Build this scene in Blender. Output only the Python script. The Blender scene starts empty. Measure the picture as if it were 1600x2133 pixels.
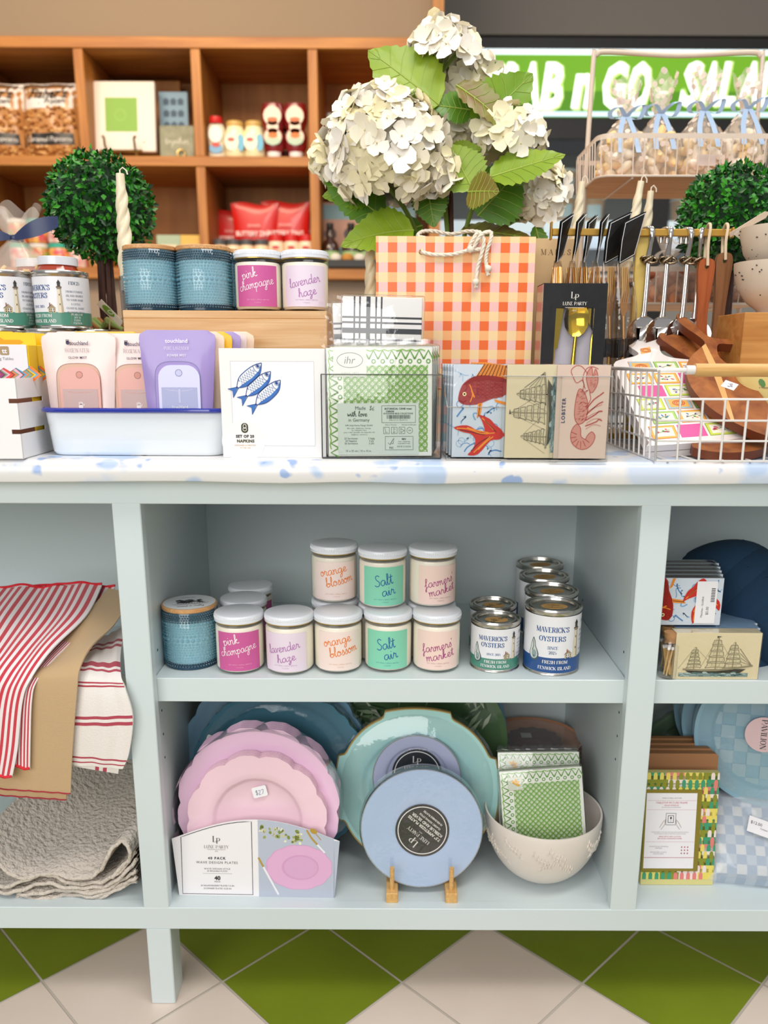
import bpy, bmesh, math, random
from mathutils import Vector, Matrix, Euler
from mathutils.geometry import tessellate_polygon
R = math.radians
PI = math.pi
random.seed(7)
SC = bpy.context.scene
COL = SC.collection

# ---------------------------------------------------------------- camera
CAM_D, CAM_H, CAM_T, CAM_R, CAM_F = 1.136, 1.0317, .24527, .0043, 1707.0
CAM_X, CAM_Y = 817.0, 1178.0                                       # the view was cropped off centre
cam_data = bpy.data.cameras.new('camera')
cam = bpy.data.objects.new('camera', cam_data)
COL.objects.link(cam)
cam.location = (0, -CAM_D, CAM_H)
cam.rotation_euler = (Matrix.Rotation(PI/2 - CAM_T, 3, 'X') @ Matrix.Rotation(CAM_R, 3, 'Z')).to_euler()
cam_data.sensor_fit = 'VERTICAL'
cam_data.sensor_height = 36.0
cam_data.lens = 36.0 * CAM_F / 2133
cam_data.shift_x = (800-CAM_X)/2133
cam_data.shift_y = (CAM_Y-1066.5)/2133
cam_data.clip_start = 0.05
cam_data.dof.use_dof = True
cam_data.dof.focus_distance = 1.22
cam_data.dof.aperture_fstop = 3.4
SC.camera = cam

# ---------------------------------------------------------------- light
SC.view_settings.view_transform = 'Standard'
SC.view_settings.look = 'None'
SC.view_settings.gamma = 1.0
SC.view_settings.use_curve_mapping = False
SC.view_settings.exposure = 0.36
SC.cycles.use_denoising = True
SC.cycles.max_bounces = 7
SC.cycles.diffuse_bounces = 3
SC.cycles.glossy_bounces = 3
SC.cycles.transmission_bounces = 4
SC.cycles.transparent_max_bounces = 24
SC.cycles.caustics_reflective = False
SC.cycles.caustics_refractive = False
SC.cycles.sample_clamp_indirect = 6.0
w = bpy.data.worlds.new('world'); SC.world = w; w.use_nodes = True
wn, wl = w.node_tree.nodes, w.node_tree.links
wb = wn['Background']
tc = wn.new('ShaderNodeTexCoord'); sp = wn.new('ShaderNodeSeparateXYZ'); cr = wn.new('ShaderNodeValToRGB')
wl.new(tc.outputs['Generated'], sp.inputs[0]); wl.new(sp.outputs['Z'], cr.inputs[0]); wl.new(cr.outputs[0], wb.inputs[0])
cr.color_ramp.elements[0].position = 0.0; cr.color_ramp.elements[0].color = (0.42, 0.43, 0.46, 1)
cr.color_ramp.elements[1].position = 0.7; cr.color_ramp.elements[1].color = (0.95, 0.96, 1.0, 1)
wb.inputs[1].default_value = 0.50

def area(name, loc, target, sx, sy, power, color):
    l = bpy.data.lights.new(name, 'AREA'); l.shape = 'RECTANGLE'; l.size = sx; l.size_y = sy
    l.energy = power; l.color = color
    o = bpy.data.objects.new(name, l); COL.objects.link(o); o.location = loc
    o.rotation_euler = (Vector(target) - Vector(loc)).to_track_quat('-Z', 'Y').to_euler()
    return o
area('shop_window_light', (-1.2, -3.4, 1.9), (0, 0, 0.7), 3.2, 1.8, 62, (1.0, 0.985, 0.96))
area('ceiling_panel_light', (0.5, -0.9, 2.9), (0.1, 0.1, 0.6), 1.6, 0.5, 22, (1.0, 0.97, 0.92))
area('ceiling_panel_light', (-0.9, 0.7, 2.75), (-0.9, 2.5, 1.3), 1.6, 0.5, 30, (1.0, 0.80, 0.56))
area('ceiling_panel_light', (1.3, 1.2, 3.1), (1.0, 0.3, 1.0), 0.7, 0.7, 10, (1.0, 0.90, 0.76))

# ---------------------------------------------------------------- photograph pixel -> place
def ray(px, py):
    a, b = px - CAM_X, -(py - CAM_Y)
    c, s = math.cos(CAM_R), math.sin(CAM_R)
    u, v = (a*c - b*s)/CAM_F, (a*s + b*c)/CAM_F
    return u, math.cos(CAM_T) + v*math.sin(CAM_T), -math.sin(CAM_T) + v*math.cos(CAM_T)
def wp(px, py, Y):
    r = ray(px, py); t = (Y + CAM_D)/r[1]
    return Vector((r[0]*t, Y, CAM_H + r[2]*t))
def wz(px, py, z):
    r = ray(px, py); t = (z - CAM_H)/r[2]
    return Vector((r[0]*t, -CAM_D + r[1]*t, z))

# ---------------------------------------------------------------- materials
def lin(h):
    h = h.lstrip('#')
    return tuple(((c/12.92) if c <= .04045 else ((c+.055)/1.055)**2.4) for c in (int(h[i:i+2], 16)/255 for i in (0, 2, 4))) + (1,)
_m = {}
def M(h, rough=0.5, metal=0.0, **k):
    key = (h, rough, metal, tuple(sorted(k.items())))
    if key in _m: return _m[key]
    m = bpy.data.materials.new('surface_' + h.strip('#')); m.use_nodes = True
    b = m.node_tree.nodes['Principled BSDF']
    b.inputs['Base Color'].default_value = lin(h)
    b.inputs['Roughness'].default_value = rough; b.inputs['Metallic'].default_value = metal
    for a, v in k.items():
        if a == 'coat': b.inputs['Coat Weight'].default_value = v; b.inputs['Coat Roughness'].default_value = 0.05
        elif a == 'emit': b.inputs['Emission Color'].default_value = lin(h); b.inputs['Emission Strength'].default_value = v
        elif a == 'sheen': b.inputs['Sheen Weight'].default_value = v
        elif a == 'sss': b.inputs['Subsurface Weight'].default_value = v; b.inputs['Subsurface Scale'].default_value = 0.01
        elif a == 'alpha': b.inputs['Alpha'].default_value = v
        elif a == 'noise': noisy(m, b, h, *v)
        elif a == 'bump':
            bumpy(m, b, *v)
    _m[key] = m
    return m
def noisy(m, b, h, scale, amt, sx=1, sy=1, sz=1, h2=None):
    nt = m.node_tree; n = nt.nodes; l = nt.links
    t = n.new('ShaderNodeTexCoord'); mp = n.new('ShaderNodeMapping'); mp.inputs['Scale'].default_value = (sx, sy, sz)
    no = n.new('ShaderNodeTexNoise'); no.inputs['Scale'].default_value = scale; no.inputs['Detail'].default_value = 5
    r = n.new('ShaderNodeValToRGB'); c = lin(h)
    d = lin(h2) if h2 else tuple(max(0, x*(1-amt)) for x in c[:3]) + (1,)
    r.color_ramp.elements[0].position = .35; r.color_ramp.elements[1].position = .65
    r.color_ramp.elements[0].color = d; r.color_ramp.elements[1].color = c
    l.new(t.outputs['Object'], mp.inputs[0]); l.new(mp.outputs[0], no.inputs['Vector']); l.new(no.outputs[0], r.inputs[0]); l.new(r.outputs[0], b.inputs['Base Color'])
def bumpy(m, b, scale, dist, sx=1, sy=1, sz=1, strength=0.5):
    nt = m.node_tree; n = nt.nodes; l = nt.links
    t = n.new('ShaderNodeTexCoord'); mp = n.new('ShaderNodeMapping'); mp.inputs['Scale'].default_value = (sx, sy, sz)
    no = n.new('ShaderNodeTexNoise'); no.inputs['Scale'].default_value = scale
    bp = n.new('ShaderNodeBump'); bp.inputs['Distance'].default_value = dist; bp.inputs['Strength'].default_value = strength
    l.new(t.outputs['Object'], mp.inputs[0]); l.new(mp.outputs[0], no.inputs['Vector']); l.new(no.outputs[0], bp.inputs['Height']); l.new(bp.outputs[0], b.inputs['Normal'])
def film(name='clear_film', tint='#ffffff', refl=1.0, rough=0.06, crinkle=0.0, body=0.0, scale=60):
    key = (name, tint, refl, rough, crinkle, body, scale)
    if key in _m: return _m[key]
    m = bpy.data.materials.new(name); m.use_nodes = True; nt = m.node_tree; n = nt.nodes; l = nt.links
    n.remove(n['Principled BSDF']); out = n['Material Output']
    tr = n.new('ShaderNodeBsdfTransparent'); tr.inputs[0].default_value = lin(tint)
    gl = n.new('ShaderNodeBsdfGlossy'); gl.inputs['Roughness'].default_value = rough
    fr = n.new('ShaderNodeLayerWeight'); fr.inputs[0].default_value = .5
    pw_ = n.new('ShaderNodeMath'); pw_.operation = 'POWER'; pw_.inputs[1].default_value = 3.5; ad_ = n.new('ShaderNodeMath'); ad_.operation = 'MULTIPLY_ADD'; ad_.inputs[1].default_value = .5; ad_.inputs[2].default_value = .03
    l.new(fr.outputs['Facing'], pw_.inputs[0]); l.new(pw_.outputs[0], ad_.inputs[0])
    mu = n.new('ShaderNodeMath'); mu.operation = 'MULTIPLY_ADD'; mu.inputs[1].default_value = refl; mu.inputs[2].default_value = body; mu.use_clamp = True
    mx = n.new('ShaderNodeMixShader')
    l.new(ad_.outputs[0], mu.inputs[0]); l.new(mu.outputs[0], mx.inputs[0]); l.new(tr.outputs[0], mx.inputs[1]); l.new(gl.outputs[0], mx.inputs[2]); l.new(mx.outputs[0], out.inputs[0])
    if crinkle:
        t = n.new('ShaderNodeTexCoord'); no = n.new('ShaderNodeTexNoise'); no.inputs['Scale'].default_value = scale; no.inputs['Detail'].default_value = 3
        bp = n.new('ShaderNodeBump'); bp.inputs['Distance'].default_value = crinkle; bp.inputs['Strength'].default_value = 1
        l.new(t.outputs['Object'], no.inputs['Vector']); l.new(no.outputs[0], bp.inputs['Height'])
        l.new(bp.outputs[0], gl.inputs['Normal']); l.new(bp.outputs[0], fr.inputs['Normal'])
    _m[key] = m
    return m
def wood(name, a, b, scale=6, axis='X', rough=.45, stretch=14, coat=0.0):
    key = (name, a, b, scale, axis)
    if key in _m: return _m[key]
    m = bpy.data.materials.new(name); m.use_nodes = True; nt = m.node_tree; n = nt.nodes; l = nt.links; p = n['Principled BSDF']
    p.inputs['Roughness'].default_value = rough; p.inputs['Coat Weight'].default_value = coat
    t = n.new('ShaderNodeTexCoord'); mp = n.new('ShaderNodeMapping')
    s = [stretch]*3; s['XYZ'.index(axis)] = 1.0; mp.inputs['Scale'].default_value = s
    no = n.new('ShaderNodeTexNoise'); no.inputs['Scale'].default_value = scale; no.inputs['Detail'].default_value = 6; no.inputs['Distortion'].default_value = 0.6
    r = n.new('ShaderNodeValToRGB'); r.color_ramp.elements[0].position = .3; r.color_ramp.elements[1].position = .7
    r.color_ramp.elements[0].color = lin(a); r.color_ramp.elements[1].color = lin(b)
    l.new(t.outputs['Object'], mp.inputs[0]); l.new(mp.outputs[0], no.inputs['Vector']); l.new(no.outputs[0], r.inputs[0]); l.new(r.outputs[0], p.inputs['Base Color'])
    _m[key] = m
    return m

# ---------------------------------------------------------------- stroke lettering
SCRIPT = {
'a':(5,"4,3.5 2.5,4 .8,2.8 .6,1 1.6,0 3,.8 4,3.2 4,1 4.6,.1 5.4,.6"),
'b':(4.4,"0,1 1.5,5 2,7.6 1.3,7.8 .9,4 .8,.5 2,0 3.4,.8 3.4,2.6 2.2,3 1.6,2.4 4.6,2.8"),
'c':(4,"3.5,3.2 2.6,4 1,3 .6,1.2 1.6,0 3,.2 4.2,1.2"),
'd':(5,"4,3.4 2.5,4 .8,2.8 .6,1 1.6,0 3,.8 4,3.2 4.6,7.8;4.6,7.8 4,2.5 4.1,.6 4.8,0 5.4,.6"),
'e':(4,"0.2,1.2 2,1.8 3.2,3 2.6,4 1.4,3.6 .8,2 1.2,.4 2.4,0 4.2,1"),
'f':(3.4,"0,1 2,4.5 3.2,7 2.6,8 1.8,6.5 1.2,0 .6,-3.6 0,-3 .8,-1 3.6,1"),
'g':(4.8,"4,3.5 2.5,4 .8,2.8 .6,1 1.8,.2 3.2,1.2 4,3.6 3.6,-1.5 2.6,-3.8 1.4,-3.4 2.4,-1.4 5,.8"),
'h':(4.4,"0,1 1.8,5 2.2,7.6 1.5,7.8 1,4 .6,0;.7,1.6 1.8,3.6 2.9,3.8 3,2 3,.6 3.6,0 4.6,.8"),
'i':(2.4,".2,1 1.2,3.8 1.1,1 1.6,0 2.6,.8;1.5,5.6 1.8,6"),
'k':(4.2,"0,1 1.8,5 2.2,7.8 1.4,7.6 .9,3 .6,0;.8,1.6 2.4,3.8 3,3.2 1.4,2 2.8,.2 4.4,.8"),
'l':(2.4,"0,1 1.8,5 2.2,7.6 1.5,7.8 .9,4 .9,1 1.5,0 2.6,.8"),
'm':(6,".2,3.4 .8,3.8 .7,0;.8,1.8 1.8,3.6 2.6,3.6 2.6,0;2.6,1.8 3.8,3.7 4.6,3.6 4.6,1 5.2,0 6.2,.8"),
'n':(4.4,".2,3.4 .8,3.8 .7,0;.8,1.8 2,3.7 3,3.6 2.9,1 3.5,0 4.6,.8"),
'o':(4,"2.2,4 .8,3 .6,1 1.8,0 3.2,1 3.4,2.8 2.2,4 2.2,3 4.4,2.9"),
'p':(4.2,".2,2.6 1,4 .8,0 .4,-4;.9,2 2.2,4 3.6,3 3.2,.8 1.8,0 .9,1"),
'r':(3.6,".2,1.2 1.2,4.4 1.4,3.4 2.6,3.4 2.4,1 3,0 4,.8"),
's':(3.2,"0,.6 1.6,2.6 2.1,4.3 3,2 2.4,.2 .8,.2"),
't':(2.8,".2,1 1.6,4.5 2,7 1.4,2 1.8,0 3,.8;.2,4.9 3.2,5.3"),
'v':(3.6,".2,3.6 1,3.8 1.6,0 3,3.6 4,3.3"),
'w':(5,".2,3.6 .8,3.8 1.2,.2 2.4,2.8 3.2,.2 4.6,3.6 5.4,3.3"),
'z':(3.6,".4,3.2 1.6,4 3,3.6 1,.6 2.6,.2 2.4,-2 1.2,-3.4 .8,-2.2 3.8,.6"),
'S':(4.6,"5,7 3.4,8 1.8,7 2.2,5 4,3 3.6,.8 1.6,0 0,1.2"),
'y':(4.2,".2,3.8 .8,1 2,.4 3.4,3.8 3,-1.5 2,-3.8 1,-3.2 2.2,-1 4.4,.8"),
'C':(5,"4.6,6 3.4,7.6 1,5 .8,1.6 2.4,0 4.8,1.6"),
"'":(1,"1,7.8 .6,6.2"),'$':(4,"3.4,5.6 1.6,6 .8,4.4 3.2,2.6 2.6,.6 .4,1.2;2.4,7 1.6,-.6"),
'2':(4,".6,4.8 2,6 3.2,4.6 .4,0 3.6,.2"),'7':(4,".4,5.6 3.6,5.8 1.4,0"),'6':(4,"3,6 1,3.4 .8,1 2.2,0 3.2,1.4 2,2.8 .9,1.6"),'1':(2.5,"1.2,6 1,0"),'5':(4,"3.2,5.8 1,5.6 .8,3.4 3,3.2 3,.8 .6,.2"),
}
DID = {
'A':(6,"k.4,0 3,7|K3,7 5.4,0|k1.3,2.4 4.4,2.4|s.4,0|s5.4,0"),
'C':(5.6,"n4.8,5 4,6.6 2.9,7 1.2,5.9 .7,3.5 1.2,1.1 3,0 4.9,1.6|k4.8,7 4.8,4.6"),
'D':(6,"K1,0 1,7|n1,7 3.4,6.8 5.2,3.5 3.4,.2 1,0|s1,7|s1,0"),
'E':(5.2,"K1,0 1,7|k.2,7 4.3,7|k.2,0 4.6,0|k1,3.6 3.2,3.6|k4.3,7 4.3,5.5|k4.6,0 4.6,1.7"),
'F':(4.9,"K1,0 1,7|k.2,7 4.3,7|k1,3.6 3.2,3.6|k4.3,7 4.3,5.5|s1,0"),
'G':(6,"n4.8,5 4,6.6 2.9,7 1.2,5.9 .7,3.5 1.2,1.1 3,0 4.8,.8|K4.8,0 4.8,2.8|s4.8,2.8"),
'H':(6.4,"K1,0 1,7|K5,0 5,7|k1,3.6 5,3.6|s1,0|s1,7|s5,0|s5,7"),
'I':(2.6,"K1.1,0 1.1,7|s1.1,0|s1.1,7"),
'K':(6.2,"K1,0 1,7|k1,2.6 4.8,7|K2.4,4.2 5.2,0|s1,0|s1,7|s4.8,7|s5.2,0"),
'L':(5,"K1,0 1,7|k.2,0 4.4,0|k4.4,0 4.4,1.8|s1,7"),
'M':(7.2,"k.9,0 .9,7|K1,7 3.5,.4|k3.5,.4 6,7|K6.1,0 6.1,7|s.9,0|s.9,7|s6.1,0|s6.1,7"),
'N':(6.4,"k1,0 1,7|K1,7 5.2,0|k5.2,0 5.2,7|s1,0|s.8,7|s5.2,7"),
'O':(6.2,"n3,7 1.2,5.8 .7,3.5 1.2,1.2 3,0 4.8,1.2 5.3,3.5 4.8,5.8 3,7"),
'P':(5.4,"K1,0 1,7|n1,7 3.4,6.9 4.6,5.2 3.4,3.3 1,3.2|s1,0|s1,7"),
'R':(6,"K1,0 1,7|n1,7 3.2,6.9 4.4,5.4 3.2,3.7 1,3.6|K3,3.6 4.6,.4|k4.6,.4 5.6,.3|s1,0|s1,7"),
'S':(4.8,"n4,5 3.6,6.6 2.3,7 .9,5.6 2,4 3.8,2.8 3.8,.9 2.3,0 .8,.5 .6,2.2"),
'T':(5.6,"K2.7,0 2.7,7|k.4,7 5,7|k.4,7 .4,5.4|k5,7 5,5.4|s2.7,0"),
'U':(6.2,"n1,7 1,2 2.2,0 4,0 5,2 5,7|s1,7|s5,7"),
'V':(6,"K.6,7 3.2,0|k3.2,0 5.4,7|s.6,7|s5.4,7"),
'W':(8.2,"K.6,7 2.6,0|k2.6,0 4,7|K4,7 5.8,0|k5.8,0 7.6,7|s.6,7|s7.6,7"),
'X':(6,"K.8,7 5,0|k5,7 .8,0|s.8,7|s5,7|s.8,0|s5,0"),
'Y':(5.8,"K.5,7 2.8,3.4|k2.8,3.4 5.2,7|K2.8,0 2.8,3.6|s.5,7|s5.2,7|s2.8,0"),
'J':(4.4,"K3,7 3,2|n3,2 2.6,.3 1.2,0 .6,1.2|s3,7"),
'0':(4.6,"n2.2,7 .9,5.8 .7,3.5 .9,1.2 2.2,0 3.5,1.2 3.7,3.5 3.5,5.8 2.2,7"),
'2':(4.4,"n.7,5 1.2,6.6 2.4,7 3.6,5.4 2.6,3 .6,0|K.8,.3 3.8,.3"),
'5':(4.4,"k1,7 3.6,7|k1,7 .9,3.6|n.9,3.6 2.6,4.2 3.7,2.2 2.4,0 .7,1"),
"'":(1.8,"K.9,7 .7,5"),'.':(1.6,"K.8,0 .8,.6"),
}
def smooth_pts(p, k=4, closed=False):
    if len(p) < 3: return [Vector(q) for q in p]
    p = [Vector(q) for q in p]; out = []; n = len(p)
    for i in range(n if closed else n-1):
        a = p[(i-1) % n] if (closed or i > 0) else p[0]; b = p[i]; c = p[(i+1) % n]; d = p[(i+2) % n] if (closed or i+2 < n) else p[-1]
        for j in range(k):
            t = j/k; t2 = t*t; t3 = t2*t
            out.append(.5*((2*b) + (c-a)*t + (2*a-5*b+4*c-d)*t2 + (3*b-a-3*c+d)*t3))
    if not closed: out.append(p[-1])
    return out
def parse(s): return [tuple(float(a) for a in q.split(',')) for q in s.split()]
def rib2(pts, wd, closed=False):
    """flat ribbon in 2D; wd = width or function(direction, t)"""
    n = len(pts); vs = []; fs = []
    for i, p in enumerate(pts):
        a = pts[(i-1) % n] if (closed or i > 0) else p; b = pts[(i+1) % n] if (closed or i < n-1) else p
        d = Vector((b[0]-a[0], b[1]-a[1]))
        if d.length < 1e-9: d = Vector((1, 0))
        d.normalize(); ww = (wd(d, i/max(1, n-1)) if callable(wd) else wd)/2
        vs += [(p[0]-d.y*ww, p[1]+d.x*ww), (p[0]+d.y*ww, p[1]-d.x*ww)]
    for i in range(n if closed else n-1):
        j = (i+1) % n
        fs.append((2*i, 2*i+1, 2*j+1, 2*j))
    return vs, fs
_tc = {}
def text2(s, font='sans', bold=0.0, shear=0.0, space=1.0):
    """lettering as 2D faces, cap height 1, centred on its own box"""
    key = (s, font, bold, shear, space)
    if key in _tc: return _tc[key]
    vs, fs = [], []
    def put(v, f):
        o = len(vs); vs.extend(v); fs.extend(tuple(i+o for i in q) for q in f)
    if font == 'sans':
        c = bpy.data.curves.new('t', 'FONT'); c.body = s; c.size = 1.0; c.offset = bold; c.shear = shear; c.space_character = space; c.resolution_u = 2
        c.align_x = 'CENTER'; o = bpy.data.objects.new('t', c); me = o.to_mesh()
        put([(v.co.x/.73, v.co.y/.73) for v in me.vertices], [tuple(p.vertices) for p in me.polygons])
        o.to_mesh_clear(); bpy.data.objects.remove(o); bpy.data.curves.remove(c)
    elif font == 'script':
        x = 0
        for ch in s:
            if ch == ' ': x += 3; continue
            wdt, st = SCRIPT.get(ch) or SCRIPT.get(ch.lower(), SCRIPT['i'])
            for q in st.split(';'):
                pts = smooth_pts([(px + x + py*shear, py) for px, py in parse(q)], 4)
                put(*rib2(pts, bold or .55))
            x += wdt
        vs = [(a/7.5, b/7.5) for a, b in vs]
    else:
        x = 0
        for ch in s:
            if ch == ' ': x += 3; continue
            wdt, st = DID.get(ch, DID['I'])
            for q in st.split('|'):
                t = q[0]; pts = parse(q[1:])
                K = 1.15 + bold; k = .34 + bold*.3
                if t == 's':
                    (sx, sy), = pts; put(*rib2([(x+sx-.85, sy), (x+sx+.85, sy)], k))
                elif t == 'n':
                    pts = smooth_pts([(a+x, b) for a, b in pts], 4)
                    put(*rib2(pts, lambda d, u, K=K, k=k: k + (K-k)*abs(d.y)**2))
                else: put(*rib2([(a+x, b) for a, b in pts], K if t == 'K' else k))
            x += wdt*space
        vs = [(a/7, b/7) for a, b in vs]
    if vs:
        xs = [v[0] for v in vs]; mx = (min(xs)+max(xs))/2
        vs = [(a-mx, b-.5) for a, b in vs]
    W = (max(v[0] for v in vs)-min(v[0] for v in vs)) if vs else 0
    _tc[key] = (vs, fs, W)
    return _tc[key]

# ---------------------------------------------------------------- mesh builder
def frame(o, ux, uy):
    o, ux, uy = Vector(o), Vector(ux).normalized(), Vector(uy).normalized(); n = ux.cross(uy)
    return lambda u, v, w=0: o + ux*u + uy*v + n*w
def XZ(x, y, z): return frame((x, y, z), (1, 0, 0), (0, 0, 1))          # faces the shopper (-Y)
def XY(x, y, z): return frame((x, y, z), (1, 0, 0), (0, 1, 0))          # faces up
def cylP(r, z0=0, ang=0.0):
    return lambda u, v, w=0: Vector((math.sin(ang+u/r)*(r+w), -math.cos(ang+u/r)*(r+w), z0+v))
EPS = 0.00016
class MB:
    def __init__(s): s.v = []; s.f = []; s.m = []; s.mats = []
    def mi(s, mat):
        if mat not in s.mats: s.mats.append(mat)
        return s.mats.index(mat)
    def add(s, vs, fs, mat):
        o = len(s.v); s.v.extend(Vector(v) for v in vs); k = s.mi(mat)
        for f in fs: s.f.append(tuple(i+o for i in f)); s.m.append(k)
        return s
    def box(s, x0, x1, y0, y1, z0, z1, mat, bev=0.0, T=None, seg=1):
        if bev <= 0:
            vs = [(x, y, z) for x in (x0, x1) for y in (y0, y1) for z in (z0, z1)]
            fs = [(0, 1, 3, 2), (4, 6, 7, 5), (0, 4, 5, 1), (2, 3, 7, 6), (0, 2, 6, 4), (1, 5, 7, 3)]
        else:
            bm = bmesh.new(); bmesh.ops.create_cube(bm, size=1)
            for q in bm.verts: q.co = Vector(((x0+x1)/2+q.co.x*(x1-x0), (y0+y1)/2+q.co.y*(y1-y0), (z0+z1)/2+q.co.z*(z1-z0)))
            bmesh.ops.bevel(bm, geom=bm.edges[:], offset=bev, segments=seg, affect='EDGES', profile=.5)
            bm.verts.index_update(); vs = [q.co.copy() for q in bm.verts]; fs = [tuple(v.index for v in f.verts) for f in bm.faces]; bm.free()
        if T: vs = [T @ Vector(v) for v in vs]
        return s.add(vs, fs, mat)
    def lathe(s, prof, mat, n=32, c=(0, 0, 0), T=None, a0=0, a1=2*PI, closed=False):
        full = abs(a1-a0-2*PI) < 1e-6; m = n if full else n+1; vs = []; fs = []; c = Vector(c)
        for r, z in prof:
            for i in range(m):
                a = a0+(a1-a0)*i/n; vs.append(Vector((r*math.cos(a), r*math.sin(a), z))+c)
        L = len(prof)
        for j in range(L if closed else L-1):
            jj = (j+1) % L
            for i in range(n):
                i2 = (i+1) % m; fs.append((j*m+i, j*m+i2, jj*m+i2, jj*m+i))
        if T: vs = [T @ v for v in vs]
        return s.add(vs, fs, mat)
    def cyl(s, p0, p1, r, mat, n=12, r2=None):
        return s.tube([p0, p1], [r, r if r2 is None else r2], mat, n)
    def tube(s, pts, r, mat, n=8, closed=False, caps=True):
        pts = [Vector(p) for p in pts]; N = len(pts); vs = []; fs = []
        rr = r if isinstance(r, (list, tuple)) else [r]*N
        up = None
        for i, p in enumerate(pts):
            a = pts[(i-1) % N] if (closed or i) else p; b = pts[(i+1) % N] if (closed or i < N-1) else p
            d = (b-a)
            if d.length < 1e-9: d = Vector((0, 0, 1))
            d.normalize()
            if up is None: up = d.orthogonal().normalized()
            else:
                up = up - d*up.dot(d)
                up = up.normalized() if up.length > 1e-6 else d.orthogonal().normalized()
            q = d.cross(up)
            for k in range(n):
                t = 2*PI*k/n; vs.append(p+(up*math.cos(t)+q*math.sin(t))*rr[i])
        for i in range(N if closed else N-1):
            j = (i+1) % N
            for k in range(n):
                k2 = (k+1) % n; fs.append((i*n+k, i*n+k2, j*n+k2, j*n+k))
        if caps and not closed:
            fs.append(tuple(reversed(range(n)))); fs.append(tuple(range((N-1)*n, N*n)))
        return s.add(vs, fs, mat)
    def grid(s, nu, nv, fn, mat, closed_u=False):
        vs = []; fs = []; mu = nu if closed_u else nu+1
        for j in range(nv+1):
            for i in range(mu): vs.append(fn(i/nu, j/nv))
        for j in range(nv):
            for i in range(nu):
                i2 = (i+1) % mu; fs.append((j*mu+i, j*mu+i2, (j+1)*mu+i2, (j+1)*mu+i))
        return s.add(vs, fs, mat)
    def prism(s, pts, P, h, mat, side=None, holes=()):
        """outline (u,v) extruded from w=0 back to w=-h"""
        loops = [[Vector((a, b, 0)) for a, b in L] for L in [pts]+list(holes)]
        flat = [q for L in loops for q in L]; tris = tessellate_polygon(loops)
        s.add([P(q.x, q.y, 0) for q in flat], [tuple(t) for t in tris], mat)
        s.add([P(q.x, q.y, -h) for q in flat], [tuple(reversed(t)) for t in tris], side or mat)
        for L in loops:
            n = len(L); vs = [P(q.x, q.y, 0) for q in L]+[P(q.x, q.y, -h) for q in L]
            s.add(vs, [(i, (i+1) % n, n+(i+1) % n, n+i) for i in range(n)], side or mat)
        return s
    # flat print on a surface
    def d(s, P, v2, f2, mat, layer=1, T=None):
        if T: v2 = [T(a, b) for a, b in v2]
        return s.add([P(a, b, EPS*layer) for a, b in v2], f2, mat)
    def drect(s, P, u0, u1, v0, v1, mat, layer=1, n=1):
        vs = []; 
        for i in range(n+1):
            u = u0+(u1-u0)*i/n; vs += [(u, v0), (u, v1)]
        return s.d(P, vs, [(2*i, 2*i+2, 2*i+3, 2*i+1) for i in range(n)], mat, layer)
    def dpoly(s, P, pts, mat, layer=1):
        t = tessellate_polygon([[Vector((a, b, 0)) for a, b in pts]])
        return s.d(P, pts, [tuple(x) for x in t], mat, layer)
    def dell(s, P, cx, cy, rx, ry, mat, layer=1, n=20, rot=0):
        c, k = math.cos(rot), math.sin(rot)
        pts = [(cx+rx*math.cos(2*PI*i/n)*c-ry*math.sin(2*PI*i/n)*k, cy+rx*math.cos(2*PI*i/n)*k+ry*math.sin(2*PI*i/n)*c) for i in range(n)]
        return s.d(P, pts, [tuple(range(n))], mat, layer)
    def dring(s, P, cx, cy, rx, ry, wd, mat, layer=1, n=40):
        pts = [(cx+rx*math.cos(2*PI*i/n), cy+ry*math.sin(2*PI*i/n)) for i in range(n)]
        return s.d(P, *rib2(pts, wd, True), mat, layer)
    def drib(s, P, pts, wd, mat, layer=1, sm=3, closed=False):
        if sm: pts = smooth_pts([tuple(p) for p in pts], sm, closed)
        return s.d(P, *rib2(pts, wd, closed), mat, layer)
    def dbox(s, P, u0, u1, v0, v1, wd, mat, layer=1):
        for a in (v0, v1): s.drect(P, u0-wd/2, u1+wd/2, a-wd/2, a+wd/2, mat, layer)
        for a in (u0, u1): s.drect(P, a-wd/2, a+wd/2, v0, v1, mat, layer)
        return s
    def text(s, P, t, cx, cy, h, mat, width=None, font='sans', rot=0, layer=2, bold=0.0, shear=0.0, space=1.0, maxw=None):
        vs, fs, W = text2(t, font, bold, shear, space)
        sx = (width/W) if width else h
        if maxw and W*sx > maxw: sx = maxw/W
        c, k = math.cos(rot), math.sin(rot)
        return s.d(P, [(cx+(a*sx)*c-(b*h)*k, cy+(a*sx)*k+(b*h)*c) for a, b in vs], fs, mat, layer)
    def build(s, name, parent=None, smooth=35, loc=None, rz=0, rot=None):
        me = bpy.data.meshes.new(name); me.from_pydata([tuple(v) for v in s.v], [], s.f)
        for m in s.mats: me.materials.append(m)
        me.polygons.foreach_set('material_index', s.m)
        if smooth:
            me.polygons.foreach_set('use_smooth', [True]*len(s.f))
            me.update(); me.set_sharp_from_angle(angle=R(smooth))
        me.update()
        o = bpy.data.objects.new(name, me); COL.objects.link(o)
        if parent is not None: o.parent = parent
        if loc is not None: o.location = loc
        if rot is not None: o.rotation_euler = rot
        elif rz: o.rotation_euler = (0, 0, rz)
        return o
def tag(o, label, cat, group=None, kind=None):
    o['label'] = label; o['category'] = cat
    if group: o['group'] = group
    if kind: o['kind'] = kind
    return o
def thing(name, label, cat, loc=(0, 0, 0), rz=0.0, group=None, rot=None, scale=None):
    o = bpy.data.objects.new(name, None); COL.objects.link(o); o.location = loc
    o.rotation_euler = rot if rot is not None else (0, 0, rz); o.empty_display_size = .03
    if scale: o.scale = scale if isinstance(scale, (tuple, list)) else (scale,)*3
    return tag(o, label, cat, group)
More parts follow.
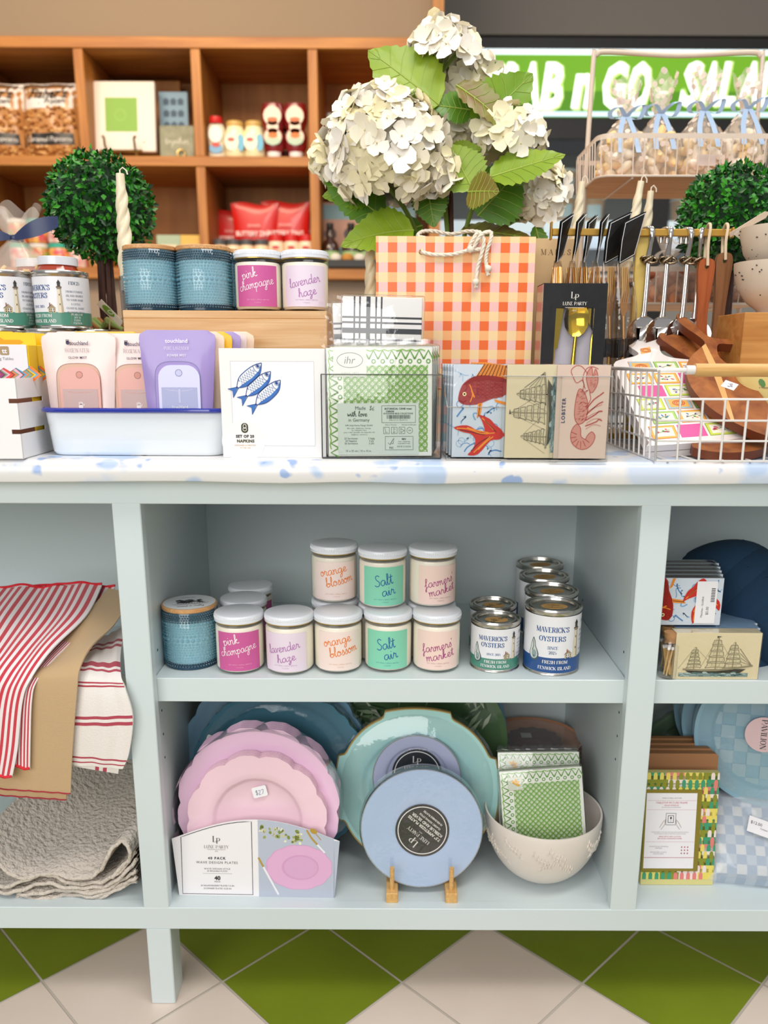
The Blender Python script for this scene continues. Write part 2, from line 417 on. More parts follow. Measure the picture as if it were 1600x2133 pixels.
def struct(o): o['kind'] = 'structure'; return o
_used = set()
def place(proto, loc, rz=0.0, label=None, group=None, rot=None, scale=None):
    """the prototype itself the first time, then copies of it with its parts and sub-parts"""
    if proto.name not in _used: _used.add(proto.name); r = proto
    else:
        r = proto.copy(); COL.objects.link(r)
        for ch in proto.children:
            c = ch.copy(); COL.objects.link(c); c.parent = r
            for g in ch.children:
                e = g.copy(); COL.objects.link(e); e.parent = c
    r.location = loc; r.rotation_euler = rot if rot is not None else (0, 0, rz)
    if scale: r.scale = scale if isinstance(scale, (tuple, list)) else (scale,)*3
    if label: r['label'] = label
    if group: r['group'] = group
    return r
def on_plane(pxs, o, n):
    """photograph pixels -> points of the real plane through o with normal n"""
    o, n = Vector(o), Vector(n); c = Vector((0, -CAM_D, CAM_H)); out = []
    for a, b in pxs:
        r = Vector(ray(a, b)); out.append(c + r*((o-c).dot(n)/r.dot(n)))
    return out
def rrect(w, h, r, n=5, x0=None, y0=0):
    """rounded rectangle outline, centred in x unless x0 is given, bottom at y0"""
    x0 = -w/2 if x0 is None else x0; p = []
    for cx, cy, a in ((x0+w-r, y0+r, -90), (x0+w-r, y0+h-r, 0), (x0+r, y0+h-r, 90), (x0+r, y0+r, 180)):
        for i in range(n+1):
            t = R(a+90*i/n); p.append((cx+r*math.cos(t), cy+r*math.sin(t)))
    return p
# ================================================================ the room
GREEN = M('#80901f', .38, noise=(3.0, .25), coat=.25); CREAM = M('#ead9cb', .42, noise=(2.5, .12, 1, 1, 1, '#dccabb'), coat=.15)
mb = MB(); q = .3079/2; g = .0022
for r in range(-14, 26):
    y = .0497+q*r
    if y < -1.9 or y > 3.7: continue
    for k in range(-15, 15):
        x = (-.1336 if r % 2 == 0 else .0203)+2*q*k
        t = r % 4
        grn = (t == 1) or (t in (0, 2) and k % 2 == 0)
        a = q-g*1.4
        mb.add([(x-a, y, 0), (x, y-a, 0), (x+a, y, 0), (x, y+a, 0)], [(0, 1, 2, 3)], GREEN if grn else CREAM)
mb.box(-4.8, 4.8, -2.2, 4.2, -.03, -.0012, M('#c9beb0', .8))
struct(mb.build('floor', smooth=0))
# counter compartments and far walls
TAN = M('#8f7a64', .9); GREY = M('#77716a', .85)
CY = 2.2                                                           # front of the far shelving
zt = wp(400, 78, CY).z; xs = wp(912, 60, CY).x
mb = MB(); mb.box(-4.8, xs-.02, CY+.02, CY+.12, zt+.002, 3.0, TAN); struct(mb.build('wall_back', smooth=0))
FY = 3.0                                                           # front of the chilled display case
zs = wp(1300, 108, FY).z
mb = MB(); mb.box(xs+.02, 4.4, FY-.02, FY+.12, zs+.06, 3.2, GREY); struct(mb.build('wall_back', smooth=0))
mb = MB(); mb.box(-4.8, xs+.0, CY+.42, CY+.5, 0, 3.0, M('#8d7c6c', .85)); struct(mb.build('wall_back', smooth=0))
mb = MB(); mb.box(xs, 4.4, FY+.8, FY+.9, 0, 3.2, M('#55524f', .85)); struct(mb.build('wall_back', smooth=0))
WO = wood('oak_veneer', '#8f5a24', '#b5793a', 3.0, 'Z', .5, 12); WOX = wood('oak_edge', '#a86a2c', '#c98c47', 3.0, 'X', .5, 14)
mb = MB(); mb.box(xs-.02, xs+.02, CY-.02, CY+.05, 0, 3.0, WO); struct(mb.build('trim_1', smooth=0))

# ================================================================ the counter
PB = M('#d5e0e1', .36, noise=(1.5, .04))
XL, XR = -.3540, .3506                                              # opening of the middle bay
ctr = thing('display_counter', 'pale blue painted shop counter with open shelf bays under the tabletop', 'counter', (0, 0, 0))
fr = MB()
for a, b in ((-.3943, XL), (XR, .3917), (-1.12, -1.08), (1.10, 1.14)): fr.box(a, b, 0, .02, .1433, .8695, PB, .0012)
fr.box(-1.12, 1.14, -.0004, .02, .835, .8695, PB, .001); fr.box(-1.12, 1.14, -.0004, .02, .1433, .1828, PB, .001)
fr.build('face_frame', ctr)
CB = .42                                                           # depth of the bays
for a, b in ((-.386, -.3590), (.3555, .384), (-1.12, -1.10), (1.12, 1.14)):
    MB().box(a, b, .02, CB+.02, .1433, .8695, PB).build('divider', ctr)
MB().box(-1.12, 1.14, .02, CB+.02, .150, .1820, PB).build('bottom_panel', ctr)
MB().box(-1.12, 1.14, CB, CB+.018, .15, .8695, PB).build('back_panel', ctr)
MB().box(-1.12, 1.14, .02, CB+.02, .855, .8695, PB).build('top_panel', ctr)
mb = MB(); mb.box(-.3585, .355, .021, CB, .5275, .5656, PB, .001)
hole = M('#3b4750', .8)
mb.build('shelf', ctr)
MB().box(-1.10, -.3865, .16, CB, .4955, .5150, PB, .001).build('shelf', ctr)
MB().box(.3845, 1.12, .021, CB, .5275, .5656, PB, .001).build('shelf', ctr)
for a, y in ((-.3935, 0), (-.3935, .33), (1.10, 0), (1.10, .33), (-1.12, 0), (-1.12, .33)):
    MB().box(a, a+.039, y, y+.05, 0, .1433, PB, .0015).build('leg', ctr)
for sx, X in ((1, -.3590), (-1, .3555)):
    for z in (.60, .50, .46, .42):
        for yy in (.05, .33):
            MB().cyl((X, yy, z), (X+sx*.0004, yy, z), .0022, hole, 8).build('peg_hole', ctr)

# countertop covered in printed cloth, rolled over the front edge
def topmat():
    m = bpy.data.materials.new('blue_floral_cover'); m.use_nodes = True; nt = m.node_tree; n = nt.nodes; l = nt.links; p = n['Principled BSDF']
    p.inputs['Roughness'].default_value = .3
    t = n.new('ShaderNodeTexCoord')
    prev = None
    for sc_, th, col in ((9, .64, '#ced9e9'), (17, .50, '#b9cbe4'), (34, .30, '#9cb4dc')):
        v = n.new('ShaderNodeTexVoronoi'); v.inputs['Scale'].default_value = sc_
        no = n.new('ShaderNodeTexNoise'); no.inputs['Scale'].default_value = sc_*.42; no.inputs['Detail'].default_value = 2
        ad = n.new('ShaderNodeMath'); ad.operation = 'ADD'
        ml = n.new('ShaderNodeMath'); ml.operation = 'MULTIPLY_ADD'; ml.inputs[1].default_value = 1.6; ml.inputs[2].default_value = -.62
        r = n.new('ShaderNodeValToRGB'); r.color_ramp.elements[0].position = th-.10; r.color_ramp.elements[1].position = th+.03
        r.color_ramp.elements[0].color = (1, 1, 1, 1); r.color_ramp.elements[1].color = (0, 0, 0, 1)
        nn = n.new('ShaderNodeTexNoise'); nn.inputs['Scale'].default_value = 30; mixv = n.new('ShaderNodeVectorMath'); mixv.operation = 'MULTIPLY_ADD'
        mixv.inputs[1].default_value = (.03, .03, .03)
        l.new(t.outputs['Object'], nn.inputs['Vector']); l.new(nn.outputs[1], mixv.inputs[0]); l.new(t.outputs['Object'], mixv.inputs[2])
        l.new(mixv.outputs[0], v.inputs['Vector']); l.new(t.outputs['Object'], no.inputs['Vector'])
        l.new(no.outputs[0], ml.inputs[0]); l.new(v.outputs['Distance'], ad.inputs[0]); l.new(ml.outputs[0], ad.inputs[1]); l.new(ad.outputs[0], r.inputs[0])
        mx = n.new('ShaderNodeMix'); mx.data_type = 'RGBA'; mx.inputs[6].default_value = lin('#e6e4e2'); mx.inputs[7].default_value = lin(col)
        if prev: l.new(prev.outputs[2], mx.inputs[6])
        l.new(r.outputs[0], mx.inputs[0]); prev = mx
    l.new(prev.outputs[2], p.inputs['Base Color'])
    return m
CT = .900
prof = [(.95, CT), (-.018, CT), (-.026, CT-.002), (-.032, CT-.008), (-.033, CT-.018), (-.030, CT-.028), (-.024, CT-.030), (.95, CT-.030)]
def topfn(i, j):
    x = -1.2+2.4*i; k = j*(len(prof)-1); a = int(min(k, len(prof)-2)); t = k-a
    y = prof[a][0]*(1-t)+prof[a+1][0]*t; z = prof[a][1]*(1-t)+prof[a+1][1]*t
    if z < CT-.016 and y < 0: z -= .0022*(.5+.5*math.sin(x*22+1.5*math.sin(x*7)))
    return (x, y, z)
mb = MB(); mb.grid(160, len(prof)-1, topfn, topmat())
tag(mb.build('countertop', smooth=50), 'white countertop covered with a pale blue watercolour floral print and rolled front edge', 'countertop')
# ================================================================ candle jars, cans (builders)
WHITE = M('#f2f0ee', .45); LIDW = M('#e9ecf2', .28, coat=.3); GLASS = film('clear_glass', '#ffffff', .8, .02)
WAX = M('#f6eedb', .5); STEEL = M('#c9c4bb', .22, 1.0); KRAFT = M('#c79a5c', .8); BLACK = M('#161514', .45); INK = M('#2b2b30', .6)
GOLD = M('#e0a93a', .16, 1.0)
def loft(mb, rings, mat, cap0=True, cap1=False):
    n = len(rings[0]); vs = [p for r in rings for p in r]; fs = []
    for j in range(len(rings)-1):
        for i in range(n): i2 = (i+1) % n; fs.append((j*n+i, j*n+i2, (j+1)*n+i2, (j+1)*n+i))
    if cap0: fs.append(tuple(reversed(range(n))))
    if cap1: fs.append(tuple(range((len(rings)-1)*n, len(rings)*n)))
    return mb.add(vs, fs, mat)
def candle_jar(kind):
    lab, ink, words_, ink2 = {
        'pink': ('#cf5d9c', '#fdeef3', (('pink', -.012, .0185, .0135, .026), ('champagne', -.001, .004, .0125, .058)), '#f6c3dc'),
        'lavender': ('#eadbe9', '#b56fb4', (('lavender', -.002, .0085, .013, .052), ('haze', .002, -.008, .0125, .030)), '#b98db8'),
        'orange': ('#f4dfd6', '#f0822f', (('orange', -.004, .0185, .0140, .044), ('blossom', .006, .002, .0145, .046)), '#d9a07c'),
        'salt': ('#86d3b4', '#1f62a0', (('Salt', -.002, .010, .0160, .030), ('air', .006, -.006, .0150, .022)), '#3d7f9a'),
        'farmers': ('#f2d5c9', '#a8407e', (("farmers'", -.001, .007, .0130, .050), ('market', .004, -.007, .0130, .046)), '#a97a80')}[kind]
    r, h = .0374, .092
    t = thing('candle_jar', 'glass candle jar', 'candle')
    g = MB(); g.lathe([(0, .001), (r-.006, 0), (r-.002, .002), (r, .007), (r, .0715), (r-.0012, .0752), (r-.0035, .0782), (r-.0035, .081)], GLASS, 40)
    g.lathe([(r-.004, .0035), (r-.002, .0055)], GLASS, 40); g.build('glass', t, 60)
    wx = MB(); wx.lathe([(0, .0035), (r-.004, .0035), (r-.0012, .007), (r-.0012, .0705), (r-.003, .0735), (0, .0735)], WAX, 36); wx.build('wax', t)
    k = MB(); prof = [(r-.0004, .0800), (r+.0005, .0806), (r+.0005, .0838), (r-.0002, .0843), (r+.0003, .0848), (r+.0003, .0902), (r-.0006, .0915), (r-.0022, .092), (0, .0919)]
    k.lathe([(r-.003, .0785), (r-.0004, .0788), (r-.0004, .0800)], M('#c6a64e', .3, .7), 48); k.lathe(prof, LIDW, 48)
    for i in range(90):
        a = 2*PI*i/90; c, s_ = math.cos(a), math.sin(a)
        k.add([(c*(r+.0003)-s_*d, s_*(r+.0003)+c*d, z) for d in (-.0006, .0006) for z in (.0852, .0888)]+[(c*(r+.0008), s_*(r+.0008), z) for z in (.0853, .0886)], [(0, 4, 5, 1), (4, 2, 3, 5)], LIDW)
    k.build('lid', t, 40)
    P = cylP(r+.00035, .0375); L = MB(); lw, lh = .070, .0610
    L.drect(P, -lw/2, lw/2, -lh/2, lh/2, M(lab, .55), 1, 24)
    ik = M(ink, .5)
    for s_, cx, cy, hh, mw in words_:
        L.text(P, s_, cx, cy, hh, ik, font='script', rot=.22, layer=3, bold=.58, width=mw)
    L.text(P, 'SOY WAX | SMALL BATCH', .001, -.0205, .0018, M(ink2, .6), layer=3, space=1.25); L.text(P, '9 OUNCES', .001, -.0248, .0014, M(ink2, .6), layer=3, space=1.2)
    L.build('label', t, 60)
    return t
JAR = {}
JWORD = {'pink': 'pink champagne', 'lavender': 'pale lilac lavender haze', 'orange': 'peach orange blossom', 'salt': 'mint green salt air', 'farmers': 'blush farmers market'}
def put_jar(kind, x, y, z, label, group, rz=0):
    if kind not in JAR: JAR[kind] = candle_jar(kind)
    return place(JAR[kind], (x, y, z), rz, label, group)
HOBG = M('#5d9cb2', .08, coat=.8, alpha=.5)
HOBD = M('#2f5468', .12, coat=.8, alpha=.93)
def hobnail():
    t = thing('hobnail_candle', 'x', 'candle'); r, h = .0405, .091
    g = MB(); g.lathe([(0, 0), (r-.006, 0), (r-.002, .002), (r, .006), (r, .085), (r-.001, .086)], film('blue_pressed_glass', '#e2f2f7', 1.2, .05, body=.02), 48)
    dome = [(0, 0, 1)]+[(math.cos(a), math.sin(a), 0) for a in [2*PI*i/7 for i in range(7)]]+[(.62*math.cos(a), .62*math.sin(a), .72) for a in [2*PI*i/7 for i in range(7)]]
    df = [(1+i, 1+(i+1) % 7, 8+(i+1) % 7, 8+i) for i in range(7)]+[(8+i, 8+(i+1) % 7, 0) for i in range(7)]
    rows = []; z = .0035
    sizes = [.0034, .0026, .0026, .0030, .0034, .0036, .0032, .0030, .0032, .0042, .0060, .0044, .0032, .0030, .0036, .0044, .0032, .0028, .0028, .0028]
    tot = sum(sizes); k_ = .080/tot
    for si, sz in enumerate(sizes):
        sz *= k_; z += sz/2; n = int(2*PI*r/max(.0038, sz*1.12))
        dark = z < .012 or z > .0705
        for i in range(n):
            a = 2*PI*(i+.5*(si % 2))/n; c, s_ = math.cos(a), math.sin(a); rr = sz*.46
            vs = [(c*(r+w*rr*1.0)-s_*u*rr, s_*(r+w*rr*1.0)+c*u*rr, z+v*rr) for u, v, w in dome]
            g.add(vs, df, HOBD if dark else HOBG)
        z += sz/2
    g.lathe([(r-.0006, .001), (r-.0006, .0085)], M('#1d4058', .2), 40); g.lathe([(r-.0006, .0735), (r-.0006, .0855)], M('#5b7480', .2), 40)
    g.build('glass', t, 70)
    MB().lathe([(0, .0085), (r-.003, .0085), (r-.003, .074), (0, .074)], M('#dcf3f7', .5), 40).build('wax', t)
    k = MB(); k.lathe([(0, .085), (r-.0005, .085), (r+.0008, .0862), (r+.0008, .0905), (r-.0002, .0915), (0, .0915)], wood('bamboo_lid', '#c48a52', '#dfb07a', 20, 'X', .5), 48); lid = k.build('lid', t)
    P = XY(0, 0, .0916); s = MB(); s.dell(P, 0, 0, r-.0015, r-.0015, M('#dfe3e6', .5), 1, 40)
    for i in range(26):
        a = random.uniform(-.02, .014); b = random.uniform(-.006, .009)
        s.dpoly(P, [(a, b), (a+random.uniform(.004, .012), b+random.uniform(-.002, .002)), (a+.005, b+random.uniform(.003, .007)), (a-.002, b+.003)], INK, 3)
    for i in range(12): s.drib(P, [(-.026+i*.004, -.009), (-.02+i*.004, -.013), (-.016+i*.004, -.006)], .0005, INK, 3)
    s.text(P, 'SUMMER GIRL', 0, .024, .0026, INK, layer=3); s.text(P, 'Sweet n Salty', 0, -.021, .006, INK, font='script', layer=3)
    s.build('lid_label', lid)
    return t
# ---- printed lighthouse tin
def oyster_print(mb, P, x, y, s, L=3):
    o = [(x+a*s, y+b*s) for a, b in smooth_pts([(0, 1.9), (.35, 1.2), (.5, .4), (1.0, -.7), (.9, -1.6), (.2, -2), (-.5, -1.7), (-.75, -.9), (-.55, 0), (-.35, 1)], 3, True)]
    mb.dpoly(P, o, M('#4f6163', .6), L)
    mb.dpoly(P, [(x+(a-x)*.8, y+(b-y)*.86) for a, b in o], M('#d6dcd8', .6), L+1)
    mb.dell(P, x+.2*s, y-.9*s, .45*s, .7*s, M('#93a5a4', .6), L+2); mb.dell(P, x+.22*s, y-1.25*s, .12*s, .12*s, M('#2b3f52', .6), L+3)
    mb.drib(P, [(x-.1*s, y+1.5*s), (x+.1*s, y+.5*s), (x-.2*s, y-.4*s)], .14*s, M('#7e8471', .6), L+3)
def house_print(mb, P, x, y, s, L=3):
    bg = M('#cdbb97', .6); mb.drect(P, x-.9*s, x+.9*s, y, y+1.1*s, bg, L); mb.dpoly(P, [(x-1.05*s, y+1.05*s), (x+1.0*s, y+1.05*s), (x+.1*s, y+1.9*s)], M('#a8977b', .6), L+1)
    mb.dpoly(P, [(x-1.1*s, y+1.0*s), (x-.9*s, y+1.0*s), (x+.1*s, y+1.95*s), (x, y+2.0*s)], M('#6e5f4c', .6), L+2)
    mb.drect(P, x-.5*s, x-.3*s, y+1.5*s, y+2.25*s, M('#8e3b2b', .6), L+2)
    for a in (-.6, -.1, .4):
        for b in (.15, .65): mb.drect(P, x+(a-.0)*s, x+(a+.22)*s, y+b*s, y+(b+.28)*s, M('#4f4436', .6), L+2)
def lighthouse_print(mb, P, x, y, s, L=4):
    mb.dpoly(P, [(x-.62*s, y), (x+.62*s, y), (x+.36*s, y+5.2*s), (x-.36*s, y+5.2*s)], M('#e6dcc4', .6), L)
    mb.dpoly(P, [(x+.2*s, y), (x+.62*s, y), (x+.36*s, y+5.2*s), (x+.16*s, y+5.2*s)], M('#b9ab8c', .6), L+1)
    mb.drect(P, x-.55*s, x+.55*s, y+5.2*s, y+5.5*s, M('#6d5a42', .6), L+1); mb.drect(P, x-.3*s, x+.3*s, y+5.5*s, y+6.2*s, M('#3b3a38', .6), L+1)
    mb.dpoly(P, [(x-.42*s, y+6.2*s), (x+.42*s, y+6.2*s), (x, y+6.9*s)], M('#35302b', .6), L+1); mb.drect(P, x-.42*s, x+.42*s, y+5.0*s, y+5.12*s, M('#35302b', .6), L+2)
    for b in (1.6, 3.6): mb.drect(P, x-.1*s, x+.06*s, y+b*s, y+(b+.35)*s, M('#4b4234', .6), L+2)
def oyster_tin(color, r, h, big):
    t = thing('candle_tin', 'x', 'candle tin')
    b = MB(); b.lathe([(0, .0012), (r-.001, .0012), (r+.0006, 0), (r+.0012, .001), (r+.0006, .0028), (r, .0034), (r, h-.007), (r+.0006, h-.0062), (r+.0013, h-.0046), (r+.0013, h-.0015), (r+.0006, h)], STEEL, 48)
    b.build('can', t, 40)
    l = MB(); l.lathe([(r+.0006, h), (r-.0012, h-.0003), (r-.0020, h-.003), (r-.0045, h-.0035), (r-.0055, h-.0005), (r-.0085, h-.0005), (r-.0095, h-.004), (r-.016, h-.0045), (0, h-.0045)], STEEL, 48)
    lid = l.build('lid', t, 25)
    P = XY(0, 0, h-.0045); s = MB(); s.dell(P, .001, .0, r*.48, r*.36, KRAFT, 1, 32)
    gi = M('#2c4a37', .6)
    if big: s.text(P, 'Salted', 0, .0055, .006, gi, font='script', layer=3); s.text(P, 'Cashmere', 0, -.0055, .006, gi, font='script', layer=3)
    else: s.text(P, 'Salt Air', 0, 0, .011, gi, font='script', rot=.9, layer=3)
    s.build('lid_label', lid)
    k = r/.0385; P = cylP(r+.0003, 0); L = MB(); z0, z1 = .0045, h-.0085; zb = z0+(z1-z0)*(.27)
    cm_ = M(color, .4, coat=.2); wm = M('#e9e9ec', .4, coat=.2); nv = M('#28508f', .5)
    c_ = 2*PI*(r+.0003)/2
    L.drect(P, -c_, c_, zb, z1, wm, 1, 60); L.drect(P, -c_, c_, z0, zb, cm_, 1, 60)
    hz = z1-z0
    L.text(P, "MAVERICK'S", -.005*k, zb+hz*.50, .0072*k, nv, font='did', layer=3, maxw=.046*k, bold=.25); L.text(P, "OYSTERS", -.005*k, zb+hz*.34, .0070*k, nv, font='did', layer=3, maxw=.037*k, bold=.25)
    if big: L.text(P, "SINCE", -.004*k, zb+hz*.18, .0042*k, nv, font='did', layer=3); L.text(P, "2025", -.004*k, zb+hz*.095, .0042*k, nv, font='did', layer=3)
    else: L.text(P, "SINCE 2025", -.003*k, zb+hz*.115, .0034*k, nv, font='did', layer=3)
    L.text(P, "FRESH FROM", 0, zb-hz*.075, .0045*k, WHITE, font='did', layer=3, bold=.2, maxw=.038*k); L.text(P, "FENWICK ISLAND", 0, zb-hz*.185, .0045*k, WHITE, font='did', layer=3, bold=.2, maxw=.05*k)
    oyster_print(L, P, -.032*k, zb+hz*.13, .0085*k); lighthouse_print(L, P, .0305*k, zb-.001, hz*.098); house_print(L, P, .0185*k, zb-.001, .0060*k)
    for i, q in enumerate(('FIDE25', 'FROM FENWICK', 'ISLAND SHORES', 'TO YOUR HOME', 'A LITTLE', 'COASTAL MAGIC', 'IN EVERY MELT')):
        L.text(P, q, .052*k, zb+hz*(.60-.085*i)-(.006*k if i else 0), (.0042 if i == 0 else .0027)*k, M('#6b7480' if i else '#3b4b66', .6), font='did', layer=3)
    if not big:
        for i, q in enumerate(('PEARLS OF', 'JOY IN', 'EVERY', 'FLICKER')): L.text(P, q, .053*k, zb-hz*(.045+.06*i), .0026*k, WHITE, font='did', layer=3)
        L.dbox(P, .044*k, .062*k, zb-hz*.245, zb-hz*.01, .0004, M('#b98c5a', .5), 3)
    L.build('label', t, 60)
    return t

# ---------------------------------------------------------------- middle shelf
Z = .5656; gj = 'candle jars on the middle shelf'
HOB = hobnail(); p = wz(388, 1398, Z)
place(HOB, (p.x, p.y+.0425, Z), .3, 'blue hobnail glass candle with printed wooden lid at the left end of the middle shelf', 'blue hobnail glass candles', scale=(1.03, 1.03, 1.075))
def front(kind, px, py, label, rz=0):
    p = wz(px, py, Z); return put_jar(kind, p.x, p.y+.0378, Z, label, gj, rz)
front('pink', 493, 1407, 'pink champagne candle jar with hot pink label, front of the middle shelf', .12)
front('lavender', 599, 1409, 'lavender haze candle jar with pale lilac label, front of the middle shelf', -.1)
front('orange', 702, 1406, 'orange blossom candle jar in the bottom row of the middle shelf', .12)
front('salt', 808, 1403, 'mint green salt air candle jar in the bottom row of the middle shelf', -.05)
front('farmers', 911, 1404, 'farmers market candle jar in the bottom row of the middle shelf', .0)
for (kind, lx, ly, lab) in (('pink', 507, 1243, 'white lidded candle jar standing second behind the pink champagne jar on the shelf'),
                            ('pink', 522, 1217, 'rearmost white lidded candle jar behind the pink champagne jar on the shelf')):
    p = wz(lx, ly, Z+.092); put_jar(kind, p.x, p.y, Z, lab, gj, .4)
for kind, lx, ly, rz, w_ in (('orange', 696, 1130, .12, 'orange blossom candle jar, upper one stacked on another jar on the middle shelf'), ('salt', 797, 1139, .1, 'mint green salt air candle jar, upper one stacked on another jar on the middle shelf'), ('farmers', 902, 1137, .28, 'farmers market candle jar, upper one stacked on another jar on the middle shelf')):
    p = wz(lx, ly, Z+.184); put_jar(kind, p.x, p.y, Z+.0922, w_, gj, rz)
    put_jar(kind, p.x, p.y+.003, Z, {'orange': 'candle jar beneath the stacked orange blossom jar, behind the front row', 'salt': 'candle jar beneath the stacked salt air jar, behind the front row', 'farmers': 'candle jar beneath the stacked farmers market jar, behind the front row'}[kind], gj, rz+.2)
TS = oyster_tin('#4d8d78', .0378, .0783, False); TL = oyster_tin('#25508c', .0428, .1025, True)
p = wz(1036, 1402, Z); place(TS, (p.x, p.y+.039, Z), -.1, 'small green banded lighthouse candle tin at the front of the middle shelf', 'lighthouse candle tins')
p = wz(1028, 1257, Z+.0775); place(TS, (p.x, p.y+.004, Z), -.35, 'small green banded lighthouse candle tin behind its twin on the middle shelf', 'lighthouse candle tins')
p = wz(1158, 1409, Z); place(TL, (p.x, p.y+.0445, Z), -.05, 'large navy banded lighthouse candle tin at the front of the middle shelf', 'lighthouse candle tins')
for (x, y, lab) in ((1149, 1226, 'large candle tin second from the front in the row of large tins'), (1134, 1196, 'large candle tin third from the front in the row of large tins'), (1125, 1171, 'rearmost large candle tin in the row of large tins')):
    p = wz(x, y, Z+.1025); place(TL, (p.x, p.y, Z), .3, lab, 'lighthouse candle tins')
# ================================================================ lower shelf: plates, bowl, napkins
ZB = .1822
FILM = film('clear_wrap', '#ffffff', 2.2, .08, crinkle=.0009, body=.02, scale=45)
def plate_mesh(mb, rfun, well, depth, mat, n=96, T=None, th=.0022, rings=9):
    """a plate lying flat (faces +Z) with outline radius rfun(angle)"""
    def prof(t):
        if t < .98*well: return 0
        if t < well+.06: return depth*(.5-.5*math.cos(PI*(t-.98*well)/(.08)))*.55 if t < well+.08 else depth*.55
        return depth*(.55+.45*(t-well-.06)/(1-well-.06))
    ts = [0, well*.5, well*.98, well+.02, well+.045, well+.07]+[well+.07+(1-well-.07)*i/4 for i in range(1, 5)]
    vs = []; 
    for s_, dz in ((1, 0), (-1, -th)):
        for t in ts:
            for i in range(n):
                a = 2*PI*i/n; rr = rfun(a, t)*t; vs.append(Vector((rr*math.cos(a), rr*math.sin(a), prof(t)+dz)))
    L = len(ts); fs = []
    for j in range(L-1):
        for i in range(n):
            i2 = (i+1) % n; fs.append((j*n+i, j*n+i2, (j+1)*n+i2, (j+1)*n+i)); b = L*n; fs.append((b+j*n+i, b+(j+1)*n+i, b+(j+1)*n+i2, b+j*n+i2))
    for i in range(n): i2 = (i+1) % n; fs.append(((L-1)*n+i, (L-1)*n+i2, (2*L-1)*n+i2, (2*L-1)*n+i))
    if T: vs = [T @ v for v in vs]
    return mb.add(vs, fs, mat)
def scal(R0, lobes, amp, ph=0, sharp=1.0):
    return lambda a, t: R0*(1+amp*(t**3)*(abs(math.sin(lobes*a/2+ph))**sharp-.5))
def rnd(R0): return lambda a, t: R0
def tag_sticker(mb, P, s, w, h, txt=True):
    mb.dpoly(P, rrect(w, h, w*.12, y0=-h/2), M('#f3f2f5', .5), 3)
    if txt: mb.text(P, s, 0, 0, h*.5, M('#4d5478', .6), font='script', layer=5, bold=.5, maxw=w*.75)
def stand_rot(lean, yaw=0, roll=0): return Euler((PI/2-lean, 0, 0)).to_matrix().to_4x4() @ Matrix.Rotation(roll, 4, 'Z')
def standing(name, label, cat, cx, cy, R0, lean, yaw=0.0, z=ZB, group=None, roll=0.0):
    """empty whose local XY plane is the face of the plate, leaning back; cx, cy = foot on the shelf"""
    m = Matrix.Rotation(yaw, 3, 'Z') @ Matrix.Rotation(PI/2-lean, 3, 'X') @ Matrix.Rotation(roll, 3, 'Z')
    up = Matrix.Rotation(yaw, 3, 'Z') @ Matrix.Rotation(PI/2-lean, 3, 'X') @ Vector((0, 1, 0))
    return thing(name, label, cat, Vector((cx, cy, z))+up*R0, group=group, rot=m.to_euler())
# --- pink wave plates: a carton sleeve with two stacks
pc = M('#f0c8e3', .28, coat=.5); pc2 = M('#f3cfdb', .28, coat=.5)
p0 = wz(372, 1868, ZB); p1 = wz(697, 1868, ZB); pw = p1.x-p0.x
t = thing('plate_set', 'boxed set of glossy pink wavy plates in a white card sleeve on the bottom shelf', 'plates', ((p0.x+p1.x)/2, p0.y+.002, ZB), -.02)
hw = pw/2; sl = MB(); CW = M('#f1edef', .5)
P = frame((0, 0, 0), (1, 0, 0), (0, .09, 1))
hs, hm = .098, .133
outl = [(-hw, 0), (hw, 0)]+[(hw*1.07-(hw*1.07*2)*i/16, hs+(hm-hs)*math.sin(PI*i/16)) for i in range(17)]
sl.prism(outl, P, .0012, CW)
def clipx(a, b):
    return [(a, .0), (b, .0)]+[(b+(a-b)*i/10, hs+(hm-hs)*math.sin(PI*(hw*1.07-(b+(a-b)*i/10))/(hw*2.14))) for i in range(11)]
sl.dpoly(P, clipx(.004, hw*1.0)+[], M('#b9c0cf', .5), 1)
sl.dpoly(P, [(hw, 0), (hw*1.07, hs), (hw*1.0, hs+.001), (hw*.99, 0)], M('#b9c0cf', .5), 1)
ol = clipx(-hw*1.0+.004, -.004); cx_ = sum(a for a, b in ol)/len(ol)
ol2 = [(cx_+(a-cx_)*.965, .066+(b-.066)*.955) for a, b in ol]
sl.drib(P, ol2, .0011, M('#4a403c', .5), 3, 0, True)
br = M('#5d5552', .6); nx = -hw*.50
sl.text(P, 'L', nx-.003, .099, .010, br, font='did', layer=3); sl.text(P, 'P', nx+.003, .096, .009, br, font='did', layer=3)
sl.text(P, 'LUXE PARTY', nx, .0855, .0052, M('#9a8f8c', .6), font='did', layer=3, maxw=.048); sl.drect(P, nx-.015, nx+.015, .0805, .0809, br, 3); sl.text(P, 'NYC', nx, .078, .0018, br, layer=3)
sl.text(P, '40 PACK', nx, .066, .0044, INK, layer=3, bold=.03, space=1.3); sl.text(P, 'WAVE DESIGN PLATES', nx, .0585, .0042, M('#55504f', .6), layer=3, space=1.2, maxw=.086)
sl.text(P, 'WAVE DESIGN STYLE', nx, .0475, .0028, br, layer=3, space=1.2, maxw=.05); sl.text(P, '40 REUSABLE PLATES', nx, .0435, .0024, br, layer=3, space=1.1, maxw=.046); sl.drect(P, nx-.024, nx+.024, .039, .0393, br, 3)
sl.text(P, '40', nx, .0315, .0070, INK, layer=3, bold=.04); sl.text(P, 'PACK', nx, .0250, .0025, INK, layer=3, space=1.2)
sl.text(P, '20 SALAD/DESSERT PLATES 7.5 IN.', nx, .0180, .0027, br, layer=3, maxw=.080); sl.text(P, '20 DINNER PLATES 10.25 IN.', nx, .0130, .0027, br, layer=3, maxw=.067)
pcx = hw*.55; n = 60
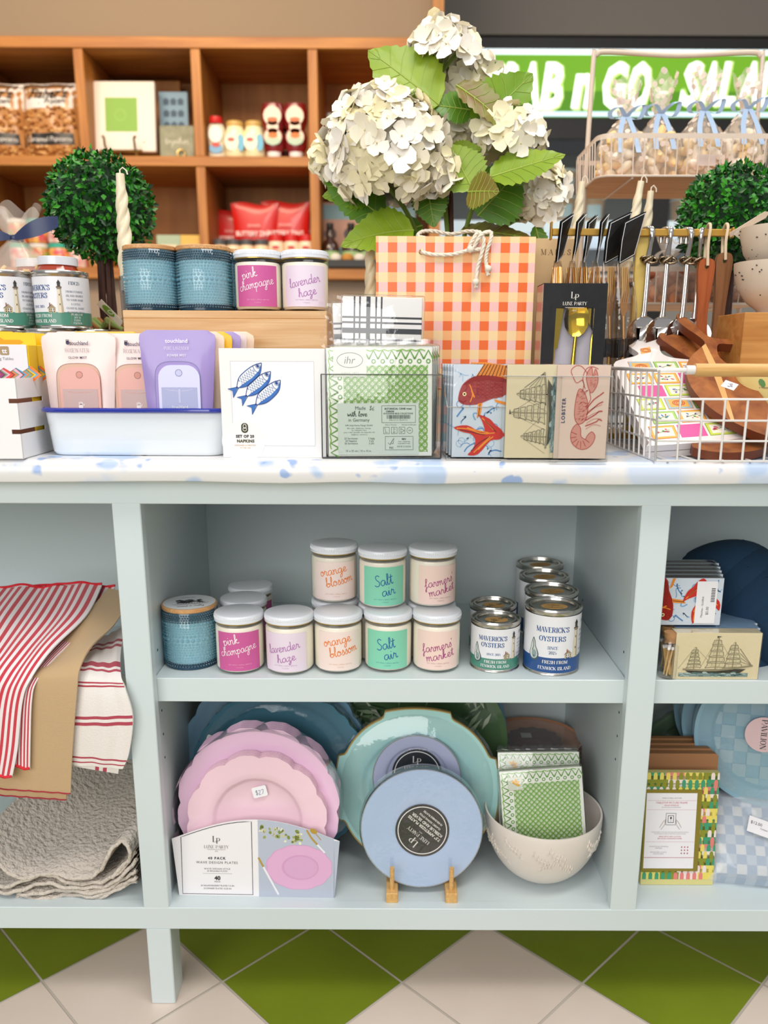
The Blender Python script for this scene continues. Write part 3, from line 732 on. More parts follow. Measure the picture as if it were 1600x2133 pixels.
for k, (ra, m_, l_) in enumerate(((.053, '#dca6cd', 2), (.0515, '#e3b0d3', 3), (.030, '#d7a0c8', 4), (.027, '#dcaace', 5))):
    pts = [(pcx+ra*(1+(.035*abs(math.sin(6*2*PI*i/n)) if k < 2 else 0))*math.cos(2*PI*i/n)+.001*k, .052+ra*.72*(1+(.035*abs(math.sin(6*2*PI*i/n)) if k < 2 else 0))*math.sin(2*PI*i/n)) for i in range(n)]
    sl.dpoly(P, pts, M(m_, .4), l_)
random.seed(3)
for i in range(46):
    a = random.uniform(.008, .075)*1; b = hm-.018-a*.12+random.uniform(-.013, .010)
    if b > hs+(hm-hs)*math.sin(PI*(hw*1.07-a)/(hw*2.14))-.004: continue
    sl.dell(P, a, b, random.uniform(.002, .0045), random.uniform(.0015, .003), M(random.choice(('#7f8f3c', '#c9c792', '#e6e3c8', '#9aa556')), .6), 2, 7, random.uniform(0, 3))
gp = M('#b8963a', .4)
sl.drib(P, [(.083, .117), (.090, .104), (.100, .092)], .0028, gp, 3); sl.dell(P, .094, .115, .0062, .0042, gp, 3, 14, -.6); sl.drib(P, [(.098, .110), (.106, .100)], .0012, gp, 3)
sl.drib(P, [(.100, .092), (.112, .078)], .0032, M('#e9e9ee', .5), 3); sl.drib(P, [(.004, .068), (.012, .052)], .003, gp, 3); sl.drib(P, [(.012, .052), (.036, .004)], .0034, M('#eceaf0', .5), 3)
# side flaps and floor of the sleeve
for sx in (-1, 1):
    sl.add([P(sx*hw, 0, 0), P(sx*hw*1.07, hs, 0), P(sx*hw*1.06, hs, -.035), P(sx*hw*.98, 0, -.05)], [(0, 1, 2, 3), (3, 2, 1, 0)], M('#7c6f76', .6))
sl.box(-hw*.97, hw*.97, .003, .05, -.0002, .0012, CW)
sl.build('card_sleeve', t, 0)
lean = .14
def disc_T(off, R0, k, lift=.004): return Matrix.Translation((0, .004+off, lift)) @ Matrix.Rotation(PI/2-lean, 4, 'X') @ Matrix.Translation((0, R0, 0))
for nm, mt, R0, o0, cnt in (('dinner_plates', pc, .132, .036, 9), ('salad_plates', pc2, .113, .016, 6)):
    for j in range(cnt):
        mb = MB(); plate_mesh(mb, (lambda R0: lambda a, t_: R0*(1+.05*(t_**4)*(abs(math.sin(6*a+.3))**.8-.5)+.004*t_**4*math.sin(36*a)))(R0), .60, .012 if R0 < .12 else .016, mt, 144)
        for i_ in range(len(mb.v)): mb.v[i_] = disc_T(o0+.0038*(cnt-1-j) if False else o0+.0036*j, R0, j) @ mb.v[i_]
        mb.build('dinner_plate' if R0 > .12 else 'salad_plate', t, 50)
mb = MB(); tag_sticker(mb, (lambda PP: lambda u, v, w=0: PP(u*math.cos(.25)-v*math.sin(.25), u*math.sin(.25)+v*math.cos(.25), w))(lambda u, v, w: disc_T(.014, .113, 0) @ Vector((u+.004, v+.052, .003+w))), '$27', .024, .018)
mb.build('price_sticker', t, 0)
wrap = MB(); wrap.grid(40, 2, lambda i, j: disc_T(.008, .132, 0) @ Vector((.137*math.cos(PI*(1-i)*1.1-.05*PI), .137*math.sin(PI*(1-i)*1.1-.05*PI), .006-.055*j)), FILM)
wrap.build('shrink_wrap', t)

# --- blue plates behind
def stack_plates(name, label, px, py, y, R0, lean, mats, rf, well, dep, yaw=0, cnt=3, gap=.006, group='shrink-wrapped plate packs', z=ZB, wrapped=True, deco=None):
    o = wp(px, py, y); t = standing(name, label, 'plates', o.x, y, R0, lean, yaw, z, group)
    for j in range(cnt):
        mb = MB(); plate_mesh(mb, rf(R0), well, dep, mats[j % len(mats)], 108)
        for i_ in range(len(mb.v)): mb.v[i_].z -= gap*j
        if j == 0 and deco: deco(mb)
        mb.build('plate', t, 50)
    if wrapped:
        mb = MB(); mb.lathe([(0, dep+.001), (R0*.8, dep+.0015), (R0*1.004, dep*.8), (R0*1.01, 0), (R0*1.004, -gap*cnt)], FILM, 60); mb.build('shrink_wrap', t)
    return t
BL = M('#5f95a8', .3, coat=.4); BL2 = M('#4c7f92', .3, coat=.4); BL3 = M('#86b3cf', .3, coat=.4)
def d15(mb):
    P = frame((-.118, .058, .013), (math.cos(1.2), math.sin(1.2), 0), (-math.sin(1.2), math.cos(1.2), 0)); tag_sticker(mb, P, '$15', .026, .02)
stack_plates('plate_stack', 'teal blue scalloped plates in shrink wrap behind the pink plate set', 585, 1700, .145, .152, .12, (BL2, BL), lambda r: scal(r, 30, .03), .80, .012, 0, 4, deco=d15)
stack_plates('plate_stack', 'light blue plates standing deepest on the left, behind the teal scalloped plates', 576, 1700, .188, .162, .10, (BL3,), lambda r: scal(r, 24, .03), .78, .012, 0, 4)
# --- aqua shaped plates with lilac salad plates
AQ = M('#b0e2de', .3, coat=.4); LIL = M('#c8cdec', .28, coat=.4); GR = M('#b79b5f', .3, .6)
def sq(R0):
    def f(a, t):
        b = abs(((a+PI/4) % (PI/2))-PI/4)
        side = 1.0/math.cos(b)**.40; lobe = .965+.012*math.sin(max(0, min(1, (b-.42)/.36))*PI/2)
        k = max(0, min(1, (b-.40)/.05)); k = k*k*(3-2*k)
        return R0*(1+(t**3)*(side*(1-k)+lobe*k-1))
    return f
def lp_disc(mb, P, r, rot, long=True, L=3):
    mb.dell(P, 0, 0, r, r, BLACK, L, 48); mb.dring(P, 0, 0, r*.9, r*.9, r*.035, WHITE, L+1, 56)
    W = M('#e8e4dc', .5); c, s_ = math.cos(rot), math.sin(rot); Q = lambda u, v, w=0: P(u*c-v*s_, u*s_+v*c, w)
    mb.text(Q, 'L', -r*.10, r*.58, r*.26, W, font='did', layer=L+2); mb.text(Q, 'P', r*.08, r*.5, r*.24, W, font='did', layer=L+2)
    mb.text(Q, 'LUXE PARTY', 0, r*.24, r*.13, W, font='did', layer=L+2, maxw=r*1.25)
    if long:
        mb.text(Q, 'NYC', 0, r*.10, r*.05, W, layer=L+2)
        for i, q_ in enumerate(('7.5" APPETIZER PLATES', 'ICEBLUE AND SILVER', 'CLASSIC GOING STYLE', '10 REUSABLE PLATES')):
            mb.text(Q, q_, 0, -r*(.10+.17*i), r*(.11 if i < 2 else .07), W, layer=L+2, maxw=r*(1.5 if i < 2 else 1.0), bold=.03)
o = wp(868, 1700, .10)
t = standing('plate_set', 'aqua notched plates with lilac inner plates standing behind the round blue ones', 'plates', o.x, .115, .140, .16, -.04, roll=0, group='shrink-wrapped plate packs')
for j in range(3):
    mb = MB(); plate_mesh(mb, sq(.140), .62, .010, AQ, 144)
    n = 144; f = sq(.1405); mb.add([(f(2*PI*i/n, 1)*math.cos(2*PI*i/n)*k, f(2*PI*i/n, 1)*math.sin(2*PI*i/n)*k, .0102) for k in (.988, 1.004) for i in range(n)], [(i, (i+1) % n, n+(i+1) % n, n+i) for i in range(n)], GR)
    for v in mb.v: v.z -= .005*j
    mb.build('plate', t, 50)
mb = MB(); plate_mesh(mb, rnd(.076), .66, .010, LIL, 64)
for v in mb.v: v.z += .004; v.y += .020
mb.dring(XY(0, .020, .0145), 0, 0, .075, .075, .0012, M('#8a9477', .4), 1, 64); mb.build('inner_plate', t, 50)
mb = MB(); lp_disc(mb, XY(0, 0.027, .0075), .0425, 0, False); mb.build('brand_disc', t, 0)
mb = MB(); mb.lathe([(0, .016), (.085, .0165), (.125, .012), (.139, .004), (.142, -.012)], FILM, 60, T=Matrix.Identity(4)); mb.build('shrink_wrap', t)
# green leaf plates behind
GLF = M('#4f6e46', .35, coat=.4)
def leaves(mb):
    random.seed(5)
    for i in range(44):
        a = random.uniform(.3, PI-.3); r_ = random.uniform(.095, .15); x, y = r_*math.cos(a), r_*math.sin(a); th_ = random.uniform(0, PI)
        c, s_ = math.cos(th_), math.sin(th_); l = random.uniform(.015, .028)
        mb.dpoly(XY(0, 0, .013), [(x-l*c, y-l*s_), (x-.004*s_, y+.004*c), (x+l*c, y+l*s_), (x+.004*s_, y-.004*c)], M(random.choice(('#6f8d5d', '#93a884', '#3f5d3a', '#b4bfa4')), .5), 1)
stack_plates('plate_stack', 'dark green leaf patterned plates in wrap behind the aqua plates', 866, 1700, .225, .166, .12, (GLF,), lambda r: scal(r, 8, .02), .62, .012, -.03, 3, deco=leaves)
stack_plates('plate_stack', 'blue plates deepest behind the green leaf patterned plates', 862, 1700, .272, .172, .10, (BL3,), lambda r: rnd(r), .78, .012, 0, 3)
# --- round ice blue plates on a wooden stand
o = wz(876, 1852, ZB)
t = standing('plate_set', 'round ice blue appetizer plates with silver rim and black centre disc on a wooden stand', 'plates', .0500, .045, .0990, .15, 0, ZB+.012)
IB = M('#b4cbec', .25, coat=.5)
for j in range(4):
    mb = MB(); plate_mesh(mb, rnd(.0990), .35, .006, IB, 80, th=.0016)
    mb.add([(r_*math.cos(2*PI*i/80), r_*math.sin(2*PI*i/80), .0062) for r_ in (.0980, .0995) for i in range(80)], [(i, (i+1) % 80, 80+(i+1) % 80, 80+i) for i in range(80)], M('#b4bac4', .25, .9))
    for v in mb.v: v.z -= .0036*j
    mb.build('plate', t, 50)
mb = MB(); lp_disc(mb, XY(0.001, -.004, .0040), .0440, 2.45); mb.build('brand_disc', t, 0)
mb = MB(); mb.lathe([(0, .0075), (.085, .0078), (.0995, .0072), (.102, -.002), (.102, -.014)], FILM, 60); mb.build('shrink_wrap', t)
t = thing('plate_stand', 'small light wood plate stand of two blocks with upright pegs holding the ice blue plates', 'plate stand', (.0500, .028, ZB))
PW = wood('beech', '#cf9c55', '#e3b777', 14, 'Y', .5)
for a in (-.048, .048):
    MB().box(a-.0095, a+.0095, -.014, .085, 0, .018, PW, .001).build('block', t)
    MB().cyl((a, -.002, .016), (a, -.003, .058), .0037, PW, 12).build('peg', t)
    MB().cyl((a, .072, .016), (a, .085, .075), .0037, PW, 12).build('peg', t)
MB().cyl((-.048, .06, .009), (.048, .06, .009), .004, PW, 10).build('crossbar', t)
# --- white embossed bowl with two napkin packs
bc = wp(1131, 1690, .105)
t = thing('bowl', 'large off-white bowl with embossed leaf sprigs holding green napkin packs on the bottom shelf', 'bowl', (bc.x, .105, ZB), scale=(1.0, 1.0, 1.27))
BW = M('#e6dcd3', .42, coat=.2)
def bowlr(z, H=.092, Rm=.098, r0=.030): u = z/H; return r0+(Rm-r0)*(1-(1-u)**2.1)**.62
mb = MB(); zs_ = [0, .001]+[.092*(i/14)**1.3 for i in range(1, 15)]
mb.lathe([(0, .0)]+[(.028, 0)]+[(bowlr(z), z) for z in zs_[2:]]+[(.0975, .0945), (.0945, .094)]+[(bowlr(z)-.0045, z+.002) for z in reversed(zs_[3:-1])]+[(0, .006)], BW, 72)
mb.build('body', t, 60)
random.seed(11); mb = MB()
def onb(a, z, w=0.0): r_ = bowlr(z)+w; return Vector((math.sin(a)*r_, -math.cos(a)*r_, z))
for k in range(13):
    a0 = -1.5+k*.25+random.uniform(-.05, .05); z0 = random.uniform(.03, .06); dr = random.choice((-1, 1)); pts = []
    for i in range(7): pts.append(onb(a0+dr*.055*i, z0+.004*i+.003*math.sin(i), .0003))
    pts = [q_ for q_ in pts if q_.z < .088]
    if len(pts) > 2: mb.tube(pts, .0006, BW, 5)
    for i in range(1, 7):
        for sd in (-1, 1):
            a1 = a0+dr*.055*i; z1 = min(z0+.004*i+.003*math.sin(i), .084)
            c_ = onb(a1+sd*.02, min(z1+sd*.006, .088), .0002); q_ = onb(a1, z1, .0004)
            mb.tube([q_, (q_+c_)/2+(c_-Vector((0, 0, c_.z))).normalized()*.0006, c_], [.0003, .0014, .0002], BW, 6)
mb.build('embossed_sprigs', t, 60)['kind'] = 'stuff'
# napkins with woven cane print
CG = M('#86bd45', .55); CG2 = M('#62a02c', .55); CP = M('#f8f9ee', .55)
def cane(mb, P, w, h, edge=.020, L=1, plain=False):
    """green woven cane print, origin at the lower left corner"""
    mb.drect(P, 0, w, 0, h, CP, L)
    e = edge; x0, x1, y0, y1 = e, w-e*.25, e*.25, h-e
    s_ = .0085; n_ = int((w+h)/s_)+2
    def clip(ax, ay, bx, by):
        t0, t1 = 0, 1; dx, dy = bx-ax, by-ay
        for pp, qq in ((-dx, ax-x0), (dx, x1-ax), (-dy, ay-y0), (dy, y1-ay)):
            if abs(pp) < 1e-9:
                if qq < 0: return None
            else:
                r_ = qq/pp
                if pp < 0: t0 = max(t0, r_)
                else: t1 = min(t1, r_)
        return None if t0 >= t1 else ((ax+dx*t0, ay+dy*t0), (ax+dx*t1, ay+dy*t1))
    for k in range(-n_, n_):
        for d_, off, wd, c_ in ((1, 0, .0012, CG), (1, .0018, .0008, CG2), (-1, 0, .0012, CG), (-1, .0018, .0008, CG2)):
            a = x0+k*s_+off
            q_ = clip(a, y0, a+(y1-y0)*2, y0+(y1-y0)*2) if d_ > 0 else clip(a, y0, a-(y1-y0)*2, y0+(y1-y0)*2)
            if q_: mb.drib(P, q_, wd, c_, L+1+(d_ > 0), 0)
    k = x0
    while k < x1: mb.drect(P, k, k+.0008, y0, y1, M('#b7cf8d', .55), L+1); k += s_/2*1.0
    k = y0
    while k < y1: mb.drect(P, x0, x1, k, k+.0008, M('#b7cf8d', .55), L+1); k += s_/2
    # scalloped border with loops and vees
    def edge_run(Q, ln):
        m_ = int(ln/.011)
        for i in range(m_):
            a = .004+i*.011; mb.drib(Q, [(a, .012), (a+.0055, e-.009), (a+.011, .012)][::-1] if False else [(a, e-.007), (a+.0055, .003), (a+.011, e-.007)], .0019, CG2, L+3, 0)
            mb.dring(Q, a+.0055, e-.0045, .0022, .0022, .0013, CG2, L+3, 10)
        mb.drib(Q, [(i*.0055, .002+.0016*(i % 2)) for i in range(int(ln/.0055))], .0013, CG, L+4, 2)
    edge_run(lambda u, v, w_=0: P(v, h-.003-u, w_), h-.004); edge_run(lambda u, v, w_=0: P(.003+u, h-v, w_), w-.004)
def napkin_pack(label, group, back=False):
    t = thing('napkin_pack', label, 'napkins', group=group); S = .127
    MB().box(-S/2, S/2, 0, .016, 0, S, M('#e9efdc', .7), .0025, seg=2).build('napkins', t)
    P = XZ(-S/2, 0, 0); pr = MB(); cane(pr, P, S, S, L=2)
    if back:
        pr.drect(P, .008, .048, .094, .1255, M('#e3ead6', .4), 8); pr.dring(P, .028, .113, .0155, .0085, .0007, INK, 9); pr.text(P, 'ihr', .028, .1135, .0088, INK, layer=9, shear=.2); pr.text(P, 'SINCE 1877', .028, .0985, .0020, M('#6b7a6b', .6), layer=9, space=1.6)
        pr.drect(P, .012, .111, .002, .063, M('#d9e6d9', .4), 8)
        k_ = M('#2e4434', .6); T_ = lambda s_, x, y, h_, **kw: pr.text(P, s_, x, y, h_, k_, layer=10, **kw)
        T_('Made', .040, .0575, .0044); T_('with love', .036, .0505, .0058, font='script', bold=.9); T_('in Germany', .038, .0435, .0040); T_('$6', .054, .0575, .006, font='script', rot=-.15)
        T_('IHR Ideal Home Range GmbH', .038, .0370, .0020, maxw=.042); T_('BOLL 5026 - 49608 Essen - Germany', .038, .0335, .0014, maxw=.036); T_('Fax +49(0)5434 / 910-0', .038, .0310, .0014, maxw=.03); T_('U.S.A. +1 804 / 602-3300 - UK +44(0)1292 / 670', .038, .0285, .0014, maxw=.05); T_('info@ihr.eu - www.ihr.eu', .038, .0260, .0014, maxw=.034)
        for i, (a_, b_) in enumerate((('20 Servietten', '3 lagig'), ('20 Napkins', '3 ply'), ('20 Serviettes', '3 plis'))): T_(a_, .028, .0215-.0030*i, .0023, maxw=.019); T_(b_, .053, .0215-.0030*i, .0023, maxw=.012)
        T_('25 x 25 cm / 10 x 10 in.', .037, .0065, .0024, maxw=.035)
        pr.dbox(P, .066, .107, .040, .060, .0004, k_, 10); T_('BOTANICAL CANE green', .086, .0565, .0022, maxw=.036, bold=.03); T_('C080200', .076, .0533, .002, maxw=.012, bold=.03); T_('© ROSANNE BECK COLLECTIONS', .086, .0508, .0018, maxw=.036, bold=.02)
        x = .072
        random.seed(2)
        while x < .101: ww = random.choice((.0003, .0006, .0009)); pr.drect(P, x, x+ww, .0445, .0490, k_, 10); x += ww+random.choice((.0004, .0007))
        T_('4 8 6 4 2 3 7 8 0 9 2 5', .086, .0430, .0018, maxw=.038)
        T_('Made in Germany', .077, .0375, .0014, maxw=.017); T_('Fabriqué en Allemagne', .099, .0375, .0014, maxw=.018)
        for i in range(4):
            a_ = .0715+i*.0095
            if i < 3: pr.dbox(P, a_-.0035, a_+.0035, .0270, .0345, .0004, k_, 10)
            if i == 0: pr.drib(P, [(a_-.002, .034), (a_-.001, .030), (a_-.0015, .0285), (a_+.0015, .0285)], .0004, k_, 10)
            elif i == 1: T_('PP', a_, .0285, .002); pr.dring(P, a_, .032, .0015, .0015, .0005, k_, 10, 3)
            elif i == 2: pr.dring(P, a_, .0305, .0028, .0028, .0008, k_, 10, 3)
            else: pr.dring(P, a_, .0307, .0036, .0036, .0004, k_, 10, 20); T_('OK', a_, .0307, .0018)
        pr.dbox(P, .070, .104, .0075, .0235, .0004, k_, 10); T_('FSC', .0775, .0100, .0024, bold=.02); pr.drib(P, [(.0735, .016), (.0755, .0135), (.0805, .0215), (.0795, .0150), (.0775, .0150)], .0007, k_, 10, 0)
        T_('MIX', .093, .0205, .0022, bold=.03); T_('Paper | Supporting', .093, .0175, .0014, maxw=.016); T_('responsible forestry', .093, .0152, .0014, maxw=.016); T_('FSC® C123341', .093, .0115, .002, maxw=.018)
    else:
        pr.drect(P, .012, .034, .098, .118, M('#dce3cf', .4), 8); pr.dbox(P, .012, .034, .098, .118, .0003, M('#c9b98a', .5), 9)
        for a_ in (-.5, .4, 1.4, 2.4): pr.dell(P, .023+.003*math.cos(a_), .108+.003*math.sin(a_), .005, .0022, M('#f0b31c', .5), 9, 10, a_)
        pr.drect(P, .088, .122, .0, .018, M('#dfe6d3', .4), 8); pr.text(P, 'SINCE 1877', .105, .0145, .0022, INK, rot=PI, layer=9, space=1.3); pr.dring(P, .106, .002, .012, .007, .0005, INK, 9); pr.text(P, 'ihr', .106, .004, .006, INK, rot=PI, layer=9)
    pr.build('printed_front', t, 0)
    wr = MB(); wr.box(-S/2-.002, S/2+.002, -.0022, .018, -.001, S+.003, FILM, .004, seg=2)
    wr.grid(24, 1, lambda i, j: Vector((-S/2+S*i, .008+.002*math.sin(i*40), S+.003+.006*j+(.002*math.sin(i*61) if j else 0))), FILM); wr.build('clear_wrapper', t)
    return t
g_ = 'green cane print napkin packs in the bowl'
NF = napkin_pack('front pack of green cane print napkins wrapped in clear film, leaning in the bowl', g_)
NF.scale = (1.07, 1.0, 1.07)
place(NF, (bc.x+.001, .068, ZB+.062), rot=Euler((-.22, -.075, .02)))
place(NF, (bc.x-.004, .098, ZB+.076), rot=Euler((-.25, -.035, -.03)), label='rear pack of green cane print napkins, behind the front pack in the bowl')
# --- rose amber glass bowls behind
o = wp(1110, 1580, .30)
AMB = M('#cf9270', .12, coat=.6, alpha=.75)
t = thing('bowl_stack', 'stack of rose amber bowls with brown scalloped card on top behind the white bowl', 'bowls', (o.x, .30, ZB))
def amberbowl(z0):
    mb = MB(); mb.lathe([(0, z0), (.045, z0), (.06, z0+.012), (.088, z0+.075), (.0895, z0+.078), (.086, z0+.076), (.058, z0+.016), (.044, z0+.003), (0, z0+.003)], AMB, 48); mb.build('bowl', t, 50)
for i in range(6): amberbowl(.032+.009*i)
mb = MB(); P = XY(0, 0, .150)
mb.prism([(.052*(1+.05*math.sin(14*2*PI*i/98))*math.cos(2*PI*i/98), .052*(1+.05*math.sin(14*2*PI*i/98))*math.sin(2*PI*i/98)) for i in range(98)], P, .001, M('#5f3233', .6))
mb.drect(P, -.022, -.002, .006, .026, M('#b9b4b4', .5), 2); mb.build('brand_card', t, 0)
MB().lathe([(0, .151), (.086, .152), (.0905, .148)], FILM, 40).build('shrink_wrap', t)
MB().lathe([(0, 0), (.050, 0), (.05, .031), (0, .031)], M('#6e4a3c', .6), 30).build('base_pack', t)
# ================================================================ front row on the countertop
Zc = CT+.0003
def at(px, py): p = wz(px, py, CT); return p
BAM = wood('bamboo', '#cf9c62', '#e6c08e', 5, 'X', .45, 22)
CARD = M('#f1efee', .55)
# --- slotted white counter box with candle packs
c0 = at(49.6, 957)
bx1, by0, bz = c0.x, c0.y, .1065
t = thing('display_box', 'white slotted cardboard display box of yellow candle packs at the left edge', 'display box', (bx1, by0, Zc), .03)
mb = MB(); mb.box(-.14, -.139, 0, .125, 0, bz, CARD); mb.box(-.14, 0, .124, .125, 0, bz, CARD); mb.box(-.14, 0, 0, .125, 0, .001, CARD)
zs_ = [(0, .0335), (.0395, .0740), (.0800, bz)]
for a, b in zs_: mb.box(-.012, 0, 0, .001, a, b, CARD); mb.box(-.001, 0, 0, .085, a, b, CARD)
mb.box(-.14, -.012, 0, .001, 0, bz, CARD); mb.box(-.001, 0, .085, .125, 0, bz, CARD)
mb.build('body', t, 0)
YEL = M('#f3c906', .5)
def candle_pack():
    t = thing('candle_pack', 'x', 'candles')
    b = MB(); b.box(-.052, .052, 0, .030, 0, .160, YEL, .001); P = XZ(0, 0, 0)
    b.prism([(-.052, .158), (.052, .158), (.052, .178)]+[(.022, .178), (.02, .1795)]+[(-.052, .1795)], XZ(0, .030, 0), .001, YEL)
    b.dpoly(XZ(0, .0298, 0), [(-.030, .1615), (.030, .1615), (.0345, .164), (.030, .1675), (.008, .1675), (.0, .173), (-.008, .1675), (-.030, .1675), (-.0345, .164)], M('#d39d06', .6), 1)
    W_ = M('#f0ebee', .5)
    sc = [(-.0505, .160), (.0505, .160), (.0505, .126)]+[(.0505-.101*i/24, .124+.0028*math.cos(i*PI*.5)) for i in range(25)]
    b.dpoly(P, [(-.0505, .01), (.0505, .01), (.0505, .1265), (-.0505, .1265)], M('#8b5a44', .6), 1); b.dpoly(P, sc, W_, 9)
    cols = ('#f0c21a', '#e8392a', '#f07a1c', '#e6267b', '#f4b6c8', '#3fa9dc', '#8d1f72', '#7f9f8a')
    for i in range(9):
        x = -.046+i*.0128
        for k in range(3): b.drib(P, [(x-.011+.002*k, .105+.0*k), (x+.003+.003*k, .1165), (x-.010+.003*k, .128)], .0045, M(cols[(i*3+k*5) % 8], .35), 3+k, 0)
    b.dpoly(P, rrect(.0125, .0125, .002, y0=.1450, x0=.014), M('#a98d62', .4), 11); b.text(P, 'tt', .0203, .1512, .007, W_, layer=12, bold=.03)
    b.text(P, 'Talking Tables', .015, .1400, .0042, M('#8b8589', .6), layer=11, maxw=.046)
    b.build('carton', t, 0); return t
cp = candle_pack(); 
for i, lab in enumerate(('yellow candle pack with scalloped white front in the slotted box, foremost', 'yellow candle pack standing behind the first in the slotted white box')):
    place(cp, (bx1-.0565+(.003*i), by0+.004+.038*i, Zc+.0012-.028*(i > 0)*0-.018*i), .03, lab, 'yellow candle packs in the slotted box') if False else place(cp, (bx1-.0570-.001*i, by0+.058+.034*i, Zc+.0015), .03, lab, 'yellow candle packs in the slotted box', scale=(1, 1, .93))
# --- enamel tray
a_ = at(280, 951); tw = .252/2
t = thing('enamel_tray', 'white enamel tray with a cobalt blue rim holding the spray pouches', 'tray', (wp(278, 900, a_.y).x, a_.y+.002, Zc))
EN = M('#e9eff4', .15, coat=.8); CO = M('#1d2f9c', .15, coat=.8)
def rr3(w_, d_, r, z, y0): return [Vector((x, y, z)) for x, y in rrect(w_, d_, r, 6, y0=y0)]
mb = MB(); h_ = .062; D_ = .20
loft(mb, [rr3(.232, D_-.02, .018, 0, .010), rr3(.240, D_-.012, .022, .001, .006), rr3(.246, D_-.006, .024, .006, .003), rr3(.258, D_, .026, h_, 0), rr3(.256, D_-.002, .025, h_, .001), rr3(.244, D_-.008, .022, .007, .004), rr3(.232, D_-.02, .018, .003, .010)], EN, cap1=True)
mb.dell(XZ(0, .0075, 0), .010, .0022, .006, .0022, BLACK, 6, 14); mb.build('body', t, 50)
MB().tube(rr3(.263, D_+.006, .029, h_+.001, -.003), .0034, CO, 10, closed=True).build('rim', t)
# --- pouches
def pouch(kind):
    body, dev, low, ink, name_, sub = {'rose': ('#f1dad4', '#d9988a', '#9c6a62', '#3b3656', 'ROSEWATER', 'GLOW MIST'), 'lav': ('#a38fca', '#c9c8e8', '#7379b0', '#f3f0fa', 'PURE LAVENDER', 'POWER MIST'),
        'cream': ('#f7d9bd', '#e9a46a', '#a05a2a', '#8a5a3a', 'VELVET PEACH', 'GLOW MIST'), 'yellow': ('#f2bf14', '#e8b04a', '#a06a1a', '#ffffff', 'CITRUS', 'POWER MIST')}[kind]
    t = thing('spray_pouch', 'x', 'hand spray')
    w0, w1, hh = .084, .1065, .152
    pb = M(body, .35, coat=.2)
    def thick(u, v): 
        e = min(1, min(.5-abs(u-.5), .5)*5); f = min(1, (1-v)*3.2); return .0035+.012*max(0, e)**.6*f*(1 if v > .02 else .6)
    def pf(u, v, sgn):
        ww = w0+(w1-w0)*v; x = (u-.5)*ww; z = v*hh
        cr = .012
        if hh-z < cr: d_ = cr-(hh-z); lim = ww/2-cr+math.sqrt(max(0, cr*cr-d_*d_)); x = max(-lim, min(lim, x))
        if abs(v-.80) < .012: x *= .99
        wr = .0008*math.sin(u*9+v*11)*math.sin(v*7)
        return Vector((x, sgn*(thick(u, v)/2)+wr, z))
    b = MB(); b.grid(20, 26, lambda u, v: pf(u, v, -1), pb); b.grid(20, 26, lambda u, v: pf(1-u, v, 1), pb)
    edge = [(0, i/26) for i in range(27)]+[(i/20, 1) for i in range(1, 21)]+[(1, 1-i/26) for i in range(1, 27)]
    vs = [pf(u, v, -1) for u, v in edge]+[pf(u, v, 1) for u, v in edge]; n = len(edge)
    b.add(vs, [(i, i+1, n+i+1, n+i) for i in range(n-1)], pb); b.build('pouch', t, 60)
    P = XZ(0, -.0086, 0); w = MB()
    arch = [(-.031, .004), (.031, .004)]+[(math.copysign(abs(math.cos(R(a)))**.6, math.cos(R(a)))*.031, .083+.027*abs(math.sin(R(a)))**.6) for a in range(0, 181, 10)]
    w.dpoly(P, arch, M({'rose': '#d9b39c'}.get(kind, body), .5), 1)
    w.drib(P, arch[1:]+[arch[0]], .0006, M(low, .5), 3, 0)
    dv = rrect(.057, .102, .018, 6, y0=.003); q = XZ(.002, -.0105, 0)
    w.prism(dv, q, .0022, M(dev, .3, coat=.4)); w.dring(q, 0, .0945, .0045, .0045, .0006, M(low, .5), 2, 20); w.dell(q, 0, .0945, .0042, .0042, M(dev, .6), 1, 16)
    w.drect(q, -.0245, .0245, .003, .0750, M(low, .12, coat=.9), 2); w.drib(q, [(-.018, .072), (0, .070), (.018, .072)], .0006, M(dev, .4), 3)
    if kind == 'lav': w.drib(q, [(0, .073), (0, .054)], .003, M('#b9bade', .3), 4, 0); w.text(q, 'touchland', 0, .0490, .0042, WHITE, layer=5, maxw=.027)
    else:
        w.dell(q, 0, .0515, .0034, .0036, M('#f2e4e2', .5), 4, 12); 
        for k_ in range(4): w.drect(q, -.0030+.0016*k_, -.0018+.0016*k_, .0535, .0580-.0006*abs(k_-1.5), M('#f2e4e2', .5), 4)
        w.drib(q, [(.003, .051), (.0048, .055)], .0012, M('#f2e4e2', .5), 4, 0); w.text(q, 'touchland', 0, .0420, .0042, WHITE, layer=5, maxw=.027)
    w.build('bottle', t, 30)
    pr = MB(); Q = XZ(0, -.0078, 0); ik = M(ink, .5)
    pr.text(Q, 'touchland', .003 if kind == 'rose' else 0, .1375, .0056, ik, layer=2, maxw=.026 if kind == 'rose' else .034, bold=.015)
    if kind == 'rose':
        pr.dell(Q, -.0125, .1375, .0026, .0026, ik, 2, 12)
        for k_ in range(4): pr.drect(Q, -.0148+.0012*k_, -.0139+.0012*k_, .1385, .1420, ik, 2)
    pr.text(Q, name_, 0, .1275, .0052 if kind == 'rose' else .0042, ik, font='did', bold=-.5, layer=2, maxw=.034); pr.text(Q, sub, 0, .1180, .0033, ik, layer=2, space=1.1, maxw=.026, bold=.01)
    pr.build('lettering', t, 0)
    return t
PO = {k: pouch(k) for k in ('rose', 'lav', 'cream', 'yellow')}
ty = a_.y; gp_ = 'spray pouches in the enamel tray'
def putp(kind, px, ptop, Y, lab, rz=0.0, lean=-.05):
    p = wp(px, ptop, Y); return place(PO[kind], (p.x, Y, Zc+.006+max(0, (p.z-Zc-.006)-.152)*1.0), rot=Euler((lean, 0, rz)), label=lab, group=gp_)
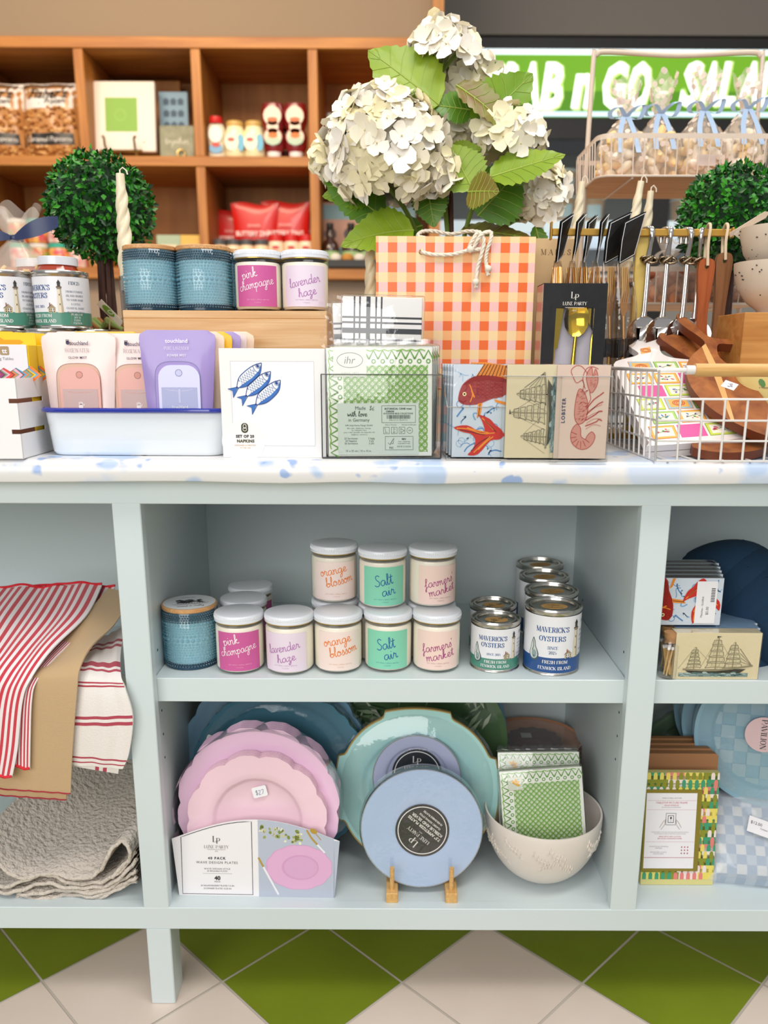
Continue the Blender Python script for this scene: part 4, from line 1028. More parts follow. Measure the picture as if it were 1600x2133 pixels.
putp('rose', 158, 692, ty+.028, 'pale pink rosewater spray pouch at the front left of the enamel tray', -.03)
putp('rose', 280, 694, ty+.036, 'pale pink rosewater spray pouch half hidden behind the lavender one', .0)
putp('lav', 366, 687, ty+.016, 'lavender spray pouch at the front right of the enamel tray', .02)
for i, (k, px, lab) in enumerate((('cream', 386, 'cream peach spray pouch directly behind the front lavender one'), ('yellow', 404, 'yellow spray pouch between the cream and lavender ones in the rear of the tray'), ('lav', 424, 'lavender spray pouch behind the yellow one at the rear of the tray'), ('rose', 438, 'pale pink spray pouch near the rear right corner of the tray'), ('cream', 455, 'rearmost cream spray pouch at the right of the tray'))):
    putp(k, px, 690, ty+.040+.024*i, lab, .03)
for i, (k, px, lab) in enumerate((('yellow', 215, 'yellow spray pouch behind the two rosewater pouches'), ('rose', 176, 'pale pink spray pouch hidden behind the front left rosewater pouch'))): putp(k, px, 690, ty+.065+.03*i, lab)
# --- fish napkin boxes
c = at(570, 953)
NB = thing('napkin_box', 'white napkin box printed with three blue sardines, foremost of its stack', 'napkins', group='white sardine napkin boxes')
W_, H_ = .1430, .1465
def sardine(mb, P, L=4, sc=1.0):
    bl, db = M('#2f6fc0', .5), M('#123f8c', .5)
    up = smooth_pts([(0, 0), (.01, .0055), (.022, .0062), (.034, .0048), (.043, .0015)], 4); dn = smooth_pts([(.043, .0015), (.034, -.0045), (.022, -.006), (.01, -.0048), (0, 0)], 4)
    mb.dpoly(P, [(a*sc, b*sc) for a, b in list(up)+list(dn)[1:-1]], M('#f2f5fa', .6), L)
    mb.dpoly(P, [(a*sc, b*sc) for a, b in list(dn)[:-1]]+[(.006*sc, -.001*sc), (.022*sc, -.0028*sc), (.034*sc, -.0022*sc)], bl, L+1)
    for q_ in (up, dn): mb.drib(P, [(a*sc, b*sc) for a, b in q_], .0008, db, L+2, 0)
    mb.dpoly(P, [(.002*sc, 0), (-.009*sc, .005*sc), (-.006*sc, .0005*sc), (-.011*sc, -.0045*sc)], bl, L+1)
    mb.drib(P, [(.002*sc, 0), (-.009*sc, .005*sc), (-.006*sc, .0005*sc), (-.011*sc, -.0045*sc), (.002*sc, -.001*sc)], .0006, db, L+2, 0)
    for i in range(7):
        for j in range(3): x = (.009+i*.0032+(j % 2)*.0016)*sc; y = (.0036-.0024*j)*sc; mb.drib(P, [(x, y+.001), (x-.0012, y), (x, y-.001)], .0005, db, L+3, 2)
    mb.dell(P, .037*sc, .0018*sc, .0016*sc, .0016*sc, db, L+3, 12); mb.dring(P, .037*sc, .0018*sc, .0024*sc, .0024*sc, .0004, db, L+3, 12); mb.drib(P, [(.0325*sc, .0048*sc), (.031*sc, .0005*sc), (.0325*sc, -.004*sc)], .0006, db, L+3)
def napkinbox():
    b = MB(); P = XZ(-W_/2, 0, 0)
    b.prism([(0, 0), (W_, 0), (W_, H_), (0, H_)], P, .0012, CARD, holes=[[(.015, .016), (W_-.015, .016), (W_-.015, H_-.018), (.015, H_-.018)]] if False else [])
    b.box(-W_/2, W_/2, .0012, .020, 0, H_, CARD)
    b.drect(P, .015, W_-.015, .016, H_-.017, M('#fbfbfd', .8), 1); b.dbox(P, .015, W_-.015, .016, H_-.017, .0006, M('#cfccd0', .6), 2)
    b.dell(P, .029, .022, .030, .028, CARD, 3, 40)
    b.build('box', NB, 0)
    f = MB()
    for sx, sy in ((.0225, .094), (.0345, .083), (.0475, .0715)):
        c_, k_ = math.cos(.72), math.sin(.72); sardine(f, (lambda sx, sy: lambda u, v, w=0: P(sx+u*1.12*c_-v*1.4*k_, sy+u*1.12*k_+v*1.4*c_, w))(sx, sy))
    og = M('#4f4a24', .4, .3)
    f.dpoly(P, rrect(.0095, .0135, .0045, 6, x0=.0265, y0=.0335), M('#3c3d1f', .4, .4), 5); f.dring(P, .0313, .0425, .0022, .0030, .0007, CARD, 6, 14); f.dring(P, .0313, .0385, .0026, .0024, .0007, CARD, 6, 14)
    f.text(P, 'SET OF 20', .0313, .0290, .0038, M('#2c2a14', .4), layer=5, bold=.05, space=1.1); f.text(P, 'NAPKINS', .0320, .0225, .0040, og, layer=5, bold=.05, space=1.1)
    f.text(P, 'DESIGNED & PRINTED', .0313, .0165, .0022, M('#c9a36a', .4), layer=5, maxw=.030); f.text(P, 'IN THE USA', .0313, .0130, .0020, M('#c9a36a', .4), layer=5, maxw=.016)
    f.build('sardine_print', NB, 0)
napkinbox()
for i, lab in enumerate((None, 'white sardine napkin box second in its stack', 'white sardine napkin box third in its stack', 'rearmost white sardine napkin box in its stack')):
    place(NB, (wp(571, 900, c.y).x, c.y+.022*i, Zc), label=lab)
# --- acrylic holder with green napkins
c = at(795, 956); hx = wp(795, 900, c.y).x; w2 = .0815
ACR = film('clear_acrylic', '#fbfcfb', 1.0, .03); ACD = M('#34363a', .15, coat=.6)
def acrylic_box(name, label, x, y, w2, d, zf, zs__, edge=True, group=None):
    t = thing(name, label, 'holder', (x, y, Zc), group=group)
    b = MB(); b.add([(-w2, 0, 0), (w2, 0, 0), (w2, 0, zf), (-w2, 0, zf)], [(0, 1, 2, 3)], ACR); b.box(-w2, w2, 0, d, 0, .002, ACR)
    for s_ in (-1, 1): b.add([(s_*w2, 0, 0), (s_*w2, d, 0), (s_*w2, d, zs__), (s_*w2, 0, zf)], [(0, 1, 2, 3)], ACR)
    b.box(-w2, w2, d-.002, d, 0, zs__, ACR); b.build('box', t, 0)
    e = MB(); m_ = ACD if edge else M('#b9b4b0', .2, coat=.5); th = .0009
    e.tube([(-w2, 0, .001), (w2, 0, .001)], th*(1.4 if edge else 1), m_, 6)
    if edge:
        e.tube([(-w2, 0, zf), (-w2, 0, .001)], th, m_, 6); e.tube([(w2, 0, zf), (w2, 0, .001)], th, m_, 6)
    e.tube([(-w2, d, zs__), (-w2, 0, zf), (w2, 0, zf), (w2, d, zs__)], th*.8, m_ if edge else m_, 6)
    e.build('edges', t, 60); return t
acrylic_box('napkin_holder', 'clear acrylic napkin holder with dark edges full of green cane print napkins', hx, c.y, w2, .115, .113, .113)
g_ = 'green cane print napkin packs in the acrylic holder'
NBK = napkin_pack('green cane print napkin pack with white care sticker, foremost in the acrylic holder', g_, True)
NBK.scale = (1.11, 1, 1.11)
for i in range(4):
    place(NBK, (hx-.002+.003*i*(1 if i else 0), c.y+.006+.0225*i, Zc+.003+.0015*i), rot=Euler((-.02-.005*i, -.01+.008*i, 0)), label=(None, 'green cane print napkin pack second in the acrylic holder', 'green cane print napkin pack third in the acrylic holder', 'rearmost green cane print napkin pack in the acrylic holder')[i], scale=(1.12, 1, 1.14))
# --- black and white striped napkins
def stripe_pack():
    t = thing('napkin_pack', 'x', 'napkins'); S = .118; hS = .150
    MB().box(-S/2, S/2, 0, .014, 0, hS, M('#efece8', .7), .002, seg=2).build('napkins', t)
    P = XZ(-S/2, 0, 0); b = MB(); k_ = M('#2b2d33', .6)
    for v, wd in ((.1205, .0028), (.113, .0028), (.1015, .0075), (.0885, .0026), (.082, .0026), (.040, .003), (.03, .005)): b.drect(P, 0, S, v-wd/2, v+wd/2, k_, 1)
    for u, wd in ((.018, .0024), (.026, .0024), (.0385, .006), (.050, .0024), (.058, .0024)): b.drect(P, u-wd/2, u+wd/2, 0, hS, k_, 2)
    b.build('striped_print', t, 0)
    wr = MB(); wr.box(-S/2-.002, S/2+.004, -.002, .016, 0, hS+.003, FILM, .003, seg=2); wr.grid(14, 3, lambda i, j: Vector((-S/2-.002-.016*j*(1+.3*math.sin(i*9)), .006+.004*math.sin(i*17+j*5), hS*(.55+.45*i)+.004*j)), FILM)
    wr.build('clear_wrapper', t); return t
SP = stripe_pack(); p = wp(792, 615, .10)
for i, lab in enumerate(('black and white striped napkin pack in clear film behind the acrylic holder', 'second black and white striped napkin pack, peeking out left behind the first')):
    place(SP, (p.x-.009*i, .125+.022*i, Zc+(p.z-.150-Zc if not i else p.z-.156-Zc)*1.0), rot=Euler((-.03, .02 if i == 0 else -.03, 0)), label=lab, group='striped napkin packs')
t = thing('napkin_holder', 'plain card block holding the striped napkin packs up behind the acrylic holder', 'holder', (p.x, .112, Zc)); 
MB().box(-.055, .055, 0, .05, 0, max(.01, p.z-.158-Zc), CARD, .001).build('block', t)

# --- match boxes in three acrylic stands
def wave_bg(mb, P, w, h, L, seed=4):
    mb.drect(P, 0, w, 0, h, M('#dfeaf5', .5), L); rr = random.Random(seed); B = (M('#7fb0dd', .5), M('#5a93cf', .5), M('#a5c8e8', .5))
    for i in range(34):
        x, y = rr.uniform(.004, w-.008), rr.uniform(.006, h-.01); l = rr.uniform(.006, .016); a = rr.uniform(0, 3)
        pts = [(min(w-.001, max(.001, x+l*k*math.cos(a)+.003*math.sin(k*5+i))), min(h-.001, max(.001, y+l*k*math.sin(a)+.002*math.cos(k*6)))) for k in (-.5, -.2, .1, .4, .6)]
        mb.drib(P, pts, rr.uniform(.0008, .0022), rr.choice(B), L+1)
    for i in range(8): mb.dring(P, rr.uniform(.008, w-.008), rr.uniform(.01, h-.01), .0045, .0045, .0009, rr.choice(B), L+2, 14); 
def goldfish(mb, P, L=5, s=1.0, ox=0, oy=0):
    Q = lambda a, b: (ox+a*s, oy+b*s); RD, DR, OG, BR_ = M('#c8281d', .5), M('#86140f', .5), M('#e98a24', .5), M('#3a1410', .6)
    body = [Q(*q) for q in smooth_pts([(.007, .079), (.012, .096), (.026, .107), (.045, .109), (.0705, .104), (.0705, .084), (.052, .078), (.034, .071), (.018, .070), (.010, .073)], 4, True)]
    mb.dpoly(P, body, RD, L); mb.dpoly(P, [Q(*q) for q in ((.012, .096), (.026, .107), (.045, .109), (.0705, .104), (.0705, .1), (.045, .103), (.028, .101))], DR, L+1)
    mb.dpoly(P, [Q(*q) for q in ((.030, .107), (.042, .126), (.0705, .122), (.0705, .104), (.05, .109))], OG, L-1)
    for i in range(8): mb.drib(P, [Q(.032+.005*i, .108), Q(.042+.004*i, .124-.0003*i)], .0009*s, BR_, L, 0)
    mb.dell(P, *Q(.0155, .0845), .0027*s, .0027*s, M('#f0d9a0', .5), L+2, 12); mb.dell(P, *Q(.0155, .0845), .0013*s, .0013*s, BLACK, L+3, 10)
    mb.drib(P, [Q(.022, .097), Q(.0265, .085), Q(.0235, .074)], .0014*s, OG, L+2); mb.drib(P, [Q(.025, .089), Q(.029, .080)], .002*s, OG, L+2)
    mb.drib(P, [Q(.008, .076), Q(.014, .0735), Q(.018, .076)], .0012*s, DR, L+2)
    for i in range(6):
        for j in range(5): mb.dring(P, *Q(.034+.006*i, .081+.0045*j+.001*(i % 2)), .0026*s, .0022*s, .0004*s, DR, L+2, 8)
    mb.dpoly(P, [Q(*q) for q in ((.034, .072), (.040, .073), (.038, .058), (.033, .052))], OG, L+1); mb.drib(P, [Q(.037, .072), Q(.035, .055)], .0008*s, BR_, L+2, 0)
    mb.dpoly(P, [Q(*q) for q in ((.055, .078), (.0705, .074), (.0705, .070), (.058, .074))], OG, L+1)
    # second fish's tail below
    tail = [Q(*q) for q in smooth_pts([(.002, .040), (.020, .043), (.036, .035), (.044, .036), (.040, .049), (.036, .057), (.050, .052), (.058, .044), (.066, .038), (.0705, .030), (.064, .024), (.052, .022), (.036, .004), (.022, .003), (.028, .010), (.032, .022), (.026, .031), (.014, .034)], 3, True)]
    mb.dpoly(P, tail, RD, L+1)
    for q in (((.006, .039), (.022, .038), (.040, .032), (.058, .033)), ((.040, .053), (.048, .046), (.056, .037)), ((.030, .006), (.040, .016), (.052, .028)), ((.020, .040), (.034, .036), (.05, .033)), ((.036, .010), (.046, .020), (.056, .028))): mb.drib(P, [Q(*a) for a in q], .0015*s, OG, L+2)
    for q in (((.010, .037), (.026, .034), (.044, .030)), ((.044, .050), (.052, .042), (.060, .034)), ((.026, .008), (.038, .020), (.05, .027))): mb.drib(P, [Q(*a) for a in q], .0008*s, BR_, L+3)
INKS = M('#8d8468', .6); INKL = M('#b8ac8c', .6)
def ship(mb, P, L, w, h):
    """three masted ship, in a frame of w by h"""
    X = lambda a, b: (a*w, b*h); sail = M('#e3d5ac', .7)
    mb.dpoly(P, [X(.10, .20), X(.90, .22), X(.82, .12), X(.16, .12)], M('#3d3a34', .6), L+4); mb.drib(P, [X(.08, .21), X(.5, .185), X(.98, .30)], .0016*w/.07, INKS, L+5)
    for mx, mh, sw in ((.22, .74, .10), (.50, .98, .135), (.72, .86, .125)):
        mb.drib(P, [X(mx, .2), X(mx+.01, mh)], .0008*w/.07, INKS, L+5, 0)
        lv = 5
        for k in range(lv):
            y0 = .24+(mh-.30)*k/lv; y1 = .24+(mh-.30)*(k+.86)/lv; s0 = sw*(1-.13*k); s1 = sw*(1-.13*(k+1))
            mb.dpoly(P, [X(mx-s0, y0), X(mx+s0*.9, y0+.01), X(mx+s1, y1), X(mx-s1*.9, y1)], sail, L+1)
            for q in ((X(mx-s0, y0), X(mx, y0+.025), X(mx+s0*.9, y0+.01)), (X(mx+s0*.9, y0+.01), X(mx+s1*1.1, (y0+y1)/2), X(mx+s1, y1)), (X(mx-s1*.9, y1), X(mx+s1, y1)), (X(mx-s0, y0), X(mx-s0*.8, (y0+y1)/2), X(mx-s1*.9, y1))): mb.drib(P, q, .0006*w/.07, INKS, L+2, 2)
            for u in (-.4, 0, .4): mb.drib(P, [X(mx+s0*u, y0+.02), X(mx+s1*u, y1)], .0004*w/.07, INKL, L+2, 0)
        mb.drib(P, [X(mx, mh), X(mx+.25, .3)], .0004*w/.07, INKL, L+2, 0); mb.drib(P, [X(mx, mh), X(mx-.2, .22)], .0004*w/.07, INKL, L+2, 0)
    mb.dpoly(P, [X(.49, .96), X(.55, .99), X(.49, 1.0)], BLACK, L+3)
    for k in range(4): mb.dpoly(P, [X(.80, .27), X(.97, .30), X(.84+.02*k, .62-.08*k)], sail, L+1); mb.drib(P, [X(.97, .30), X(.80, .70-.1*k)], .0005*w/.07, INKS, L+2, 0)
    sea = M('#7f9a98', .6)
    mb.drect(P, .03*w, .93*w, .03*h, .12*h, sea, L+2)
    rr = random.Random(6)
    for k in range(30): a = rr.uniform(.03, .88); b = rr.uniform(.02, .14); mb.drib(P, [X(a, b), X(a+.03, b+.012), X(a+.06, b)], .0009*w/.07, M('#52706f', .6) if k % 2 else M('#a9bdb6', .6), L+6)
def lobster(mb, P, L):
    RC, RP = M('#c4493c', .6), M('#e09a88', .6)
    X = lambda a, b: (a, b)
    body = smooth_pts([(.030, .092), (.038, .086), (.043, .070), (.041, .052), (.032, .046), (.026, .055), (.026, .075)], 4, True)
    mb.dpoly(P, body, RP, L); mb.drib(P, body, .0009, RC, L+1, 0, True)
    claw = smooth_pts([(.046, .087), (.040, .100), (.039, .112), (.045, .120), (.047, .108), (.050, .118), (.054, .108), (.053, .096)], 4, True)
    mb.dpoly(P, claw, RP, L); mb.drib(P, claw, .0009, RC, L+1, 0, True)
    for q in (((.034, .088), (.036, .098), (.033, .104)), ((.044, .088), (.046, .080), (.044, .074), (.040, .068)), ((.033, .104), (.026, .100), (.021, .108), (.018, .116), (.024, .122), (.032, .121), (.040, .112)), ((.038, .092), (.034, .106), (.038, .118), (.046, .121), (.054, .118))): mb.drib(P, q, .0009, RC, L+1)
    tail = [(.030, .046), (.024, .040), (.022, .030), (.025, .020), (.034, .013), (.044, .013), (.052, .020), (.055, .030), (.050, .036), (.044, .030), (.042, .026), (.036, .030), (.035, .040)]
    tp = smooth_pts(tail, 3, True); mb.dpoly(P, tp, RP, L); mb.drib(P, tp, .0009, RC, L+1, 0, True)
    for k in range(7): a = R(160+k*28); mb.drib(P, [(.036+.006*math.cos(a), .030+.007*math.sin(a)), (.036+.014*math.cos(a), .030+.016*math.sin(a))], .0009, RC, L+2, 0)
    for k in range(4):
        y = .074-.0075*k; mb.drib(P, [(.041, y-.008), (.050+.002*k, y+.004-.002*k), (.058, y+.010-.003*k), (.063, y+.014-.005*k)], .0015, RC, L+1, 2); mb.drib(P, [(.042, y-.012), (.052, y-.006), (.062, y-.002-.002*k)], .001, RP, L+1)
    rr = random.Random(3)
    for k in range(70): a, b = rr.uniform(.027, .041), rr.uniform(.05, .09); mb.drib(P, [(a, b), (a+.0025, b+.001)], .0005, RC, L+2, 0)
    for k in range(16): a, b = rr.uniform(.042, .051), rr.uniform(.094, .114); mb.drib(P, [(a, b), (a+.002, b+.001)], .0005, RC, L+2, 0)
MW, MH, MD = .0705, .1230, .022
def matchbox(kind):
    t = thing('match_box', 'x', 'matches'); b = MB(); base = {'fish': '#dfeaf5', 'ship': '#f2e2b8', 'lobster': '#f2d6c2'}[kind]
    b.box(-MW/2, MW/2, 0, MD, 0, MH, M(base, .5, coat=.3)); b.drect(frame((MW/2, 0, 0), (0, 1, 0), (0, 0, 1)), .004, MD-.004, .004, MH-.004, M('#5b3238', .8), 1); P = XZ(-MW/2, 0, 0)
    if kind == 'fish': b.drect(frame((-MW/2, MD, 0), (0, -1, 0), (0, 0, 1)), 0, MD, 0, MH, M('#9dbfe2', .5), 1)
    if kind == 'fish': wave_bg(b, P, MW, MH, 1); goldfish(b, P)
    elif kind == 'ship':
        Q = lambda u, v, w=0: P(MW-.0105-v*.60, v*0+u*1.0, w)
        # picture turned upright along the long side
        S_ = lambda u, v, w=0: P(MW-.002-v, .004+u, w); ship(b, S_, 1, .112, .064)
    else: lobster(b, P, 2); b.text(P, 'LOBSTER', .0105, .0640, .0050, M('#2c3c64', .5), rot=PI/2, layer=3, bold=.03, space=1.25, maxw=.042)
    b.build('carton', t, 0)
    MB().box(-MW/2-.0006, MW/2+.0006, -.0008, MD+.0005, -.0003, MH+.001, FILM).build('clear_wrapper', t, 0)
    return t
MT = {k: matchbox(k) for k in ('fish', 'ship', 'lobster')}
for kind, px, py, n, lab in (('fish', 996, 958, 5, 'goldfish'), ('ship', 1107, 960, 4, 'sailing ship'), ('lobster', 1210, 961, 4, 'lobster')):
    c = at(px, py); x = wp(px, 900, c.y).x
    acrylic_box('match_box_stand', {'fish': 'clear acrylic stand of goldfish match boxes on the countertop', 'ship': 'clear acrylic stand of sailing ship match boxes', 'lobster': 'clear acrylic stand of red lobster match boxes'}[kind], x-.002, c.y-.006, .0385 if kind != 'fish' else .041, .12, .112 if kind != 'fish' else .071, .112, False, group='clear acrylic match box stands')
    for i in range(n):
        place(MT[kind], (x+(-.0022*i if kind == 'fish' else .0002*i), c.y+.0015+.0245*i, Zc+.0035), 0, '%s match box, %s in its acrylic stand' % (lab, ('foremost', 'second', 'third', 'fourth', 'rearmost')[i] if i < n-1 or n == 5 else 'rearmost'), '%s match boxes in an acrylic stand' % lab)
# ================================================================ rear of the countertop
def spot(px, py, Y): return wp(px, py, Y)
# --- bamboo riser
Yr = .205; a, b = wp(255, 646, Yr), wp(681, 646, Yr); zr = a.z; apr = wp(600, 738, Yr).z
t = thing('bamboo_riser', 'light bamboo display riser holding the blue hobnail candles and two candle jars', 'riser', ((a.x+b.x)/2, Yr, CT))
hw, hh = (b.x-a.x)/2, zr-CT
MB().box(-hw, hw, .0, .012, apr-CT, hh-.012, BAM, .001).build('front_apron', t, 0)
MB().box(-hw, hw, 0, .135, hh-.012, hh, BAM, .001).build('top', t, 0)
for s_ in (-1, 1): MB().box(s_*hw-(.012 if s_ > 0 else 0), s_*hw+(0 if s_ > 0 else .012), .0125, .135, 0, hh-.0125, BAM, .001).build('side_panel', t, 0)
for i in range(3): MB().box(-hw+.012, hw-.012, .02, .032, .02+.03*i, .04+.03*i, BAM, .001).build('slat', t, 0)
gh = 'blue hobnail glass candles'
for px, dy, lab in ((320, .045, 'blue hobnail candle with wooden lid at the left end of the bamboo riser'), (429, .045, 'blue hobnail candle second from the left on the bamboo riser'), (468, .092, 'blue hobnail candle mostly hidden behind another on the bamboo riser')):
    place(HOB, (wp(px, 640, Yr+dy).x, Yr+dy, zr), .1*px, lab, gh, scale=(1.03, 1.03, 1.075))
put_jar('pink', wp(540, 640, Yr+.042).x, Yr+.042, zr, 'pink champagne candle jar on the bamboo riser above the counter', 'candle jars on the riser', .08)
put_jar('lavender', wp(637, 640, Yr+.042).x, Yr+.042, zr, 'lavender haze candle jar at the right end of the bamboo riser', 'candle jars on the riser', .12)
put_jar('lavender', wp(590, 640, Yr+.095).x, Yr+.095, zr, 'candle jar barely seen between the two front jars on the riser', 'candle jars on the riser', .5)
# --- tins on the left
Yt = .265; p = wp(131, 684, Yt-.042); zt_ = p.z
t = thing('display_block', 'plain white block under the stacked oyster tins at the left', 'display block', (wp(70, 700, Yt).x, Yt+.04, Zc)); bh = zt_-.0885-Zc
MB().box(-.20, .035, -.085, .085, 0, bh, CARD, .002).build('block', t, 0)
gt = 'green banded tins stacked on the left'
for px, Y_, z, rz, lab in ((15, Yt, zt_, -.02, 'green banded lighthouse tin cut off by the left edge, in the upper row'), (131, Yt, zt_, -.50, 'green banded lighthouse tin at the right end of the upper row'), (78, Yt+.078, zt_, -.35, 'green banded lighthouse tin set back between the two upper tins'),
        (2, Yt-.002, zt_-.0886, .3, 'lower tin under the left tin of the stack, mostly hidden by yellow packs'), (104, Yt-.002, zt_-.0886, 1.9, 'lower tin under the right tin of the stack, above the rosewater pouch'), (196, Yt+.03, zt_-.0886, 2.2, 'lower tin at the right end of the stack with nothing on it')):
    place(TS, (wp(px, 640, Y_).x, Y_, z), rz, lab, gt, scale=1.13)
# --- red sauce jars and a bag of pasta behind the tins
t = thing('sauce_jar', 'red sauce jar with a white lid behind the upper row of tins', 'jar', (wp(121, 560, .385).x, .385, zt_))
RS = M('#b23a12', .12, coat=.8); q = wp(121, 537, .385).z-zt_
mb = MB(); mb.lathe([(0, 0), (.036, 0), (.040, .004), (.043, .03), (.043, q-.045), (.040, q-.030), (.031, q-.016), (.031, q-.010)], RS, 36); mb.build('jar', t, 60)
mb = MB(); mb.lathe([(.031, q-.014), (.0335, q-.014), (.0335, q-.001), (.032, q), (0, q)], LIDW, 40); mb.build('lid', t, 40)
place(t, tuple(t.location)); t2 = place(t, (wp(75, 560, .42).x, .42, zt_), label='red sauce jar partly hidden behind the gift bag with navy ribbon', group='red sauce jars')
t['group'] = 'red sauce jars'
mb = MB(); MB().box(-.2, .05, -.05, .06, 0, zt_-Zc-.0005, CARD, .002).build('display_block', None, 0, loc=(wp(70, 700, .40).x, .402, Zc))
tag(bpy.data.objects['display_block.001'] if 'display_block.001' in bpy.data.objects else bpy.data.objects['display_block'], 'plain white block behind the tins carrying the sauce jars', 'display block')
CEL = M('#fbeedd', .14, coat=.8, alpha=.26, bump=(38, .004))
def gift_bag(name, label, base, r, hb, ht, fillm, rib, fill='pasta', seed=1, group=None, dots=False, tails=1, stick=False, bow=True):
    rr = random.Random(seed); t = thing(name, label, 'bag', base, group=group)
    ph = [rr.uniform(0, 6) for _ in range(4)]
    def bagf(i, j):
        a = 2*PI*i; z = ht*j; k = hb/ht
        if j < k: u = j/k; rad = r*(.80+.25*math.sin(PI*min(1, u*1.15))**.6)*(1-.0*u) if u < .55 else r*(1.03-(1.03-.16)*((u-.55)/.45)**1.3)
        else: u = (j-k)/(1-k); rad = r*(.15+.50*u**.8)
        wv = (.02+.22*abs(j-k)*(1 if j > k else .35)); rad *= 1+wv*math.sin(7*a+ph[0])+wv*.6*math.sin(11*a+ph[1])
        if j > .93: z += .010*math.sin(5*a+ph[2])
        return Vector((rad*math.cos(a), rad*.8*math.sin(a), z))
    b = MB(); b.grid(66, 26, bagf, CEL, True); 
    if dots:
        W = M('#f3dfd0', .6, alpha=.85)
        for _ in range(110):
            i, j = rr.random(), (rr.uniform(.55, .98) if _ % 2 else rr.uniform(.08, .6)); c_ = bagf(i, j); n_ = (bagf(i+.01, j)-bagf(i-.01, j)).cross(bagf(i, j+.01)-bagf(i, j-.01)).normalized()
            u_ = n_.orthogonal().normalized(); v_ = n_.cross(u_); c_ = c_+n_*.0006
            b.add([c_+u_*.0052*math.cos(2*PI*k/10)+v_*.0052*math.sin(2*PI*k/10) for k in range(10)], [tuple(range(10))], W)
    b.build('cellophane_bag', t, 50)
    f = MB()
    for _ in range(95 if fill == 'pasta' else 46):
        a, u = rr.uniform(0, 2*PI), rr.random()**.5; zz = rr.uniform(.008, hb*.68); c_ = Vector((r*.82*u*math.cos(a), r*.68*u*math.sin(a), zz)); d = Vector((rr.uniform(-1, 1), rr.uniform(-1, 1), rr.uniform(-1, 1))).normalized()
        if fill == 'pasta': f.tube([c_-d*.008, c_+d.orthogonal()*.002, c_+d*.008], [.0035, .005, .0035], fillm[_ % len(fillm)], 6)
        else: f.tube([c_-d*.016, c_-d*.008, c_+d*.008, c_+d*.016], [.004, .0085, .0085, .004], fillm[_ % len(fillm)], 8)
    o = f.build(fill, t, 60); o['kind'] = 'stuff'
    m = M(rib, .35, sheen=.3); rb = MB()
    rb.lathe([(r*.17, hb-.005), (r*.20, hb), (r*.17, hb+.005)], m, 20)
    def band(pts, wd):
        vs = []; fs = []
        for i, p_ in enumerate(pts): vs += [Vector(p_)+Vector((0, 0, wd/2)), Vector(p_)-Vector((0, 0, wd/2))] if abs(pts[-1][0]-pts[0][0]) > abs(pts[-1][2]-pts[0][2]) else [Vector(p_)+Vector((wd/2, 0, 0)), Vector(p_)-Vector((wd/2, 0, 0))]
        rb.add(vs, [(2*i, 2*i+2, 2*i+3, 2*i+1) for i in range(len(pts)-1)], m)
    y = -r*.22
    if not bow:
        for s_, e in ((1, .026), (-1, .012)): rb.grid(10, 2, lambda i, j: Vector((s_*(.004+i*r*1.15), y-.010*math.sin(PI*i), hb+e*i+(j-.5)*(.008+.020*math.sin(PI*i*.85)))), m)
    for s_ in ((-1, 1) if bow else ()):
        band(smooth_pts([(0, y, hb), (s_*r*.35, y-.012, hb+.014), (s_*r*.7, y-.008, hb+.012+.006*s_), (s_*r*.55, y-.002, hb-.004), (0, y, hb)], 4), .009)
        if tails: band(smooth_pts([(s_*.004, y-.002, hb), (s_*r*.28, y-.018, hb-.03), (s_*r*(.30 if s_ < 0 else .45), -r*.98, hb-.07)], 4), .010)
    rb.build('ribbon', t, 60)
    if stick: s2 = MB(); s2.drect(XZ(.0, -r*.95, hb*.16), -.018, .018, 0, .020, M('#dcc9bd', .6), 1); s2.build('sticker', t, 0)
    return t
PASTA = [M('#e8bf6a', .6), M('#dcae58', .6), M('#f0cd86', .6)]
gift_bag('gift_bag', 'clear cellophane bag of pasta tied with a navy ribbon at the far left', (wp(34, 500, .40).x, .40, zt_+.0), .068, wp(34, 497, .40).z-zt_, wp(34, 436, .40).z-zt_, PASTA, '#1c2c57', seed=4, bow=False)
